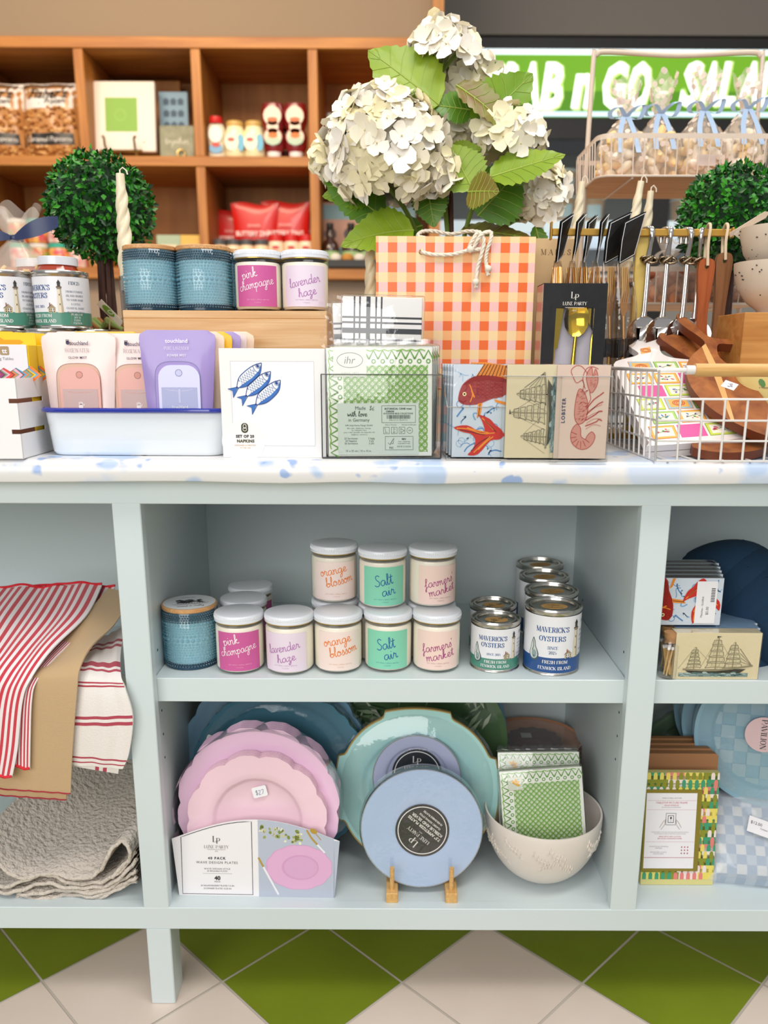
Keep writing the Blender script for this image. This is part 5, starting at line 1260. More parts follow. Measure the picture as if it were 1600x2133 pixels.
# navy ribbon tail
# --- boxwood topiaries
LFM = [M('#1a6a14', .42, coat=.15), M('#125212', .42, coat=.15), M('#237f18', .42, coat=.15), M('#0b3d0e', .45), M('#3f9a20', .42, coat=.15)]
def topiary():
    t = thing('topiary', 'x', 'topiary'); rr = random.Random(9); r = .086
    b = MB(); n = 2600
    for i in range(n):
        z = 1-2*(i+.5)/n; a = i*2.39996; q = math.sqrt(1-z*z); d = Vector((q*math.cos(a), q*math.sin(a), z))
        d = (d+Vector((rr.gauss(0, .12), rr.gauss(0, .12), rr.gauss(0, .12)))).normalized()
        up = (d*rr.uniform(.3, 1.1)+Vector((rr.gauss(0, .7), rr.gauss(0, .7), rr.gauss(0, .7)))).normalized()
        base = d*r*rr.uniform(.86, .99); sd = up.cross(d)
        if sd.length < .1: sd = d.orthogonal()
        sd.normalize(); L_, W_ = rr.uniform(.009, .015), rr.uniform(.0032, .0046); nn = sd.cross(up)*.0015
        b.add([base, base+up*L_*.45+sd*W_+nn, base+up*L_*.5, base+up*L_*.45-sd*W_+nn, base+up*L_], [(0, 1, 2), (1, 4, 2), (0, 2, 3), (2, 4, 3)], rr.choice(LFM))
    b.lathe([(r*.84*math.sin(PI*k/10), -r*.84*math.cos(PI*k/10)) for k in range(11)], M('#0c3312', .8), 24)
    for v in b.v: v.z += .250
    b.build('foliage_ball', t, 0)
    s = MB(); BR = M('#4a2a1d', .7, noise=(40, .4))
    for k in range(7):
        a = k*.9; s.tube([(.010*math.cos(a), .010*math.sin(a), .02), (.011*math.cos(a+.4), .011*math.sin(a+.4), .09), (.009*math.cos(a+.8), .009*math.sin(a+.8), .18)], .0042, BR, 6)
    s.build('twig_stem', t, 60)
    p = MB(); p.lathe([(0, 0), (.038, 0), (.044, .01), (.05, .05), (.046, .052), (.04, .05), (0, .05)], M('#b98d62', .9), 28); p.build('pot', t, 50)
    m = MB()
    for k in range(26):
        a, u = rr.uniform(0, 6.28), rr.uniform(.01, .042); m.tube([(u*math.cos(a), u*math.sin(a), .05), ((u+.014)*math.cos(a+.3), (u+.014)*math.sin(a+.3), .065), ((u+.02)*math.cos(a+.7), (u+.02)*math.sin(a+.7), .052)], [.004, .007, .003], M('#a5703c', .85) if k % 3 else M('#8fa55a', .85), 6)
    m.build('dried_moss', t, 60)['kind'] = 'stuff'
    return t
TP = topiary()
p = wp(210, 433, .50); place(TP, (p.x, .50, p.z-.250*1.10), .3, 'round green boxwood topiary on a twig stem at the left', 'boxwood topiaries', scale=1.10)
tb = p.z-.250*1.10
MB().box(-.07, .07, -.06, .06, 0, tb-CT-.0006, BAM, .001).build('stand_block', None, 0, loc=(p.x, .50, CT+.0003)); tag(bpy.data.objects['stand_block'], 'wooden block under the left boxwood topiary behind the tins', 'block')
tg = thing('plant_tag', 'small cream plant tag with a green leaf picture at the foot of the left topiary', 'tag', wp(228, 655, .43))
b = MB(); P = frame((0, 0, 0), (1, 0, -.35), (.2, -.3, 1)); b.prism([(-.024, .010), (.020, -.016), (.026, -.004), (-.016, .022)], P, .001, M('#e6dfc8', .6)); b.dell(P, -.002, .006, .013, .006, M('#6f9a2e', .6), 2, 14, -.5); b.dring(P, .002, .005, .005, .003, .0015, M('#dfe6c8', .6), 3, 12); b.build('card', tg, 0)
MB().cyl((0, .002, 0), (-.01, .012, -.060), .0012, M('#c7b48a', .6), 6).build('pick', tg)
p = wp(1524, 458, .425); place(TP, (p.x, .425, p.z-.250*1.05), 1.9, 'round green boxwood topiary at the right behind the hanging utensils', 'boxwood topiaries', scale=1.05)
MB().box(-.07, .07, -.06, .06, 0, p.z-.2625-CT-.0006, BAM, .001).build('stand_block', None, 0, loc=(p.x, .425, CT+.0003)); tag(bpy.data.objects['stand_block.001'], 'wooden block under the right boxwood topiary behind the utensils', 'block')
# --- twisted taper candles in glass holders
CW_ = M('#ebdfc0', .35, sss=.3, coat=.3)
def taper(Hc):
    t = thing('taper_candle', 'x', 'candle'); b = MB(); n = 60; k = 22; vs = []; fs = []
    for j in range(n+1):
        u = j/n; z = u*Hc; e = min(1, max(0, (u-.12)*12))*min(1, max(0, (.90-u)*14)); base = .0098*(1-.42*u)
        for i in range(k): 
            a = 2*PI*i/k; rr_ = base*(1+.0*e)+.0036*(1-.3*u)*e*(abs(math.cos(1.5*a)))-.0006*e; vs.append((rr_*math.cos(a+u*Hc*70), rr_*math.sin(a+u*Hc*70), z))
    for j in range(n):
        for i in range(k): fs.append((j*k+i, j*k+(i+1) % k, (j+1)*k+(i+1) % k, (j+1)*k+i))
    fs.append(tuple(range(n*k, n*k+k))); b.add(vs, fs, CW_); b.build('wax', t, 60)
    MB().tube([(0, 0, Hc-.002), (0, 0, Hc+.006), (.004, 0, Hc+.010), (.009, 0, Hc+.005), (.010, 0, Hc-.001)], .0011, M('#e9dfcc', .8), 6).build('wick', t)
    return t
def holder(label, x, y, z0, z1):
    t = thing('candle_holder', label, 'candle holder', (x, y, z0)); h = z1-z0; G = film('smoky_glass', '#e6eaec', 2.0, .03, body=.05)
    b = MB(); b.lathe([(0, 0), (.030, 0), (.031, .003), (.012, .008), (.006, .016), (.0055, h*.40), (.012, h*.46), (.013, h*.52), (.007, h*.58), (.012, h*.66), (.0135, h), (.0122, h), (.0105, h*.70), (0, h*.68)], G, 28); b.build('glass', t, 60); return t
TA = taper(.190)
g_ = 'ivory twisted taper candles'
for px, yb, yt, Y_, lean, lab in ((250, 606, 362, .252, 0, 'ivory twisted taper candle in front of the left topiary'), (771, 640, 470, .36, 0, 'ivory twisted taper candle just left of the gingham gift bag'),
        (1213, 500, 378, .40, .09, 'ivory twisted taper candle behind the cutlery bags, under the left post of the tiered stand'), (1336, 500, 376, .42, .12, 'ivory twisted taper candle with curled wick right of centre behind the cutlery bags'), (1356, 510, 398, .47, .05, 'ivory twisted taper candle close behind the one with a curled wick')):
    a, b = wp(px, yt, Y_), wp(px, yb, Y_); hgt = max(a.z-b.z, .13) if px != 250 else a.z-b.z
    zb = a.z-.19 if px != 250 else b.z
    sc_ = (a.z-zb)/.19
    place(TA, (a.x-(.19*lean if lean else 0), Y_, zb), px*.01, lab, g_, rot=Euler((0, lean, 0)), scale=(1.15 if px == 250 else 1, 1.15 if px == 250 else 1, sc_))
    holder('clear glass candle holder %s' % {250: 'in front of the left topiary', 771: 'beside the gingham gift bag', 1213: 'of the leftmost taper candle behind the cutlery bags', 1336: 'of the curled wick taper candle', 1356: 'of the rearmost taper candle'}[px], a.x-(.19*lean), Y_, CT+.0003, zb+(.022 if px == 250 else .01))
# --- gingham gift bag
Yb = .255; a, b = wp(783, 492, Yb), wp(1117, 489, Yb); bw = (b.x-a.x)/2; bh = a.z-CT
t = thing('paper_gift_bag', 'orange pink and cream gingham paper gift bag with white rope handles', 'gift bag', ((a.x+b.x)/2, Yb, CT+.0003))
PB_ = M('#fbd9a3', .45, coat=.2); b = MB(); b.box(-bw, bw, 0, .0012, 0, bh, PB_); b.box(-bw, bw, .088, .0892, 0, bh, PB_); b.box(-bw, -bw+.001, 0, .089, 0, bh, PB_); b.box(bw-.001, bw, 0, .089, 0, bh, PB_); b.box(-bw, bw, 0, .089, 0, .001, PB_)
P = XZ(-bw, 0, 0); u = 2*bw/17.0; OR_, PK, LO = M('#f26b21', .45, coat=.2), M('#f9c3bb', .45, coat=.2), M('#fdb877', .45, coat=.2)
# columns: alternate strips; row pitch equals column pitch
cols_ = []; x = -u*.72; k = 0
while x < 2*bw: cols_.append((max(0, x), min(2*bw, x+u), k % 2 == 0)); x += u; k += 1
z = bh-.0095; j = 0; rows_ = [(bh-.0095, bh, 1)]
while z > 0: rows_.append((max(0, z-u), z, j % 2)); z -= u; j += 1
for z0, z1, ty_ in rows_:
    for x0, x1, odd in cols_:
        low = z1 < bh*.245
        m = (OR_ if odd else PK) if ty_ == 0 else (LO if odd else PB_)
        if low: m = (M('#f7b8ae', .45) if ty_ else M('#86c3c9', .45)) if odd else M('#fbd3b0', .45)
        b.drect(P, x0, x1, z0, z1, m, 1)
b.drect(P, 0, 2*bw, bh*.262, bh*.268, M('#e2571b', .45), 2); b.build('bag', t, 0)
RP_ = M('#efe4d0', .8, bump=(400, .001)); hnd = MB()
def rope(pts, r=.0031):
    pts = smooth_pts([Vector(q) for q in pts], 6)
    for s_ in range(3):
        q = []; n = len(pts)
        for i, p_ in enumerate(pts):
            d = (pts[min(n-1, i+1)]-pts[max(0, i-1)]).normalized(); u_ = d.cross(Vector((0, .9, .44))).normalized(); v_ = d.cross(u_); a = i*.95+s_*2*PI/3
            q.append(p_+(u_*math.cos(a)+v_*math.sin(a))*r*.5)
        hnd.tube(q, r*.62, RP_, 6)
def BP(px, py, dy=-.004): v = wp(px, py, Yb+dy); return (v.x-(a.x+bp_x)/2, dy, v.z-CT)
bp_x = wp(1117, 489, Yb).x
a = wp(783, 492, Yb)
rope([BP(878, 525, -.002), BP(905, 531, -.006), BP(945, 530, -.006), BP(975, 522, -.008), BP(1002, 519, -.009), BP(1010, 512, -.007)])
rope([BP(975, 522, -.008), BP(982, 505, -.012), BP(997, 484, -.012), BP(1008, 500, -.014), BP(1003, 530, -.012), BP(994, 560, -.010), BP(991, 600, -.010)])
rope([BP(985, 520, -.010), BP(1002, 490, -.016), BP(1022, 484, -.014), BP(1022, 500, -.016), BP(1014, 525, -.012), BP(1012, 545, -.010), BP(1017, 574, -.010)])
rope([BP(995, 505, -.002), BP(1000, 486, .02), BP(975, 482, .04), BP(940, 488, .06), BP(905, 482, .07), BP(880, 483, .06), BP(870, 492, .05), BP(885, 496, .05)])
for q in (BP(991, 588, -.010), BP(1017, 560, -.010), BP(980, 520, -.012)): hnd.lathe([(.0001, -.006), (.0055, -.003), (.0055, .003), (.0001, .006)], RP_, 10, c=q)
hnd.build('rope_handle', t, 60)
ey = MB(); 
for q in (BP(878, 525, -.001),): ey.lathe([(.0025, -.0008), (.0042, 0), (.0025, .0008)], M('#b98a4a', .3, .8), 14, T=Matrix.Translation(q) @ Matrix.Rotation(PI/2, 4, 'X'))
ey.build('eyelet', t, 50)
# --- hydrangeas in a vase behind the bag
PET = [M('#fdf5e4', .6), M('#f9f0d6', .6), M('#fff9ef', .6), M('#f6ecc4', .6)]
def bloom(mb, c, r, seed, squash=.9, cover=-.55, cnt=None):
    rr = random.Random(seed); n = cnt or int(95*(r/.075)**2); c = Vector(c)
    mb.lathe([(r*.78*math.sin(PI*(.5-math.asin(max(-.98, min(.95, cover+.12)))/PI)*(1-k/8)+0), r*.78*math.cos(PI*(.5-math.asin(max(-.98, min(.95, cover+.12)))/PI)*(1-k/8))) for k in range(9)], M('#e3ddb4', .8), 20, c=c)
    for i in range(n):
        z = 1-(1-cover)*(i+.5)/n; a = i*2.39996+rr.uniform(-.2, .2); q = math.sqrt(max(0, 1-z*z)); d = Vector((q*math.cos(a), q*math.sin(a), z)); d.z *= squash
        dn = (d.normalized()+Vector((rr.gauss(0, .25), rr.gauss(0, .25), rr.gauss(0, .25)))).normalized(); o = c+d*r*rr.uniform(.84, 1.04)
        u = dn.orthogonal().normalized(); w_ = dn.cross(u); m = rr.choice(PET); ps = rr.uniform(.016, .022); a0 = rr.uniform(0, 6)
        for k in range(4):
            t_ = a0+k*PI/2; f = u*math.cos(t_)+w_*math.sin(t_); s_ = dn.cross(f); cup = rr.uniform(.05, .55); vs = []
            for x, y, h in ((0, 0, 0), (.42, -.48, .10), (.45, 0, .05), (.42, .48, .10), (.86, -.64, .30), (.90, 0, .24), (.86, .64, .34), (1.18, -.32, .50), (1.22, .26, .58)):
                vs.append(o+f*ps*x+s_*ps*y+dn*ps*h*cup*1.6+s_*ps*.10*math.sin(x*7+seed+k))
            mb.add(vs, [(0, 1, 2), (0, 2, 3), (1, 4, 5, 2), (2, 5, 6, 3), (4, 7, 5), (5, 7, 8), (5, 8, 6)], m)
        mb.lathe([(.0001, -.001), (.0018, .0), (.0001, .0015)], M('#d8cf8f', .6), 5, c=o+dn*.002)
def leaf_pts(px_base, px_tip, px_side, Y0, Y1): pass
LG = [M('#7a9c14', .48, coat=.1, noise=(18, .35, 1, 1, 1, '#628f14')), M('#8fa81c', .48, coat=.1, noise=(14, .3, 1, 1, 1, '#7f9c1a')), M('#5c8a1a', .45, coat=.12, noise=(16, .3, 1, 1, 1, '#4c7a18')), M('#7f8a2a', .4, noise=(9, .3, 1, 1, 1, '#7a5a22'))]
def leaf(mb, base, tip, width, nrm, m, bend=.15, fold=.25, vein=None):
    base, tip = Vector(base), Vector(tip); ax = tip-base; L = ax.length; ax.normalize(); n = Vector(nrm); n = (n-ax*n.dot(ax)).normalized(); s = ax.cross(n); NU, NV = 22, 8; vs = []; fs = []
    for i in range(NU+1):
        u = i/NU; wd = width*(math.sin(PI*min(1, u**.80))**.75)*(1-.30*u)*(1 if u < .98 else .2)
        for j in range(NV+1):
            v = 2*j/NV-1; ed = 1+(.07*(1 if i % 2 else -1) if abs(v) > .99 else 0)
            q = base+ax*(u*L+.04*L*abs(v)*(1-u)*0)+s*(v*wd*.5*ed)+n*(-bend*L*(u*u)+fold*abs(v)*wd*.5+.025*L*math.sin(u*24-abs(v)*6)*abs(v)*.35)
            vs.append(q)
    for i in range(NU):
        for j in range(NV): fs.append((i*(NV+1)+j, i*(NV+1)+j+1, (i+1)*(NV+1)+j+1, (i+1)*(NV+1)+j))
    mb.add(vs, fs, m)
    c_ = NV//2; mb.tube([vs[i*(NV+1)+c_]+n*.0006 for i in range(NU+1)], [.0013*(1-.7*i/NU) for i in range(NU+1)], M('#a5b84a', .5), 5)
    for k in range(3, NU-3, 3):
        for s_ in (0, NV): mb.tube([vs[k*(NV+1)+c_]+n*.0004, vs[min(NU, k+2)*(NV+1)+(c_+s_)//2]+n*.0005, vs[min(NU, k+3)*(NV+1)+(s_ if s_ == 0 else NV)*1]+n*.0003], [.0006, .0005, .0003], M('#93aa3c', .5), 4)
YH = .375
hyd = thing('hydrangea_bouquet', 'bouquet of white hydrangeas with green leaves in a vase behind the gift bag', 'flowers', (0, 0, 0))
for px, py, Y_, rp, seed, cov, cnt in ((800, 312, .335, 103, 1, -.80, 200), (926, 122, .38, 58, 2, -.05, 54), (1056, 302, .37, 64, 3, -.2, 58), (1122, 400, .40, 46, 4, -.95, 52), (965, 175, .44, 60, 5, -.6, 45), (925, 275, .40, 40, 6, -.9, 26), (705, 330, .40, 42, 7, -.8, 40), (905, 355, .33, 34, 8, -.9, 30)):
    c_ = wp(px, py, Y_); mb = MB(); bloom(mb, c_, rp*(1.25+Y_*.9)/1707*1.02, seed, .95, cov, cnt)
    mb.build('flower_head', hyd, 60)
def W3(px, py, Y_): return wp(px, py, Y_)
for (b_, t_, wd, nr, mi, bd, fo) in (
    ((915, 218, .335), (768, 98, .335), .110, (.15, -1, .25), 1, .06, .10), ((990, 270, .345), (1112, 150, .345), .090, (.1, -1, .1), 0, .05, .12), ((950, 178, .33), (1090, 262, .31), .060, (-.2, -.7, .7), 3, .22, .25),
    ((985, 230, .35), (900, 215, .33), .05, (0, -1, .2), 2, .1, .1), ((905, 330, .33), (860, 215, .36), .055, (.3, -1, .0), 2, .0, .15), ((1020, 370, .31), (1178, 318, .31), .068, (0, -.8, .6), 1, .03, .10), ((985, 395, .32), (935, 300, .33), .075, (-.1, -1, .1), 1, .02, .12),
    ((975, 400, .31), (1035, 395, .27), .06, (-.3, -1, .3), 3, .12, .15), ((995, 450, .34), (1085, 350, .36), .100, (.1, -1, .15), 2, .03, .12), ((862, 480, .33), (715, 480, .30), .085, (-.2, -.9, .55), 1, .30, .2), ((800, 455, .36), (668, 350, .38), .07, (-.2, -1, .3), 2, .12, .1),
    ((790, 400, .38), (672, 395, .37), .065, (-.1, -1, .4), 0, .2, .1), ((880, 470, .40), (740, 505, .36), .06, (0, -1, .3), 2, .15, .1), ((960, 480, .38), (1120, 485, .37), .055, (0, -.6, .8), 3, .1, .1), ((1080, 300, .40), (1045, 215, .42), .05, (0, -1, .1), 2, 0, .1), ((960, 190, .40), (1050, 130, .41), .05, (0, -1, .2), 2, .05, .1), ((1115, 470, .40), (1140, 560, .38), .03, (0, -1, .2), 2, .05, .1), ((930, 330, .36), (1000, 305, .33), .045, (0, -1, .4), 1, .1, .1), ((890, 390, .37), (905, 470, .35), .06, (0, -1, .1), 2, .1, .1)):
    mb = MB(); leaf(mb, W3(*b_), W3(*t_), wd*1.18, nr, LG[mi], bd, fo); mb.build('leaf', hyd, 60)
vb = wp(950, 560, .40); ST = M('#6f8a33', .5); SD = M('#5a3a2a', .7)
for pts, m in ((((918, 155, .38), (920, 250, .40), (925, 400, .40), (940, 560, .40)), ST), (((800, 380, .36), (840, 430, .38), (875, 500, .40), (920, 600, .40)), ST), (((1050, 340, .38), (1000, 400, .38), (970, 480, .39), (950, 600, .40)), ST), (((1110, 440, .40), (1040, 480, .42), (975, 560, .41), (955, 620, .41)), ST), (((938, 330, .42), (940, 420, .41), (942, 560, .40)), SD), (((928, 400, .41), (934, 480, .41), (938, 580, .40)), SD)):
    MB().tube(smooth_pts([W3(*q) for q in pts], 4), .0042, m, 7).build('stem', hyd)
for k in range(12):
    a = -1.2+.22*k; c_ = W3(918, 155, .38); MB().tube([c_, c_+Vector((.020*math.sin(a*1.6), -.008, .020)), c_+Vector((.045*math.sin(a*1.6), -.012, .045+.01*math.cos(k)))], [.0022, .0016, .001], ST, 5).build('flower_stalk', hyd)
mb = MB(); mb.lathe([(0, 0), (.05, 0), (.058, .01), (.06, .12), (.04, .2), (.045, .225), (.041, .225), (.036, .2), (0, .19)], M('#e9e6e0', .3), 32, c=(vb.x, .40, CT+.0004)); mb.build('vase', hyd, 50)
# --- black cutlery gift box with window
Yl = .130; a, b = wp(1136, 590, Yl), wp(1270, 591, Yl); lw = (b.x-a.x)/2; lh = a.z-CT
t = thing('cutlery_box', 'black gift box with a window showing a gold knife, spoon and fork', 'cutlery box', ((a.x+b.x)/2-.002, Yl, CT+.0003))
BK = M('#1b1a1b', .25, coat=.5, bump=(25, .002)); mb = MB(); P = XZ(-lw, 0, 0); wz1 = wp(1200, 641, Yl).z-CT
hole_ = [(.017, .02), (2*lw-.020, .02), (2*lw-.018, wz1), (.020, wz1)]
mb.prism([(0, 0), (2*lw, 0), (2*lw, lh), (0, lh)], P, .001, BK, holes=[hole_]); mb.box(-lw, -lw+.001, .001, .055, 0, lh, BK); mb.box(lw-.001, lw, .001, .055, 0, lh, BK); mb.box(-lw, lw, .001, .055, lh-.001, lh, BK); mb.box(-lw, lw, .001, .055, 0, .001, BK); mb.box(-lw, lw, .054, .055, 0, lh, BK)
mb.build('box', t, 0); MB().box(-lw+.002, lw-.002, .020, .022, .002, lh-.002, M('#cfc9d3', .7)).build('inner_card', t, 0)
mb = MB(); lt = M('#ded8cf', .5); mb.text(P, 'L', lw-.0035, lh-.0165, .0088, lt, font='did'); mb.text(P, 'P', lw+.0025, lh-.0195, .0080, lt, font='did'); mb.text(P, 'LUXE PARTY', lw, lh-.0285, .0046, lt, font='did', maxw=.040, bold=.2); mb.drect(P, lw-.014, lw+.014, lh-.0345, lh-.0339, lt, 2); mb.text(P, 'NYC', lw, lh-.0385, .0022, lt); mb.build('lettering', t, 0)
MB().add([P(*q, -.0012) for q in hole_], [(0, 1, 2, 3)], FILM).build('window_film', t, 0)
GD = M('#e8c33a', .12, 1.0)
def spoon(mb, x, z0, z1, y, m, k=1):
    mb.tube([(x, y, z0), (x+.002, y, (z0+z1)/2), (x+.004, y, z1-.035*k)], [.0022*k, .0026*k, .002*k], m, 8); vs = []; fs = []; c = (x+.004, y, z1-.018*k)
    for i in range(7):
        u = i/6
        for j in range(14): a = 2*PI*j/14; q = .013*k*u; vs.append((c[0]+q*math.cos(a), c[1]-.002+(.0055*k)*(1-u*u)*1.0, c[2]+q*1.35*math.sin(a)))
    for i in range(6):
        for j in range(14): fs.append((i*14+j, i*14+(j+1) % 14, (i+1)*14+(j+1) % 14, (i+1)*14+j))
    mb.add(vs, fs, m)
mb = MB(); spoon(mb, .002, .03, wz1+.010, .012, GD, 1.45); mb.build('spoon', t, 60)
mb = MB(); mb.tube([(-lw+.020, .012, .03), (-lw+.021, .012, wz1-.05)], .0024, GD, 8); mb.prism([(-.005, -.060), (.001, -.058), (.008, .006), (.004, .010), (-.004, .01)], XZ(-lw+.026, .011, wz1), .0016, GD); mb.build('knife', t, 40)
mb = MB(); mb.tube([(.030, .012, .03), (.031, .012, wz1-.045), (.034, .012, wz1-.032)], [.0022, .0024, .003], GD, 8)
mb.prism([(-.010, -.018), (.001, -.040), (.009, -.018), (.010, .01), (-.011, .01)], XZ(.033, .011, wz1), .0016, GD); mb.build('fork', t, 40)
# ================================================================ right side of the countertop
# --- white wire basket with wooden handle bar
WW = M('#e8e4df', .4, coat=.3); t = thing('wire_basket', 'white wire basket with a wooden front bar at the right holding cutting boards', 'basket', (.56, .125, CT+.0006))
hx_, ya, yb_ = .205, -.152, .155; zr_ = .1205; fl = .006
def W_(x, y, z): k = 1+fl*z/.12/.2; return Vector((x*k, y*k, z))
mb = MB(); wr = .0016; n = 26
def side(f, cnt, top, mbx):
    for i in range(cnt+1): p_ = f(i/cnt); mbx.tube([W_(p_[0], p_[1], .001), W_(p_[0], p_[1], top(i/cnt))], wr, WW, 6)
side(lambda u: (-hx_+2*hx_*u, ya), 14, lambda u: .083 if .10 < u < .90 else zr_, mb); side(lambda u: (-hx_+2*hx_*u, yb_), 14, lambda u: zr_, mb)
side(lambda u: (-hx_, ya+(yb_-ya)*u), 12, lambda u: zr_, mb); side(lambda u: (hx_, ya+(yb_-ya)*u), 12, lambda u: zr_, mb)
for z in (.001, .028, .055): mb.tube([W_(-hx_, ya, z), W_(hx_, ya, z), W_(hx_, yb_, z), W_(-hx_, yb_, z)], wr, WW, 6, closed=True)
mb.tube([W_(-hx_+.03, ya, .083), W_(hx_-.03, ya, .083)], wr, WW, 6); mb.tube([W_(-hx_, ya, .083), W_(-hx_, yb_, .083), W_(hx_, yb_, .083), W_(hx_, ya, .083)], wr, WW, 6)
for i in range(11): x = -hx_+2*hx_*(i+.5)/11; mb.tube([W_(x, ya, .001), W_(x, yb_, .001)], wr, WW, 6)
mb.build('wire_cage', t, 60)
MB().tube([W_(-hx_+.035, ya, zr_), W_(-hx_, ya, zr_), W_(-hx_, yb_, zr_), W_(hx_, yb_, zr_), W_(hx_, ya, zr_), W_(hx_-.035, ya, zr_)], .0028, WW, 8).build('rim_wire', t, 60)
MB().cyl(W_(-hx_+.045, ya, zr_), W_(hx_-.045, ya, zr_), .0085, wood('beech', '#cf9c55', '#e3b777', 14, 'X', .5), 20).build('handle_bar', t, 60)
for s_ in (-1, 1): MB().cyl(W_(s_*(hx_-.045), ya, zr_), W_(s_*(hx_-.034), ya, zr_), .0060, WW, 14).build('end_cap', t, 60)
# --- painted tile cutting boards
def tilted(label, name, cat, tri, outline, th, face, edge, group=None, hole=None, deco=None):
    (p0, Y0), (p1, Y1), (p2, Y2) = tri; A, B, C_ = wp(*p0, Y0), wp(*p1, Y1), wp(*p2, Y2); n = (B-A).cross(C_-A).normalized()
    if n.y > 0: n = -n
    ux = (B-A).normalized(); uy = n.cross(ux); o = on_plane([outline[0]], A, n)[0]
    t = thing(name, label, cat, A, group=group); P = frame((0, 0, 0), ux, uy)
    def loc(px): q = on_plane([px], A, n)[0]-A; return (q.dot(ux), q.dot(uy))
    pts = smooth_pts([loc(q) for q in outline], 3, True); pts = [(p_.x, p_.y) for p_ in pts]
    hl = [[(loc(hole[0])[0]+hole[1]*math.cos(2*PI*k/14), loc(hole[0])[1]+hole[1]*math.sin(2*PI*k/14)) for k in range(14)]] if hole else []
    b = MB(); b.prism(pts, P, th, face, edge, hl)
    if deco: deco(b, P, loc)
    b.build('board', t, 25); return t
CB_ = M('#f1e6e0', .4, coat=.3)
def tiles(b, P, loc):
    rr = random.Random(12); BL_, TR, TL_ = loc((1360, 918)), loc((1450, 752)), loc((1292, 752)); BR_ = loc((1540, 905))
    pal = [('#cfdc5a', '#8fae34'), ('#f0b44a', '#d9772a'), ('#9fc4cf', '#d98a5a'), ('#f6c8d4', '#d8527e'), ('#a9cf6a', '#6d9f3a')]
    def Q(u, v): 
        a = [BL_[k]*(1-u)+BR_[k]*u for k in (0, 1)]; c = [TL_[k]*(1-u)+TR[k]*u for k in (0, 1)]; return (a[0]*(1-v)+c[0]*v, a[1]*(1-v)+c[1]*v)
    R_, C2 = 6, 3
    for r in range(R_):
        for c in range(C2):
            off = .5*((r % 2))*.5-.02; u0, u1 = (c+.04+off)/C2, (c+.96+off)/C2; v0, v1 = (r+.06)/R_, (r+.94)/R_
            if u1 > 1.02: u1 = 1.0
            if u0 < 0: u0 = .01
            k = (r*3+c*2+1) % 7; X = lambda a, e: Q(u0+(u1-u0)*a, v0+(v1-v0)*e)
            if k == 3: b.dpoly(P, [X(0, 0), X(1, 0), X(1, 1), X(0, 1)], M('#e0519a', .5), 1); continue
            ca, cb_ = pal[k % 5]
            b.dpoly(P, [X(0, 0), X(1, 0), X(1, 1), X(0, 1)], M(cb_, .5), 1); b.dpoly(P, [X(.03, .04), X(.97, .04), X(.97, .96), X(.03, .96)], M(ca, .5), 2); b.dpoly(P, [X(.12, .16), X(.88, .16), X(.88, .84), X(.12, .84)], M('#f6ecd8' if k != 2 else '#f3b45c', .5), 3)
            cx, cy = X(.5, .5)
            if k == 2:
                for q in (.009, .0065, .0035): b.dring(P, cx, cy, q, q*.8, .0012, M('#c23a2a', .5), 4, 16)
                continue
            for i in range(7): a = rr.uniform(0, 6.28); q = rr.uniform(.002, .008); b.dell(P, cx+q*1.4*math.cos(a), cy+q*math.sin(a), rr.uniform(.0015, .0035), rr.uniform(.001, .002), M(rr.choice(('#c9305e', '#3c7fb8', '#4d8f35', '#6a4fa0', '#e2733a')), .5), 4, 8, a)
            b.drib(P, [(cx-.010, cy-.003), (cx, cy+.001), (cx+.010, cy+.004)], .0008, M('#4d7f35', .5), 5)
    hx1, hy1 = loc((1345, 730)); b.dell(P, hx1, hy1, .016, .010, M('#f3b45c', .5), 1, 4, .78)
    for q in (.008, .005): b.dring(P, hx1, hy1, q, q*.8, .0012, M('#c23a2a', .5), 2, 16)
ob = [(1352, 921), (1362, 928), (1535, 914), (1545, 902), (1520, 860), (1470, 770), (1455, 752), (1400, 745), (1378, 735), (1374, 718), (1377, 705), (1368, 696), (1340, 693), (1314, 696), (1306, 708), (1312, 722), (1330, 735), (1322, 742), (1290, 750), (1280, 757), (1283, 772), (1330, 880)]
tri = (((1352, 925), .022), ((1545, 912), .032), ((1293, 750), .235))
tilted('painted tile pattern cutting board with a round holed handle, uppermost in the wire basket', 'cutting_board', 'cutting board', tri, ob, .010, CB_, M('#e9dfdb', .4), 'painted tile cutting boards', ((1341, 707), .0055), tiles)
ob2 = [(a-2, b+14 if b > 800 else b+24) if b > 740 else (a-10, b+22) for a, b in ob]
tri2 = (((1352, 941), .026), ((1545, 930), .036), ((1285, 772), .240))
tilted('painted tile pattern cutting board lying beneath the uppermost one in the wire basket', 'cutting_board', 'cutting board', tri2, ob2, .010, CB_, M('#e9dfdb', .4), 'painted tile cutting boards', None, None)
# --- whale tail wooden boards
WA = wood('acacia', '#7a3a12', '#b06a2e', 7, 'Z', .62, 5, .0); WE = M('#6d3315', .5)
ow = [(1412, 655), (1428, 668), (1462, 700), (1475, 715), (1500, 700), (1525, 700), (1543, 708), (1538, 716), (1515, 714), (1482, 714), (1496, 745), (1530, 770), (1570, 800), (1610, 850), (1640, 900), (1600, 915), (1540, 890), (1480, 850), (1440, 805), (1430, 765), (1445, 735), (1472, 722), (1462, 708), (1440, 696), (1420, 680)]
ow = [(1412, 653), (1440, 670), (1466, 694), (1484, 703), (1505, 706), (1543, 708), (1540, 716), (1520, 717), (1500, 716), (1494, 724), (1500, 745), (1535, 772), (1575, 808), (1612, 860), (1640, 915), (1590, 905), (1530, 880), (1478, 848), (1440, 806), (1429, 768), (1440, 742), (1462, 722), (1468, 712), (1452, 698), (1428, 682), (1413, 668)]
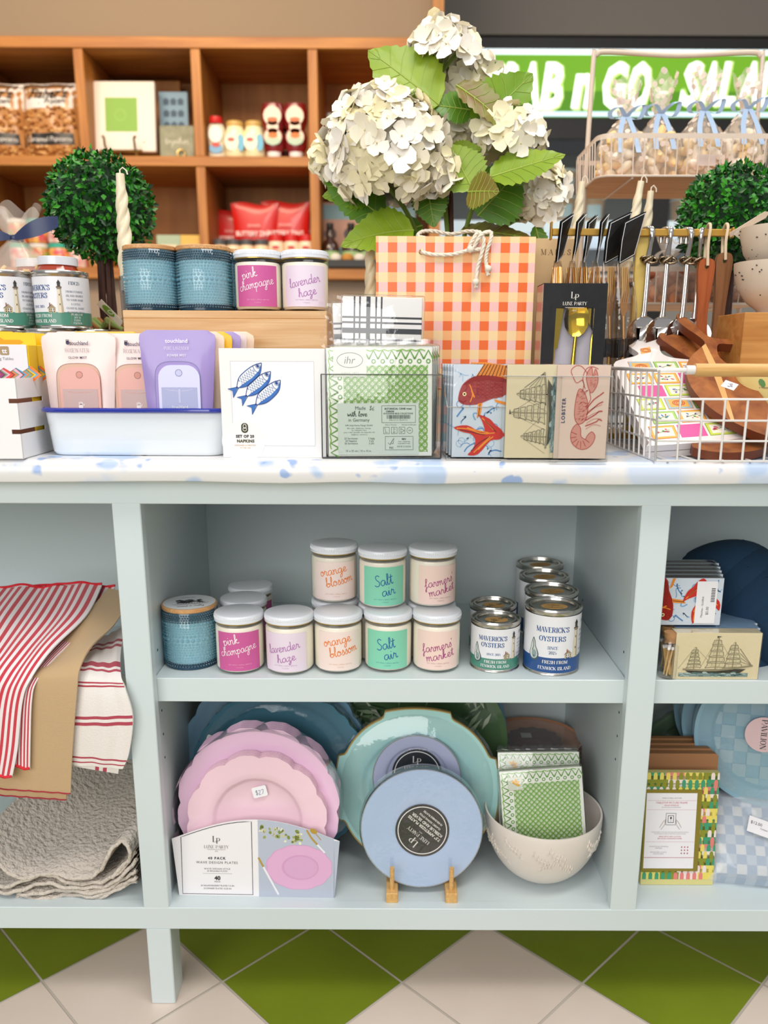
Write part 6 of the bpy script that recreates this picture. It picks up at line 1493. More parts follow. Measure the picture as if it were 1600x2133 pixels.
def strip(b, P, loc):
    b.dpoly(P, [loc(q) for q in ((1462, 722), (1470, 716), (1500, 775), (1530, 875), (1522, 874), (1490, 790))], M('#dba763', .4), 1)
    s_ = MB(); o_ = loc((1520, 803)); b.dpoly(P, [(o_[0]+a, o_[1]+c) for a, c in ((-.014, .006), (.006, .012), (.014, -.006), (-.006, -.012))], M('#efe9ea', .5), 3); b.text(P, '$46', o_[0], o_[1], .008, M('#4d5478', .6), font='script', rot=-.8, layer=4)
tilted('acacia whale tail board with a white price sticker, leaning across the wire basket', 'whale_tail_board', 'serving board', (((1600, 905), .0), ((1440, 806), .115), ((1480, 690), .250)), ow, .014, WA, WE, 'whale tail wooden boards', None, strip)
ow2 = [(1374, 694), (1400, 692), (1440, 700), (1475, 706), (1500, 730), (1560, 770), (1620, 830), (1640, 900), (1560, 880), (1500, 820), (1460, 770), (1440, 748), (1420, 735), (1390, 715), (1376, 704)]
tilted('acacia wood whale tail board behind the stickered one, only its left fluke showing', 'whale_tail_board', 'serving board', (((1600, 900), .075), ((1460, 780), .190), ((1420, 700), .290)), ow2, .014, WA, WE, 'whale tail wooden boards')
ow3 = [(1440, 906), (1480, 925), (1540, 935), (1595, 925), (1630, 900), (1600, 880), (1500, 880)]
tilted('dark wooden board lying flat at the bottom of the wire basket', 'serving_board', 'serving board', (((1450, 925), .02), ((1590, 930), .02), ((1520, 895), .11)), [(1440, 925), (1480, 940), (1540, 942), (1595, 932), (1640, 900), (1600, 885), (1500, 890)], .012, WA, WE)
# --- gold cutlery rack
Yu = .30; a, b = wp(1150, 480, Yu), wp(1522, 490, Yu); BRS = M('#d0a24a', .35, .6)
t = thing('utensil_rack', 'brass bar rack with hanging cutlery bags and serving utensils', 'rack', ((a.x+b.x)/2, Yu, CT+.0003)); q = (b.x-a.x)/2; hz = (a.z+b.z)/2-CT
MB().box(-q, q, -.004, .004, hz-.0055, hz+.0055, BRS, .001).build('bar', t, 0)
MB().box(-q-.003, -q, -.006, .006, hz-.012, hz+.016, BRS, .001).build('end_stop', t, 0); MB().box(q, q+.004, -.006, .006, hz-.008, hz+.008, BRS, .001).build('end_stop', t, 0)
cx_ = wp(1330, 560, Yu+.02).x-(a.x+b.x)/2; MB().box(cx_-.010, cx_+.010, .005, .013, 0, hz, M('#e3c46a', .5), .001).build('post', t, 0)
MB().box(-q+.01, q, -.02, .09, 0, .012, BRS, .002).build('base', t, 0)
# bags of gold forks with black header cards
CEL2 = film('fork_wrapper', '#f7f0e8', 2.2, .06, crinkle=.003, body=.03, scale=30)
def fork_bag():
    t = thing('fork_bag', 'x', 'cutlery pack'); GF = M('#e8a040', .25, .6); GF2 = M('#f2c684', .25, .6)
    hp = [(-.021, 0, -.004), (.019, 0, .010), (.022, -.006, .036), (.027, -.014, .076), (-.014, -.004, .060), (-.021, -.003, .03)]
    b = MB(); b.add(hp, [(0, 1, 2, 5), (5, 2, 3, 4)], BLACK); b.add([(x, y+.003, z) for x, y, z in hp], [(3, 4, 5, 2), (2, 5, 0, 1)], BLACK)
    b.tube([(-.019, -.0006, -.001), (.0175, -.0006, .012), (.020, -.0066, .036), (.0245, -.0142, .073), (-.0125, -.0046, .058), (-.019, -.0036, .03)], .0005, WHITE, 4, closed=True); b.build('header_card', t, 0)
    for k in range(5):
        f = MB(); x = -.010+.005*k; y = .004*k-.004
        for j in range(4): f.tube([(x+(j-1.5)*.0052, y, -.064), (x+(j-1.5)*.0050, y-.003, -.045), (x+(j-1.5)*.0042, y, -.008)], [.0018, .0017, .0010], GF if k % 2 else GF2, 6)
        f.prism([(-.0095, .002), (.0095, .002), (.0085, -.010), (.0028, -.022), (-.0028, -.022), (-.0085, -.010)], XZ(x, y-.001, -.064), .0016, GF2); f.tube([(x, y, -.084), (x, y-.002, -.12), (x, y, -.205)], [.0024, .0022, .0042], GF2, 8)
        f.build('fork', t, 50)
    MB().box(-.024, .024, -.008, .018, -.150, -.120, BLACK, .001).build('paper_band', t, 0)
    w_ = MB(); w_.grid(18, 16, lambda i, j: Vector(((.020+.007*min(1, j*3))*math.cos(2*PI*i), (.004+.014*min(1, j*3))*math.sin(2*PI*i)+.003, .002-.215*j)), CEL2, True); w_.build('clear_wrapper', t, 60)
    return t
FB = fork_bag()
for px, yaw, dy, sc, lab in ((1166, 1.15, -.016, .80, 'gold fork bag with black header, leftmost on the brass bar'), (1196, 1.30, -.016, 1.6, 'gold fork bag second from the left on the brass bar'), (1219, 1.25, .016, .8, 'gold fork bag turned edgewise behind the black cutlery box'), (1244, 1.32, -.016, 1.6, 'gold fork bag with folded header in the middle of the brass bar'), (1277, .62, -.016, 1.0, 'gold fork bag with a wide black header facing forward, left of the last one'), (1306, .66, -.022, 1.0, 'rightmost gold fork bag with a black header on the brass bar')):
    p = wp(px, 546, Yu+dy); place(FB, (p.x, Yu+dy, p.z), yaw, lab, 'gold fork bags with black headers', scale=(1, 1, 1), rot=Euler((0, -.06*sc, yaw)))
# knotted steel serving pieces
SV = M('#cfcac4', .16, 1.0)
def server(kind):
    t = thing('serving_utensil', 'x', 'serving utensil')
    MB().tube(smooth_pts([(0, .011, -.018), (0, .011, .004), (0, .004, .009), (0, -.006, .006), (0, -.009, -.012), (0, -.006, -.03), (0, -.003, -.045)], 3), [.0034]*3+[.0038]*9+[.0026]*7, SV, 8).build('hook', t, 60)
    k = MB(); k.tube([Vector(((.0062+.0040*math.cos(3*a))*math.cos(2*a)*1.15, (.0062+.0040*math.cos(3*a))*math.sin(2*a)*.8-.004, .0062*math.sin(3*a)-.054)) for a in [2*PI*i/60 for i in range(60)]], .0024, M('#9a8a72', .16, 1.0), 7, closed=True); k.build('knot', t, 60)
    MB().tube([(0, -.004, -.06), (0, -.004, -.10), (0, -.003, -.155), (0, -.002, -.166)], [.0024, .0026, .0024, .0036], SV, 8).build('rod', t, 60)
    h = MB(); out = smooth_pts([(0, .004), (.008, 0), (.020, -.012), (.026, -.030), (.025, -.052), (.018, -.066)], 4); o = [(p_.x, p_.y) for p_ in out]; ol_ = o+[(-a, b) for a, b in reversed(o[1:])]
    if kind == 'fork':
        hs_ = [[(x-.0028, -.020), (x+.0028, -.020), (x+.0030, -.060), (x-.0030, -.060)] for x in (-.0105, .0105)]
        h.prism(ol_, lambda u, v, w=0: Vector((u, -.006-w*1-.006*math.sin(PI*min(1, max(0, -v/.066)))+.35*abs(u)**1.5*3, -.168+v)), .0016, SV, holes=hs_)
    else: h.prism(ol_, lambda u, v, w=0: Vector((u, -.002-w+.010*(1-(u/.026)**2)*math.sin(PI*min(1, max(0, -v/.07))), -.168+v)), .0016, SV)
    h.build('head', t, 50); return t
SF, SS = server('fork'), server('spoon')
for px, dy, kind, yaw, lab in ((1357, -.004, 'fork', .1, 'knotted steel serving fork, leftmost in front on the brass bar'), (1345, .014, 'spoon', .5, 'knotted steel serving spoon just behind the leftmost serving fork'), (1397, -.004, 'fork', -.05, 'knotted steel serving fork, second in front on the brass bar'), (1384, .014, 'spoon', .5, 'knotted steel serving spoon behind the second serving fork'),
        (1439, -.004, 'fork', .05, 'knotted steel serving fork, rightmost in front, above the whale tail board'), (1426, .014, 'spoon', .5, 'knotted steel serving spoon behind the rightmost serving fork'), (1457, .012, 'spoon', -.4, 'knotted steel serving piece nearest the wooden handles')):
    p = wp(px, 481, Yu+dy); place(SF if kind == 'fork' else SS, (p.x, Yu, a.z+(b.z-a.z)*((p.x-a.x)/(b.x-a.x))+.001), yaw, lab, 'knotted steel serving utensils', scale=(1.15, 1, .80))
# wooden handled tools hung on cords
for px, m, lab, tg_, top, bot in ((1472, wood('padauk', '#8f3f14', '#b4602a', 9, 'Z', .45, 10), 'reddish wooden utensil hung by a cord from the brass bar', False, 540, 690), (1508, wood('walnut', '#6f4526', '#97673f', 9, 'Z', .45, 10), 'brown wooden utensil with paper tags, at the right end of the brass bar', True, 528, 700)):
    p = wp(px, 484, Yu); zt2 = wp(px, top, Yu).z-p.z; zb2 = wp(px, bot, Yu).z-p.z; t = thing('wooden_spoon', lab, 'wooden utensil', (p.x, Yu-.012, p.z), group='wooden utensils on the brass bar')
    L_ = zt2-zb2; o = smooth_pts([(0, 0), (.010, -.003), (.0135, -.016), (.011, -.05), (.0085, -L_*.7), (.010, -L_), (.018, -L_-.03), (.014, -L_-.06), (0, -L_-.07)], 4); o = [(q_.x, q_.y) for q_ in o]; ol_ = o+[(-a_, b_) for a_, b_ in reversed(o[1:-1])]
    mb = MB(); mb.prism(ol_, XZ(0, -.004, zt2), .010, m, None, [[(.0035*math.cos(2*PI*k/12), -.013+.0035*math.sin(2*PI*k/12)) for k in range(12)]]); mb.build('handle', t, 30)
    MB().tube(smooth_pts([(0, -.007, zt2-.012), (-.002, -.006, zt2*.5), (0, -.004, .006), (.001, .008, .012), (.003, .022, .004), (.003, .020, zt2*.6), (0, .008, zt2-.013)], 4), .0024, M('#dcc7a8', .9), 7).build('cord', t)
    if tg_:
        for k, (dx, dz, ry) in enumerate(((.028, .008, -.52), (.034, -.022, .60))):
            mb = MB(); c_, s2 = math.cos(ry), math.sin(ry); mb.prism([(-.032, -.004), (.030, -.006), (.038, 0), (.030, .006), (-.032, .004)], frame((dx, -.014-.004*k, dz), (c_, 0, -s2), (s2*.8, -.5, c_*.8)), .0005, M('#e6d6c2', .7)); mb.build('paper_tag', t, 0)
# small kraft sign between bag and cutlery
p = wp(1150, 540, .36); t = thing('kraft_box', 'kraft coloured box with black letters behind the gingham bag and cutlery bags', 'box', (p.x, .36, CT+.0003)); hz2 = wp(1150, 497, .36).z-CT
MB().box(-.045, .045, 0, .04, 0, hz2, M('#dcb98a', .8), .001).build('box', t, 0); mb = MB(); mb.text(XZ(0, 0, hz2-.022), 'M A L L S', .006, 0, .009, M('#7a5c3c', .6), font='did'); mb.build('lettering', t, 0)
# --- speckled bowls on a wooden crate, yellow mugs
SPK = M('#d8c8b4', .45, coat=.2); t = thing('speckled_bowl', 'x', 'bowl'); mb = MB()
mb.lathe([(0, 0), (.022, 0), (.024, .006), (.040, .018), (.056, .040), (.063, .066), (.064, .078), (.0615, .078), (.060, .066), (.05, .038), (.03, .016), (0, .012)], SPK, 40)
rr = random.Random(5)
for k in range(70):
    a_, z = rr.uniform(0, 6.28), rr.uniform(.02, .074); r_ = .040+(z-.018)*.6 if z < .055 else .0605+(z-.055)*.16
    mb.tube([(r_*math.cos(a_)*.985, r_*math.sin(a_)*.985, z), ((r_+.0022)*math.cos(a_), (r_+.0022)*math.sin(a_), z+.0004)], .0011, M('#4a3d33', .7), 5)
mb.build('bowl', t, 50)
pc_ = wp(1606, 655, .235)
tc_ = thing('wooden_crate', 'honey coloured wooden box carrying the speckled bowls at the right edge', 'box', (pc_.x, .235, CT+.0003)); zc_ = pc_.z-CT
MB().box(-.066, .075, -.06, .07, 0, zc_-.0005, wood('crate_wood', '#b0712f', '#cf9450', 5, 'X', .5, 12), .001).build('box', tc_, 0)
place(t, (pc_.x+.001, .235, pc_.z), 0, 'cream speckled bowl, lower one of the pair at the right edge', 'cream speckled bowls'); place(t, (pc_.x+.006, .236, pc_.z+.052), .6, 'cream speckled bowl, upper one of the pair at the right edge', 'cream speckled bowls')
MG = M('#f0d88c', .35, coat=.4)
t = thing('mug', 'x', 'mug'); mb = MB(); mb.lathe([(0, 0), (.033, 0), (.036, .003), (.036, .074), (.034, .074), (.034, .006), (0, .005)], MG, 36); mb.dell(cylP(.0362, .055), -.012, 0, .004, .007, M('#5d8a4a', .5), 2, 8, .6); mb.text(cylP(.0362, .055), 'a happy thought in', .0, -.006, .003, M('#5b5140', .6), layer=2); mb.build('mug', t, 50)
for px, py, Y_, lab in ((1590, 735, .125, 'yellow mug at the right edge behind the basket'), (1552, 745, .165, 'yellow mug behind the basket, left of the other one')):
    p = wp(px, py, Y_); place(t, (p.x, Y_, Zc+.0015+.045), 0, lab, 'yellow mugs')
t = thing('display_block', 'small white block in the basket under the yellow mugs', 'display block', (wp(1575, 735, .14).x, .14, Zc+.0035)); MB().box(-.05, .07, -.045, .07, 0, .0425, CARD, .001).build('block', t, 0)
# --- tiered metal stand with cookie bags
Yq = .62; HM = M('#dcc9b6', .4, coat=.2); ta, tb_, hb1, hb2 = wp(1262, 281, Yq-.09), wp(1262, 364, Yq-.09), wp(1237, 108, Yq+.03), wp(1590, 112, Yq+.03)
t = thing('tiered_stand', 'cream wire two-tier basket stand with wooden trays holding cookie bags', 'stand', ((hb1.x+hb2.x)/2, Yq+.03, CT+.0003)); hw2 = (hb2.x-hb1.x)/2; top = hb1.z-CT
MB().tube(smooth_pts([(-hw2-.006, 0, 0), (-hw2-.003, 0, top*.5), (-hw2, 0, top-.03), (-hw2+.006, 0, top-.006), (-hw2+.03, 0, top), (0, 0, top-.006), (hw2-.03, 0, top), (hw2-.006, 0, top-.006), (hw2, 0, top-.03), (hw2+.003, 0, top*.5), (hw2+.006, 0, 0)], 5), .0048, HM, 8).build('frame', t, 60)
for lvl, (z0, z1) in enumerate(((tb_.z-CT, ta.z-CT), (wp(1400, 632, Yq-.09).z-CT, wp(1400, 560, Yq-.09).z-CT))):
    b = MB(); rim = [Vector((x, y, z1)) for x, y in rrect(2*hw2+.012, .22, .03, 4, y0=-.115)]; bot = [Vector((x, y, z0)) for x, y in rrect(2*hw2+.006, .214, .028, 4, y0=-.112)]
    b.tube(bot, .0022, HM, 6, closed=True)
    N_ = len(rim)
    def peri(loop, u):
        L_ = [0]; 
        for i in range(N_): L_.append(L_[-1]+(loop[(i+1) % N_]-loop[i]).length)
        d_ = u*L_[-1]
        for i in range(N_):
            if L_[i+1] >= d_: return loop[i].lerp(loop[(i+1) % N_], (d_-L_[i])/max(1e-9, L_[i+1]-L_[i]))
        return loop[0]
    for i in range(52): b.tube([peri(rim, i/52), peri(bot, i/52)], .0013, HM, 5)
    b.build('wire_basket', t, 60)
    rb_ = MB(); rr2 = [v+Vector((0, 0, .0045)) for v in rim]; rr3_ = [v-Vector((0, 0, .0045)) for v in rim]; rb_.add(rim and (rr2+rr3_), [(i, (i+1) % N_, N_+(i+1) % N_, N_+i) for i in range(N_)], HM); rb_.build('rim_band', t, 60)
    MB().prism([(v.x, v.y) for v in bot], XY(0, 0, z0+.002), .004, wood('tray_wood', '#c58a5c', '#dcab7c', 5, 'X', .5, 12)).build('tray_board', t, 0)
    for x in (-hw2*.62, hw2*.62): MB().tube([(x, -.11, z0-.003), (x, .10, z0-.003)], .0025, HM, 6).build('crossbar', t, 60)
CK = [M('#ffe0a4', .6), M('#fff0cf', .6), M('#f5cf8c', .6), M('#fff2e0', .6)]
for i, (px, yn, yt_, lab) in enumerate(((1300, 250, 172, 'cookie bag with dotted film and blue ribbon at the left end of the stand'), (1376, 240, 160, 'cookie bag second from the left in the upper basket, ribbon tail hanging down'), (1462, 238, 158, 'cookie bag third from the left in the upper basket with a sticker'), (1556, 230, 158, 'cookie bag at the right end of the upper basket'))):
    p = wp(px, 362, Yq-.03); zz = CT+(tb_.z-CT)+.004
    gift_bag('cookie_bag', lab, (wp(px, 300, Yq-.02).x, Yq-.01+.012*(i % 2), zz), .046, wp(px, yn, Yq).z-zz, wp(px, yt_, Yq).z-zz, CK, '#a9c0dc', 'cookies', 20+i, 'dotted cookie bags with blue ribbons', dots=True, tails=1, stick=(i == 2))
BRN = [M('#b0623a', .7), M('#c98252', .7), M('#8f4a2c', .7)]
zz = wp(1400, 632, Yq-.09).z+.004
for i, px in enumerate((1385, 1455, 1530)):
    gift_bag('snack_bag', ('clear snack bag in the lower basket behind the serving forks', 'clear snack bag in the lower basket behind the wooden handles', 'clear snack bag in the lower basket left of the speckled bowls')[i], (wp(px, 600, Yq).x, Yq-.015, zz), .044, .085, .13, BRN, '#d9cfc4', 'cookies', 40+i, 'snack bags in the lower basket', tails=0)
# ================================================================ left bay: folded linens
def weave(h, scale=900, dist=.0006, h2=None): 
    return M(h, .9, sheen=.3, bump=(scale, dist))
def cloth(name, label, rows_, stripes, thick=.0016, group=None, hem=None, kind=None, nv=10, parts=None, wob=0.0, cross=None):
    """rows of ((left px), (right px), Y) from the hem up over the shelf edge to the back"""
    t = thing(name, label, 'cloth', (0, 0, 0), group=group); A = smooth_pts([wp(*r[0], r[2]) for r in rows_], nv); B = smooth_pts([wp(*r[1], r[2] if len(r) < 4 else r[3]) for r in rows_], nv); n = len(A); m = len(stripes)*2; b = MB()
    def S_(i, j, off=0):
        u = j/m; p_ = A[i].lerp(B[i], u); q = (B[i]-A[i]).normalized(); d = (A[min(n-1, i+1)]-A[max(0, i-1)]).normalized(); nn = q.cross(d).normalized()
        if nn.y > 0 and abs(nn.y) > .5: nn = -nn
        elif nn.z < 0 and abs(nn.z) > .5: nn = -nn
        return p_+nn*(wob*math.sin(u*9+i*.12)*.5+wob*.5*math.sin(u*21+i*.05)-off)
    for off in (0, thick):
        vs = [S_(i, j, off) for i in range(n) for j in range(m+1)]
        for k, mt in enumerate(stripes):
            fs = []
            for i in range(n-1):
                for j in (2*k, 2*k+1):
                    mm = mt
                    fs.append((i*(m+1)+j, i*(m+1)+j+1, (i+1)*(m+1)+j+1, (i+1)*(m+1)+j))
            if cross and off == 0:
                cr_ = [f for f in fs if any(abs((f[0]//(m+1))/(n-1)-c_) < w_ for c_, w_ in cross[0])]; fs = [f for f in fs if f not in cr_]; b.add(vs, cr_, cross[1])
            b.add(vs, fs, mt)
    rim = [(0, j) for j in range(m+1)]+[(i, m) for i in range(1, n)]; vs = [S_(i, j) for i, j in rim]+[S_(i, j, thick) for i, j in rim]; b.add(vs, [(k, k+1, len(rim)+k+1, len(rim)+k) for k in range(len(rim)-1)], stripes[0])
    b.build('fabric', t, 80)
    if hem:
        for nm, ii, jj in hem[1]:
            pts = [S_(i, j) for i, j in ([(0, j) for j in range(m+1)] if nm == 'front' else [(i, m) for i in range(n)] if nm == 'side' else [(n-1, j) for j in range(m+1)])]
            pts = [p_+Vector((0, -.0006, hem[3]*abs(math.sin(k*hem[4]))) if nm != 'side' else (0, 0, 0)) for k, p_ in enumerate(pts)]
            MB().tube(smooth_pts(pts, 2), hem[2], hem[0], 6).build('hem_edge', t, 60)
    return t
RED = weave('#cb3a48'); WHC = weave('#efe6e6'); REDH = M('#d5202e', .7)
SR = [RED if i % 2 else WHC for i in range(27)]
hemR = (REDH, (('front', 0, 0),), .0022, -.004, .16)
hemB = (REDH, (('front', 0, 0), ('back', 0, 0)), .0022, .0035, .13)
cloth('linen_towel', 'white towel with thin crimson stripe pairs hanging at the right of the left bay', [((120, 1592), (256, 1601), -.012), ((120, 1560), (268, 1570), -.014), ((130, 1500), (276, 1497), -.016), ((140, 1440), (262, 1440), -.013), ((160, 1400), (252, 1405), .000), ((180, 1360), (252, 1352), .06), ((200, 1330), (262, 1305), .14)],
      [weave('#ece5df', 500, .0012)]*10, .004, 'folded linens in the left bay', None, cross=([(c, .0095) for c in (.055, .095, .300, .340, .530, .570, .690, .725, .845, .88)], weave('#b34354')), wob=.002)
cloth('linen_towel', 'underlayer fold of the crimson striped white towel, peeking out below', [((150, 1596), (246, 1612), -.006), ((150, 1560), (250, 1570), -.007), ((150, 1480), (255, 1480), -.006)], [weave('#ece5df', 500, .0012)]*6+[weave('#b34354')]+[weave('#ece5df', 500, .0012)]+[weave('#b34354')]+[weave('#ece5df', 500, .0012)]*3, .002, 'folded linens in the left bay')
TN = weave('#c3a47b', 700, .0008); TN2 = weave('#b99a72', 700, .0008)
for k, (dx, dy, dY, lab) in enumerate(((0, 0, 0, 'tan linen napkin with crimson picot hem, topmost of the tan ones'), (-9, 13, .0035, 'tan linen napkin under the topmost tan one, hanging slightly lower'))):
    cloth('linen_napkin', lab, [((-60, 1638+dy), (147+dx, 1652+dy), -.021+dY), ((-40, 1560), (150+dx, 1570), -.023+dY), ((20, 1440), (160+dx*.5, 1440), -.023+dY), ((70, 1400), (166+dx*.5, 1392), -.014+dY), ((100, 1370), (190, 1345), .020+dY), ((170, 1290), (238, 1300), .085+dY), ((225, 1225), (280, 1235), .19+dY)], [TN]*12, .0025, 'folded linens in the left bay', (M('#a52a38', .7), (('front', 0, 0),), .0011, -.0012, .9))
cloth('striped_napkin', 'red and white striped napkin with scalloped red edge, the right strip beneath the upper fold', [((-30, 1590), (62, 1603), -.030), ((-30, 1540), (63, 1540), -.031), ((-20, 1460), (66, 1460), -.031), ((0, 1420), (76, 1420), -.024), ((40, 1380), (110, 1375), .006), ((90, 1300), (190, 1295), .09), ((60, 1222), (240, 1222), .20)], SR, .002, 'folded linens in the left bay', hemB)
cloth('striped_napkin', 'red and white striped napkin with scalloped red edge, uppermost at the far left', [((-130, 1612), (26, 1618), -.036), ((-130, 1560), (36, 1560), -.038), ((-120, 1460), (46, 1460), -.038), ((-110, 1410), (66, 1410), -.030), ((-80, 1360), (110, 1350), .004), ((-50, 1290), (180, 1280), .09), ((0, 1225), (212, 1216), .19)], SR, .002, 'folded linens in the left bay', hemB, wob=.003)
# quilted blanket folded on the bottom panel
QM = M('#d2c7ba', .95, bump=(140, .006, 1, 1, 1, 1.0)); t = thing('quilt', 'folded grey beige quilted throw on the bottom shelf of the left bay', 'quilt', (0, 0, 0), group=None)
def fold(path, y0, y1, th, nm):
    pts = smooth_pts([wp(x, y, y0) for x, y in path], 5); n = len(pts); K = 9; vs = []
    for k in range(K+1):
        y = y0+(y1-y0)*k/K
        for i, p_ in enumerate(pts): vs.append(Vector((p_.x+(.10*(k/K)**1.2 if nm == 'top_layer' else .02*k/K), y+.004*math.sin(i*.6), p_.z+(.060*(k/K)**.9 if nm == 'top_layer' else 0)+.0015*math.sin(i*1.7+k*2))))
    b = MB()
    for off in (0, -th):
        b.add([v+Vector((0, 0, off)) for v in vs], [(k*n+i, k*n+i+1, (k+1)*n+i+1, (k+1)*n+i) for k in range(K) for i in range(n-1)], QM)
    b.add([v for v in vs[:n]]+[v+Vector((0, 0, -th)) for v in vs[:n]], [(i, i+1, n+i+1, n+i) for i in range(n-1)], QM)
    b.tube([v+Vector((0, .001, -th/2)) for v in vs[:n]], th*.52, QM, 7); b.build(nm, t, 60)
fold([(-60, 1760), (0, 1800), (50, 1825), (110, 1818), (180, 1825), (210, 1808), (232, 1765), (255, 1752), (272, 1768), (262, 1800), (235, 1822)], .022, .30, .0065, 'top_layer')
fold([(-60, 1838), (0, 1845), (60, 1826), (110, 1822), (160, 1836), (210, 1836), (250, 1805), (280, 1775)], .024, .28, .0065, 'layer')
fold([(-60, 1858), (0, 1857), (50, 1848), (100, 1838), (160, 1845), (215, 1846), (262, 1812), (283, 1790)], .024, .28, .0065, 'layer')
fold([(36, 1868), (40, 1860), (90, 1856), (150, 1854), (215, 1852), (262, 1826), (284, 1808)], .024, .28, .006, 'layer')
fold([(34, 1866), (60, 1868), (110, 1866), (160, 1863), (215, 1859), (260, 1838), (285, 1822)], .024, .28, .006, 'layer')
fold([(33, 1870), (60, 1877), (120, 1877), (190, 1871), (240, 1852), (284, 1835)], .024, .28, .005, 'layer')
t = thing('plastic_box', 'clear plastic box with a yellow stripe at the far left of the bottom shelf', 'box', (wp(15, 1720, .20).x-.02, .24, ZB)); MB().box(-.08, .05, 0, .10, 0, .12, film('clear_acrylic', '#fbfcfb', 1.0, .03)).build('box', t, 0); MB().box(-.03, -.026, -.001, 0, 0, .12, M('#cdbf52', .5)).build('stripe', t, 0)

# ================================================================ right bay
g_ = 'match boxes on the right shelf'; SH = Z+.0004
def lay(kind, px, py, Y_, z, lab, tilt=0.0, sgn=1, off=.0618, s=1.0):
    x = wp(px, py, Y_).x
    return place(MT[kind], (x-sgn*MH*s/2, Y_, z+MW*s/2), rot=Euler((0, sgn*PI/2+tilt, 0)), label=lab, group=g_, scale=s)
SZ = 1.04
for i in range(6):
    lay('ship' if i == 0 else 'fish', 1494+(-5*i if i else 0), 1370, .0255+.0235*i, SH, ('sailing ship match box lying on its side at the front of the right shelf', 'goldfish match box directly behind the sailing ship one on the right shelf', 'goldfish match box third in the row on the right shelf', 'goldfish match box fourth in the row on the right shelf', 'goldfish match box fifth in the row on the right shelf', 'goldfish match box last in the row on the right shelf')[i], 0, 1, s=SZ)
for i in range(5):
    o = lay('fish', 1416-2*i, 1250, .052+.0235*i, SH+MW*SZ+.004, ('goldfish match box with a white price label, stacked on the row of match boxes', 'goldfish match box behind the price labelled one in the stack', 'match box third in the upper stack of the right shelf', 'match box fourth in the upper stack of the right shelf', 'match box last in the upper stack of the right shelf')[i], 0, -1, s=SZ)
    if i == 0:
        st = thing('price_label', 'white price label reading matches goldfish, stuck on the upper goldfish match box', 'label', (o.location.x, .0505, SH+MW*SZ+.004)); p = XZ(-MH*SZ+.088, 0, .003); mb = MB(); mb.drect(p, 0, .031, 0, .066, M('#efeef1', .5), 1)
        for k, (s_, h_) in enumerate((('Matches - Goldfish', .0032), ('$5.00', .0042))): mb.text(p, s_, .010+.008*k, .026-.006*k, h_, INK, rot=PI/2, layer=2)
        for k in range(9): mb.drect(p, .022, .028, .034+.0025*k, .0352+.0025*k, INK, 2)
        mb.build('label', st, 0); st.location.x = o.location.x+0
        st.location.x = wp(1416, 1250, .052).x+MH*SZ/2; st.children[0].location.x = 0
def vial():
    t = thing('match_vial', 'x', 'matches'); MB().lathe([(0, 0), (.0105, 0), (.0125, .002), (.0125, .046), (.009, .052), (.009, .056), (.0105, .057)], film('clear_glass', '#ffffff', 1.6, .02, body=.03), 24).build('glass', t, 60)
    MB().lathe([(0, .050), (.0082, .050), (.0095, .064), (0, .064)], M('#b98a5c', .9, bump=(300, .002)), 20).build('cork', t, 50); rr = random.Random(8)
    for k in range(9):
        a = rr.uniform(0, 6.28); q = rr.uniform(.002, .008); b = MB(); p0, p1 = Vector((q*math.cos(a), q*math.sin(a), .003)), Vector((q*math.cos(a+1.2), q*math.sin(a+1.2), .040)); b.cyl(p0, p1, .0012, M('#e0b878', .7), 5); b.cyl(p1, p1+(p1-p0).normalized()*.004, .0019, M('#f3efec', .7), 6); b.build('match', t, 50)
    return t
VI = vial(); 
for px, Y_, lab in ((1391, .035, 'corked glass vial of white tipped matches beside the ship match box'), (1384, .066, 'corked glass vial of matches behind the front vial')):
    place(VI, (wp(px, 1400, Y_).x, Y_, SH), 0, lab, 'corked match vials', scale=1.12)
def cap():
    t = thing('cap', 'x', 'cap'); NV = M('#143550', .9, bump=(500, .001)); r = .088
    def dome(i, j): a = 2*PI*i; ph = PI/2*j; rr_ = r*(math.cos(ph)**.85); se = 1-.012*math.exp(-((((a*6/(2*PI))+.5) % 1-.5)/.03)**2); return Vector((rr_*math.cos(a)*se, rr_*.95*math.sin(a)*se, .115*math.sin(ph)**1.05))
    b = MB(); b.grid(72, 16, dome, NV, True); b.build('crown', t, 60); MB().lathe([(.0001, .114), (.006, .115), (.005, .119), (0, .1195)], NV, 14).build('button', t)
    b = MB(); b.grid(20, 6, lambda i, j: Vector(((r*.96+.066*j*math.sin(PI*(.12+.76*i))**.5)*math.cos(-PI*.78+PI*.56*i), (r*.93+.066*j*math.sin(PI*(.12+.76*i))**.5)*math.sin(-PI*.78+PI*.56*i)*1.0, .004-.020*j*j+.010*abs(i-.5)*j)), NV)
    b.build('brim', t, 60)
    for k in range(6):
        a = 2*PI*(k+.5)/6; c_ = dome((k+.5)/6, .55); MB().lathe([(.0012, 0), (.0026, .0006), (.0012, .0012)], NV, 10, T=Matrix.Translation(c_) @ Vector((c_.x, c_.y, c_.z)).to_track_quat('Z', 'Y').to_matrix().to_4x4()).build('eyelet', t)
    MB().tube([(r*.9*math.cos(a), r*.9*math.sin(a), .002) for a in [-.9+.1*k for k in range(12)]], .0028, M('#e8e4e6', .7), 6).build('strap', t)
    return t
CP_ = cap()
for i, (dx, dy, dz, lab) in enumerate(((0, 0, 0, 'navy blue cap, foremost of the nested stack at the right edge'), (-.022, .024, .012, 'navy cap second in the nested stack'), (-.042, .050, .022, 'navy cap third in the nested stack'), (-.062, .078, .030, 'navy cap rearmost in the nested stack'))):
    p = wp(1592, 1330, .17); place(CP_, (p.x+dx, .150+dy*1.0, SH+.050+dz), rot=Euler((.95, .05, .5)), label=lab, group='navy caps', scale=1.0)
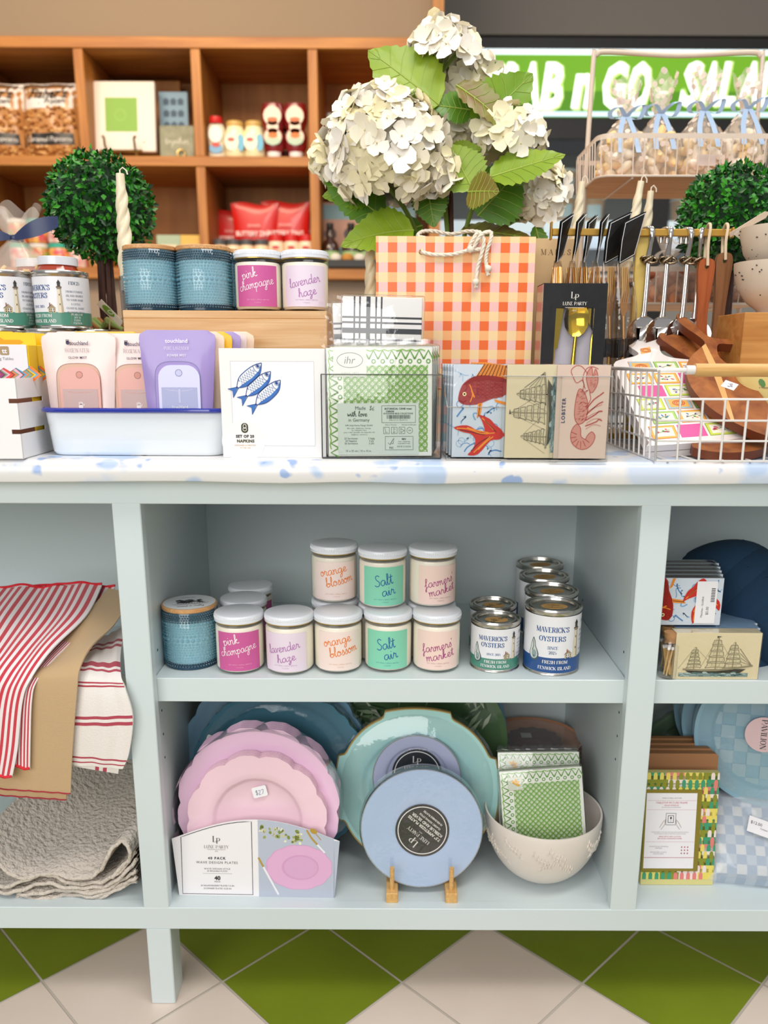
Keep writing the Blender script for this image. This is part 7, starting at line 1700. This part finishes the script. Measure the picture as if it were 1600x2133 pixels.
# lower compartment
FRK = M('#a9774e', .8); fa, fb = wz(1334, 1843, ZB), wz(1486, 1846, ZB)
t = thing('picture_frame', 'marbled paper picture frame with white insert in front of the kraft backed frames', 'picture frame', ((fa.x+fb.x)/2, fa.y, ZB+.0004), rot=Euler((-.10, 0, .0))); fw = fb.x-fa.x; fh = .197
mb = MB(); mb.box(-fw/2, fw/2, .0, .012, 0, fh, M('#d9d08a', .5)); P = XZ(-fw/2, 0, 0); rr = random.Random(2); cl = ['#3f9a72', '#e4827a', '#e9d766', '#8a8f2a', '#f0dfd8', '#e9d766', '#3f9a72', '#8a8f2a']
ix0, ix1, iz0, iz1 = .0, fw-.034, .031, .163
def scal_row(z, k):
    w_ = .0105; x = -(.5*w_)*(k % 2)
    while x < fw:
        for (u, c_, hgt) in ((0, cl[(k*3+int(x/.03)) % 8], .0190), (.0020, cl[(k*5+2+int(x/.05)) % 8], .0125)):
            x0, x1 = max(0, x+u), min(fw, x+w_-u)
            if x1-x0 > .002 and not (x0 > ix0+.001 and x1 < ix1 and z > iz0 and z+.014 < iz1): mb.dpoly(P, [(x0, z), (x1, z)]+[((x0+x1)/2+(x1-x0)/2*math.cos(PI*q_/6), min(fh, z+hgt*.62+hgt*.38*math.sin(PI*q_/6))) for q_ in range(7)], M(c_, .5), 2+(u > 0)+0)
        x += w_
k = 0; z = fh-.012
while z > -.0: scal_row(z, k); z -= .0125; k += 1
mb.build('marbled_frame', t, 0)
mb = MB(); mb.box(-fw/2-.0006, fw/2-.034+.006, -.003, 0, iz0-.005, iz1+.005, M('#8a7a24', .5)); mb.build('inner_edge', t, 0)
mb = MB(); P = XZ(-fw/2, -.0034, 0); mb.drect(P, .002, ix1-.002, iz0, iz1, M('#efecf0', .6), 1); pk, gy = M('#c9707e', .6), M('#8d8a90', .6); cx_ = (ix1)/2
for s_, z_, h_, m_, mw in (('MADE IN SMALL BATCHES', .1545, .0020, gy, .034), ('TABLETOP PICTURE FRAME', .1465, .0034, pk, .052), ('HAND MARBLED', .1420, .0024, pk, .024), ('BY ARTISANS IN JAIPUR INDIA', .1385, .0017, gy, .034), ('A perfect gift to ones who hold onto their memories and also,', .0955, .0018, gy, .062), ('ok, to those who like to make their unsaid moments', .0925, .0018, gy, .056), ('MADE WITH 100% COTTON', .0875, .0024, pk, .036), ('RECYCLED HANDMADE PAPER', .0840, .0024, pk, .040)): mb.text(P, s_, cx_, z_, h_, m_, maxw=mw, layer=3)
for s_, z_ in (('A HOME FOR ALL THE SPECIAL', .0700), ('MEMORIES', .0670), ('PICTURE SIZE 4 x 6 INCH', .0600), ('MADE IN INDIA', .0570)): mb.text(P, s_, .026, z_, .0018, gy, maxw=.032, layer=3)
for z_ in (.150, .134, .078): mb.drect(P, .004, ix1-.003, z_, z_+.0003, pk, 2)
mb.drect(P, .002, ix1-.002, .0500, .0508, pk, 3)
for i in range(3):
    for j in range(3): mb.dell(P, .064+.005*i, .058+.0055*j, .0011, .0013, M('#b5495a', .5), 3, 8)
mb.dbox(P, cx_-.008, cx_+.008, .108, .128, .0010, M('#9a9aa0', .6), 3); mb.dbox(P, cx_-.0045, cx_+.0045, .112, .124, .0008, INK, 3); mb.dell(P, cx_, .120, .0015, .002, INK, 4, 8); mb.drib(P, [(cx_, .119), (cx_, .1135)], .0004, INK, 4, 0)
for s_ in (-1, 1): mb.drib(P, [(cx_+s_*.0155, .100), (cx_+s_*.010, .108), (cx_+s_*.0085, .118), (cx_+s_*.0095, .112)], .0007, M('#a88f86', .6), 3); mb.drib(P, [(cx_+s_*.018, .103), (cx_+s_*.013, .112), (cx_+s_*.010, .116)], .0007, M('#a88f86', .6), 3)
mb.build('paper_insert', t, 0)
for i in range(4):
    t = thing('picture_frame', ('kraft cardboard frame back directly behind the marbled frame', 'kraft cardboard frame back second behind the marbled frame', 'kraft cardboard frame back third behind the marbled frame', 'rearmost kraft cardboard frame back')[i], 'picture frame', ((fa.x+fb.x)/2+.004-.003*i, fa.y+.034+.019*i, ZB+.0004), rot=Euler((-.10, 0, 0)), group='kraft frame backs')
    mb = MB(); mb.prism(rrect(fw+.012, .213, .006, 4), XZ(0, 0, 0), .012, FRK); mb.build('kraft_backing', t, 30)
GP = M('#6f8a70', .3, coat=.5); stack_plates('plate_stack', 'grey green plates in shiny wrap at the back left of the right bay', 1447, 1600, .285, .108, .12, (GP,), lambda r: scal(r, 20, .02), .7, .012, 0, 3)
SB = M('#8fb8cc', .3, coat=.5); SB2 = M('#a3c2d0', .35)
def chk(mb):
    for i in range(11):
        for j in range(11):
            x, y = -.11+.022*i, -.11+.022*j
            if (i+j) % 2 and x*x+y*y < .0100: mb.drect(XY(0, 0, .001), x-.011, x+.011, y-.011, y+.011, SB2, 1)
    P = XY(-.012, .004, .014); mb.dell(P, 0, 0, .030, .030, M('#e3c3c6', .35), 2, 36); mb.text(P, 'PAVILION', 0, 0, .009, INK, font='did', rot=-PI/2, layer=4)
for i, (dx, lab) in enumerate(((0, 'light blue round plates in crinkled wrap with a round pink sticker, right bay'), (-.030, 'light blue plates in wrap standing behind the pink stickered ones'), (-.052, 'light blue plates in wrap deepest of the row in the right bay'))):
    stack_plates('plate_stack', lab, 1600+i*0, 1600, .125+.052*i, .122, .14, (SB,), lambda r: rnd(r), .72, .010, -.25, 3, z=ZB+.115, group='shrink-wrapped plate packs', deco=chk if i == 0 else None).location.x += dx+.0
p = wp(1600, 1700, .17); t = thing('display_block', 'pale riser block under the light blue plates in the right bay', 'display block', (p.x+.02, .135, ZB+.0003)); MB().box(-.10, .14, 0, .20, 0, .114, PB, .002).build('block', t, 0)
# checked fabric in a plastic bag
p = wz(1540, 1880, ZB); t = thing('checked_cloth_bag', 'blue and white checked fabric in a clear plastic bag at the lower right corner', 'cloth', (p.x+.074, .060, ZB+.0004), rot=Euler((-.62, 0, -.12)))
CK1, CK2 = M('#cfd3d6', .8), M('#8da5c0', .8); mb = MB(); G_ = 14
def pil(i, j): u, v = i-.5, j; e = min(1, min(.5-abs(u), min(v, 1-v))*8); return Vector((u*.22, -.022*max(0, e)**.5+.003*math.sin(i*9+j*7), v*.155))
for i in range(G_):
    for j in range(10):
        c_ = CK2 if (i+j) % 2 else (CK1 if i % 2 else M('#b0bfce', .8)); mb.add([pil((i+a)/G_, (j+b_)/10) for a, b_ in ((0, 0), (.5, 0), (1, 0), (1, .5), (1, 1), (.5, 1), (0, 1), (0, .5))], [(0, 1, 2, 3, 4, 5, 6, 7)], c_)
mb.box(-.11, .11, 0, .02, .0, .155, CK1, .004); mb.build('checked_fabric', t, 60)
mb = MB(); mb.grid(24, 16, lambda i, j: pil(i*1.0, j)*1.03+Vector((0, -.004-.002*math.sin(i*25+j*14), -.002)), M('#f2f3f4', .12, coat=.9, alpha=.30, bump=(30, .004))); mb.build('plastic_bag', t, 60)
mb = MB(); P = frame((-.045, -.0285, .085), (1, 0, -.30), (.25, -.1, 1)); mb.drect(P, 0, .052, 0, .026, M('#ece9ec', .5), 3); mb.text(P, '$12.00', .013, .017, .005, INK, layer=5); mb.text(P, 'Cotton napkins', .033, .011, .003, INK, layer=5); mb.build('price_label', t, 0)
# ================================================================ oak shelving at the back of the shop
WO2 = wood('oak_board', '#9a5a20', '#bf7f38', 2.6, 'X', .5, 14); WOZ = wood('oak_upright', '#9a5a20', '#bf7f38', 2.6, 'Z', .5, 14); WOB = wood('oak_back', '#a0601f', '#c08038', 2.2, 'Z', .55, 8)
t = thing('wall_shelving', 'built-in oak shelving with open cubbies along the back wall', 'shelving', (0, CY, 0)); DP = .40
xs_top = [wp(168+242*k, 200, CY).x for k in range(-9, 3)]; xend = wp(912, 200, CY).x-.02; xl = -4.3
z_a, z_b, z_c = wp(400, 76, CY).z, wp(400, 100, CY).z, wp(400, 325, CY).z; z_d, z_e, z_f = wp(400, 346, CY).z, wp(300, 557, CY).z, wp(300, 580, CY).z
for z0, z1 in ((z_b, z_a), (z_d, z_c), (z_f, z_e), (.62, .66)): MB().box(xl, xend, 0, DP, z0, z1, WO2, .002).build('shelf', t, 0)
dw = wp(178, 200, CY).x-wp(158, 200, CY).x
for x in xs_top+[xend+dw/2]:
    for z0, z1 in ((z_c, z_b), (z_e, z_d)):
        if x < xl: continue
        MB().box(x-dw/2, x+dw/2, .004, DP-.001, z0+.0004, z1-.0004, WOZ, .002).build('divider', t, 0)
MB().box(xl, xend, DP, DP+.012, z_f, z_a, WOB).build('back_panel', t, 0)
MB().box(xl, xend, .05, .06, .66, z_f-.001, M('#9c8672', .8)).build('lower_panel', t, 0)
def sh(px, z, dy=.12): p = wp(px, 300, CY+dy); return (p.x, CY+dy, z+.001)
# popcorn bags
def popbag():
    t = thing('popcorn_bag', 'x', 'popcorn bag'); w_, h_ = .215, .265; b = MB(); CLR = M('#b9814a', .35, coat=.3)
    def f(i, j, s_): e = min(1, min(.5-abs(i-.5), .5)*6)*min(1, min(j, 1-j)*6); return Vector(((i-.5)*w_*(1-.05*e), s_*(.004+.035*max(0, e)**.6)+.003*math.sin(i*14+j*9), j*h_))
    b.grid(20, 20, lambda i, j: f(i, j, -1), CLR); b.grid(20, 20, lambda i, j: f(1-i, j, 1), CLR)
    def Q(u, v, w=0): q = f(u/w_+.5, v/h_, -1); return q+Vector((0, -.001-w, 0))
    def patch(u0, u1, v0, v1, m, l): 
        n = 10; b.add([Q(u0+(u1-u0)*i/n, v0+(v1-v0)*j/3, l*.0006) for j in range(4) for i in range(n+1)], [(j*(n+1)+i, j*(n+1)+i+1, (j+1)*(n+1)+i+1, (j+1)*(n+1)+i) for j in range(3) for i in range(n)], m)
    patch(-w_/2, w_/2, .17, h_, M('#e4ddd6', .4), 1); patch(-w_/2, w_/2, .045, .085, M('#201c1a', .4), 1); patch(-w_/2+.004, w_/2-.004, h_-.018, h_-.010, M('#3a3432', .4), 2)
    rr = random.Random(3)
    for k in range(170):
        u, v = rr.uniform(-.095, .095), rr.choice((rr.uniform(.09, .175), rr.uniform(.006, .042))); c_ = Q(u, v); b.lathe([(.0001, -.006), (.0085, -.002), (.006, .004), (.0001, .006)], M(rr.choice(('#c98f4f', '#a86b30', '#e0b577', '#8f5526')), .5), 6, c=c_+Vector((0, .002, 0)))
    b.text(Q, "Fisher's", .005, .222, .036, M('#25201f', .5), shear=.3, bold=.02, layer=14, maxw=.15); b.text(Q, "Popcorn", .03, .195, .018, M('#25201f', .5), shear=.3, bold=.02, layer=14, maxw=.10); b.text(Q, "Caramel Popcorn", 0, .064, .018, M('#e9e2da', .5), shear=.3, layer=14, maxw=.17)
    b.build('bag', t, 60); return t
PBG = popbag()
for px, yaw, lab in ((112, -.06, "popcorn bag with white top in the upper left cubby, the whole one"), (-5, .10, "popcorn bag cut off by the left edge in the upper left cubby"), (55, .0, 'popcorn bag set back between the two front ones')):
    place(PBG, sh(px, z_c, .09 if px != 55 else .20), yaw, lab, 'popcorn bags', rot=Euler((-.08, 0, yaw)), scale=1.02)
# white frame with green square on a brass easel
p = wp(256, 300, CY+.07); t = thing('square_frame', 'white square frame with a lime green centre on a brass easel in the back shelving', 'picture frame', (p.x, CY+.07, z_c+.030), rot=Euler((-.13, 0, 0))); W = (wp(325, 200, CY+.07).x-wp(187, 200, CY+.07).x)
mb = MB(); mb.box(-W/2, W/2, 0, .022, 0, W*1.02, M('#e6dccf', .5), .003); P = XZ(-W/2, 0, 0); mb.drect(P, W*.24, W*.73, W*.29, W*.78, M('#86b04c', .6), 3); mb.dring(P, W*.47, W*.53, .020, .020, .003, M('#9abf5c', .6), 5, 16); mb.drect(P, W*.80, W*.84, W*.13, W*.145, M('#8d857a', .5), 3); mb.build('frame', t, 0)
t = thing('easel', 'small brass easel holding the white square frame', 'easel', (p.x, CY+.05, z_c+.001)); BE = M('#8f6a34', .35, .8)
for s_ in (-1, 1): MB().tube(smooth_pts([(s_*.060, -.010, 0), (s_*.055, -.012, .028), (s_*.056, -.020, .045), (s_*.056, -.024, .065), (s_*.062, -.020, .072)], 4), .005, BE, 6).build('front_arm', t)
MB().tube([(-.08, -.006, .026), (.08, -.006, .026)], .004, BE, 6).build('crossbar', t); MB().tube([(0, .0, .026), (0, .12, 0)], .004, BE, 6).build('back_leg', t)
t = thing('wood_block_sign', 'wooden backdrop panel behind the white square frame', 'panel', sh(330, z_c, .30)); MB().box(-.14, .10, 0, .02, 0, .34, WOB, .002).build('panel', t, 0)
t = thing('blue_card', 'light blue greeting card printed with small dark motifs, right of the white frame', 'card', sh(364, z_c, .16), rot=Euler((-.06, 0, 0))); mb = MB(); mb.box(-.055, .055, 0, .004, .05, .265, M('#7f9cb0', .6)); P = XZ(-.055, 0, 0)
for i in range(3):
    for j in range(4): mb.dpoly(P, [(.017+.028*i, .092+.042*j), (.037+.028*i, .092+.042*j), (.039+.028*i, .110+.042*j), (.027+.028*i, .118+.042*j), (.015+.028*i, .110+.042*j)], M('#41566b', .6), 2)
mb.build('card', t, 0)
t = thing('glass_plaque', 'grey green glass plaque on a tiny easel in front of the blue card', 'plaque', sh(368, z_c, .07), rot=Euler((-.12, 0, 0))); mb = MB(); mb.box(-.066, .066, 0, .014, .012, .125, M('#77775c', .5, noise=(30, .5, 1, 1, 1, '#8f8d72')), .002); mb.text(XZ(0, -.0005, 0), 'Together', 0, .07, .022, M('#d8d4c0', .5), font='script'); mb.build('plaque', t, 0); MB().tube([(.018+.014*math.cos(a), -.012, .020+.014*math.sin(a)) for a in [2*PI*k/14 for k in range(14)]], .003, M('#c9a763', .3, .8), 6, closed=True).build('easel_ring', t)
# condiment jars
def bottle(name, prof, m, capm, capz, lab, n=24, sq=.6):
    t = thing(name, 'x', 'bottle'); b = MB(); b.lathe(prof, m, n, T=Matrix.Diagonal((1, sq, 1, 1))); b.build('bottle', t, 60)
    c_ = MB(); c_.lathe(capz, capm, n); c_.build('cap', t, 50); q = MB()
    for v in lab: q.dell(XZ(0, v[4], 0), v[0], v[1], v[2], v[3], M(v[5], .5), v[6], 20)
    q.build('label', t, 0); return t
KE = bottle('ketchup_bottle', [(0, 0), (.028, 0), (.030, .022), (.042, .04), (.044, .08), (.034, .105), (.044, .13), (.046, .17), (.038, .195), (0, .20)], M('#7d0f0f', .2, coat=.5), M('#e9e4e0', .5), [(.0, 0), (.026, 0), (.028, .024), (0, .026)], [(0, .148, .034, .034, -.030, '#f1d8c0', 1), (0, .075, .034, .030, -.030, '#e9d0b8', 1), (0, .110, .022, .03, -.030, '#f1d8c0', 1), (0, .062, .030, .016, -.030, '#b8c9ae', 2), (0, .080, .018, .010, -.030, '#e0752a', 3), (0, .135, .020, .008, -.030, '#c96a3a', 3)])
MY = bottle('mayonnaise_jar', [(0, 0), (.034, 0), (.040, .012), (.041, .085), (.033, .108), (.031, .118), (0, .118)], M('#eee2b4', .25, coat=.4), M('#c79f55', .4), [(.032, .112), (.033, .114), (.033, .128), (.030, .132), (0, .132)], [(-.008, .055, .026, .032, -.041, '#f2e8cd', 1), (.026, .052, .014, .030, -.037, '#6fb3cf', 2), (-.010, .062, .014, .007, -.041, '#b8554a', 3)], sq=1)
RK = bottle('relish_bottle', [(0, 0), (.032, 0), (.034, .02), (.030, .04), (.036, .08), (.034, .11), (.024, .128), (0, .13)], M('#d9cdb4', .2, coat=.5), M('#c81f1a', .4), [(.024, .124), (.026, .126), (.024, .148), (0, .152)], [(0, .085, .026, .030, -.023, '#eee6da', 1), (0, .035, .026, .018, -.023, '#7aa7c8', 1), (0, .048, .016, .008, -.024, '#c94a3a', 3)])
for px, b_, lab in ((452, RK, 'squeeze bottle with a red cap, leftmost in the cubby of condiments'), (491, MY, 'mayonnaise jar with a tan lid, left one of the pair'), (530, MY, 'mayonnaise jar with a tan lid, right one of the pair'), (571, KE, 'dark red ketchup bottle standing on its white cap, left one'), (617, KE, 'dark red ketchup bottle standing on its white cap, right one'), (592, KE, 'ketchup bottle set back behind the two front ones')):
    place(b_, sh(px, z_c, .06 if px != 592 else .16), 0, lab, {RK: 'x', MY: 'mayonnaise jars', KE: 'ketchup bottles'}[b_] if b_ != RK else None, scale=.98)
# red snack bags and sauce bottles in the lower row
RB_ = M('#d3170f', .35, coat=.3); t = thing('red_bag', 'x', 'snack bag'); b = MB()
b.grid(16, 16, lambda i, j: Vector(((i-.5)*(.19-.02*math.sin(PI*j)), -.004-.03*math.sin(PI*min(1, max(0, i)))**.6*(1-j)**.5, j*.235+.006*math.sin(i*7)*j)), RB_); b.grid(16, 16, lambda i, j: Vector(((.5-i)*(.19-.02*math.sin(PI*j)), .004+.02*math.sin(PI*i)**.6*(1-j)**.5, j*.235+.006*math.sin((1-i)*7)*j)), RB_)
b.text(XZ(0, -.036, 0), 'ZEHNER', 0, .150, .010, M('#f0c9c0', .5), layer=2); b.text(XZ(0, -.038, 0), 'BUTTERY ZING', 0, .120, .018, M('#f3ddd6', .5), bold=.03, layer=2, maxw=.14); b.build('bag', t, 60)
for px, dy, sz, lab in ((476, .17, .93, 'red snack bag at the left of the lower red row'), (526, .10, 1.0, 'red snack bag second from the left, in front'), (540, .22, 1.06, 'red snack bag standing behind the second one'), (592, .12, 1.04, 'red snack bag third from the left, tallest'), (640, .17, .93, 'red snack bag at the right end of the lower red row')): place(t, sh(px, z_e+.02, dy+.06), .0, lab, 'red snack bags', scale=sz)
SB1 = bottle('spice_bottle', [(0, 0), (.026, 0), (.028, .006), (.028, .08), (.024, .086), (0, .086)], M('#eccaa4', .4), M('#4a4848', .4), [(.024, .084), (.028, .086), (.028, .104), (0, .106)], [(0, .05, .018, .016, -.029, '#e9d9bd', 2), (0, .05, .010, .010, -.029, '#c98f6a', 3)], sq=1)
SB3 = bottle('spice_bottle', [(0, 0), (.028, 0), (.030, .006), (.030, .095), (.026, .10), (0, .10)], M('#eccfb0', .4), M('#c9150f', .4), [(.026, .098), (.030, .10), (.030, .122), (0, .125)], [(0, .05, .016, .014, -.031, '#c8372a', 2), (0, .075, .014, .006, -.031, '#c8372a', 2)], sq=1)
for i, px in enumerate((450, 479, 507, 538)): place(SB1, sh(px, z_e, .04), 0, ('grey capped spice bottle, first on the left of the front row', 'grey capped spice bottle, second from the left', 'grey capped spice bottle, third from the left', 'grey capped spice bottle next to the red capped ones')[i], 'grey capped spice bottles')
for i, px in enumerate((570, 603, 634)): place(SB3, sh(px, z_e, .04), 0, ('red capped spice bottle next to the grey capped ones', 'red capped spice bottle in the middle of three', 'red capped spice bottle at the right end')[i], 'red capped spice bottles')
for i, (px, c_, lab) in enumerate(((340, '#a9b79a', 'pale green box on the shelf behind the hobnail candles'), (390, '#e0b65a', 'yellow box on the shelf behind the hobnail candles'))):
    t = thing('small_carton', lab, 'box', sh(px, z_e, .06)); MB().box(-.048, .048, 0, .05, 0, .125, M(c_, .6), .002).build('box', t, 0)
    mb = MB(); mb.drect(XZ(0, -.0004, 0), -.03, .03, .02, .09, M('#dccfae', .6), 1); mb.build('label', t, 0)
# colourful jars stacked at the left
JC = [('#cf3f52', '#3fb39a', '#e5d9c8'), ('#d9583f', '#e9e0d6', '#6fae4a'), ('#c9305a', '#3fb39a', '#f0c04a')]; JP = []
for i, (c_, l_, m_) in enumerate(JC):
    t = thing('sweets_jar', 'x', 'jar'); MB().lathe([(0, 0), (.036, 0), (.038, .006), (.038, .068), (.034, .074), (0, .074)], M(c_, .3, coat=.5, noise=(35, .5, 1, 1, 1, m_)), 24).build('jar', t, 60); MB().lathe([(.036, .070), (.038, .072), (.038, .086), (0, .088)], M(l_, .5), 24).build('lid', t, 50); JP.append(t)
rowz = z_e
names_ = ('far left', 'second from left', 'third from left', 'fourth from left', 'right end')
for r in range(2):
    for i, px in enumerate((20, 62, 104, 146, 186)):
        if r == 1 and i == 4: continue
        k = (i+r) % 3; place(JP[k], (lambda q: (q[0], q[1], rowz+.001+r*.089))(sh(px, z_e, .05)), .3*i, 'colourful sweets jar in the %s row behind the topiary, %s' % (('lower', 'upper')[r], names_[i]), 'colourful sweets jars on the back shelf')
# bottles in the right cubbies
t = thing('gift_tin', 'x', 'tin'); b = MB(); b.box(-.042, .042, 0, .07, 0, .27, M('#c08f77', .5), .003); P = XZ(0, -.0004, 0); b.drect(P, -.042, .042, .205, .26, M('#7fa0a4', .5), 1); b.drect(P, -.042, .042, .045, .10, M('#7fa0a4', .5), 1); b.dell(P, 0, .15, .024, .024, M('#4a3f3a', .5), 1, 20); b.build('box', t, 0)
for i, (px, lab) in enumerate(((686, 'pink and blue bottle carton with a dark round emblem, left of the flowers'), (727, 'pink and blue bottle carton second from the left, behind the leaves'), (800, 'pink and blue bottle carton behind the twisted candle'), (845, 'pink and blue bottle carton nearest the oak end post'))): place(t, sh(px, z_e, .20), 0, lab, 'pink and blue bottle cartons')
AB = bottle('amber_bottle', [(0, 0), (.034, 0), (.037, .006), (.037, .075), (.030, .10), (.012, .118), (.011, .15), (0, .15)], M('#3a1d0d', .15, coat=.6), M('#2b2522', .4), [(.012, .148), (.014, .15), (.014, .172), (0, .174)], [], sq=1)
MB().lathe([(.0375, .004), (.0378, .005), (.0378, .066), (.0375, .067)], M('#8fae76', .6), 24).build('label_band', AB, 50)
for i, px in enumerate((685, 730, 770, 830)):
    o = place(AB, sh(px, z_e, .08), 0, ('amber bottle with sage label, leftmost in the cubby right of the riser', 'amber bottle with sage label, second, beside the leaf tip', 'amber bottle with sage label, third, behind the taper candle', 'amber bottle with sage label, hidden behind the gingham bag')[i], 'amber bottles with sage labels')
t = thing('treat_tray', 'dark tray of small cakes under wrap on the back shelf beside the riser', 'tray', sh(735, z_e, .01)); MB().box(-.10, .10, -.02, .06, 0, .03, M('#2e2b2a', .5), .004).build('tray', t, 0)
for k in range(4): MB().lathe([(0, .030), (.022, .030), (.024, .045), (.012, .055), (0, .056)], M('#c98b3f' if k % 2 else '#e9dfcf', .7), 14, c=(-.07+.046*k, .02, 0)).build('cake', t, 50)
t = thing('toy_figures', 'grey and red bottles at the left of the top right cubby, behind the flowers', 'bottles', sh(688, z_c, .10)); MB().lathe([(0, 0), (.034, 0), (.036, .10), (.014, .13), (.012, .17), (0, .172)], M('#8b8c88', .3), 20).build('bottle', t, 60); MB().lathe([(.036, .085), (.037, .09), (.037, .105), (.03, .11)], M('#b8201c', .4), 20).build('band', t, 50)

# ================================================================ chilled display case with lit sign
x0, x1 = wp(925, 110, FY).x, 3.0; zt1, zt0 = wp(1300, 108, FY).z, wp(1300, 247, FY).z
t = thing('chilled_display_case', 'chilled display case with a lit green salads sign above glass and shelves', 'display case', (0, FY, 0))
DK = M('#1d1b1a', .5); GYC = M('#6b6763', .5)
MB().box(x0, x1, -.02, .5, zt1+.001, zt1+.05, DK).build('top_trim', t, 0)
sg = MB(); 
sg.box(x0, x1, -.03, .02, zt0, zt1, M('#6aa31f', .6, emit=.50)); P = XZ(0, -.0305, 0)
h_ = zt1-zt0; LT = M('#ffffff', .5, emit=1.1); HL = M('#cdea90', .5, emit=.6); sg.drect(P, x0, x1, zt1-.022, zt1, M('#e9fbff', .5, emit=.8), 2); sg.drect(P, x0, x1, zt0, zt0+.020, M('#cfeefa', .5, emit=.6), 2)
sg.drect(P, x0, x1, zt0+.020, zt0+h_*.38, M('#4f8a16', .6, emit=.42), 1)
sgn = sg.build('lit_sign', t, 0)
lt = MB()
for s_, pc, wd, hg, yc in (('GR', 1047, 70, 86, 176), ('A', 1101, 46, 86, 176), ('B', 1149, 46, 86, 176), ('n', 1214, 44, 90, 171), ('G', 1281, 50, 86, 176), ('O', 1332, 46, 86, 176), ('-', 1382, 20, 12, 190), ('S', 1440, 44, 80, 172), ('A', 1478, 38, 80, 172), ('L', 1516, 36, 80, 172), ('A', 1560, 44, 80, 172), ('D', 1606, 44, 80, 172), ('S', 1652, 44, 80, 172)):
    c_ = wp(pc, yc, FY-.03); k = (wp(pc+50, yc, FY-.03).x-c_.x)/50
    for m_, l_, g_2, ox in ((HL, 4, .055, .008), (LT, 7, .035, 0)):
        lt.text(P, s_, c_.x+ox, c_.z-ox*.5, hg*k, m_, width=wd*k, bold=g_2, shear=.18, layer=l_)
lt.build('sign_letters', t, 0)
zb1 = wp(1300, 292, FY).z; MB().box(x0, x1, -.02, .3, zb1, zt0-.002, DK).build('header_band', t, 0)
zs1, zs2, zs3 = wp(1150, 372, FY+.1).z, wp(1150, 463, FY+.05).z, .80
WS = M('#e9edf2', .4)
MB().box(x0, x1, .62, .64, .2, zt0, M('#6e6a66', .6)).build('back_panel', t, 0)
MB().box(x0, x1, .0, .60, zs2-.05, zs2, M('#eef4ff', .4, emit=.5)).build('lit_shelf', t, 0)
MB().box(x0, x1, -.01, .6, .0, zs2-.30, M('#8d8a86', .5)).build('base', t, 0); MB().box(x0, x1, .0, .6, zs2-.27, zs2-.24, WS).build('shelf', t, 0)
for px in (1375, 1130): c_ = wp(px, 400, FY); MB().box(c_.x-(.045 if px == 1375 else .008), c_.x+(.045 if px == 1375 else .008), -.015, .02, zs3, zb1, DK if px == 1375 else GYC).build('post', t, 0)
MB().box(x0, x1, -.012, -.008, zs2-.2, zb1, film('case_glass', '#f2f6f4', .7, .03, body=.03)).build('glass_front', t, 0)
t2 = thing('deli_cup', 'x', 'cup'); MB().lathe([(0, 0), (.046, 0), (.058, .105), (.055, .105)], M('#c9a07c', .4), 24).build('cup', t2, 50); MB().lathe([(.060, .104), (.062, .108), (.060, .114), (0, .115)], M('#d8dad8', .3), 24).build('lid', t2, 50)
mb = MB(); mb.drect(cylP(.0545, .055), -.036, .036, -.036, .040, M('#cfe3ee', .5), 1, 10); mb.build('label', t2, 50)
for i, (px, zz, dy, lab) in enumerate(((1172, 0, .08, 'deli cup with pale blue label, lower one of the stack right of the flowers'), (1172, .116, .08, 'deli cup with pale blue label, upper one of the stack right of the flowers'), (1115, 0, .12, 'deli cup behind the lowest hydrangea blooms'), (1232, 0, .10, 'deli cup behind the left taper candle'), (1088, 0, .10, 'deli cup farthest left on the chilled shelf'), (1420, 0, .12, 'deli cup right of the dark case post'), (1480, 0, .12, 'deli cup behind the right topiary on the chilled shelf'), (1142, 0, .30, 'deli cup in the second row on the chilled shelf'), (1205, 0, .30, 'deli cup in the second row left of the taper candle'))):
    p = wp(px, 460, FY+dy); place(t2, (p.x, FY+dy, zs2+.0006+zz), 0, lab, 'deli cups in the chilled case')
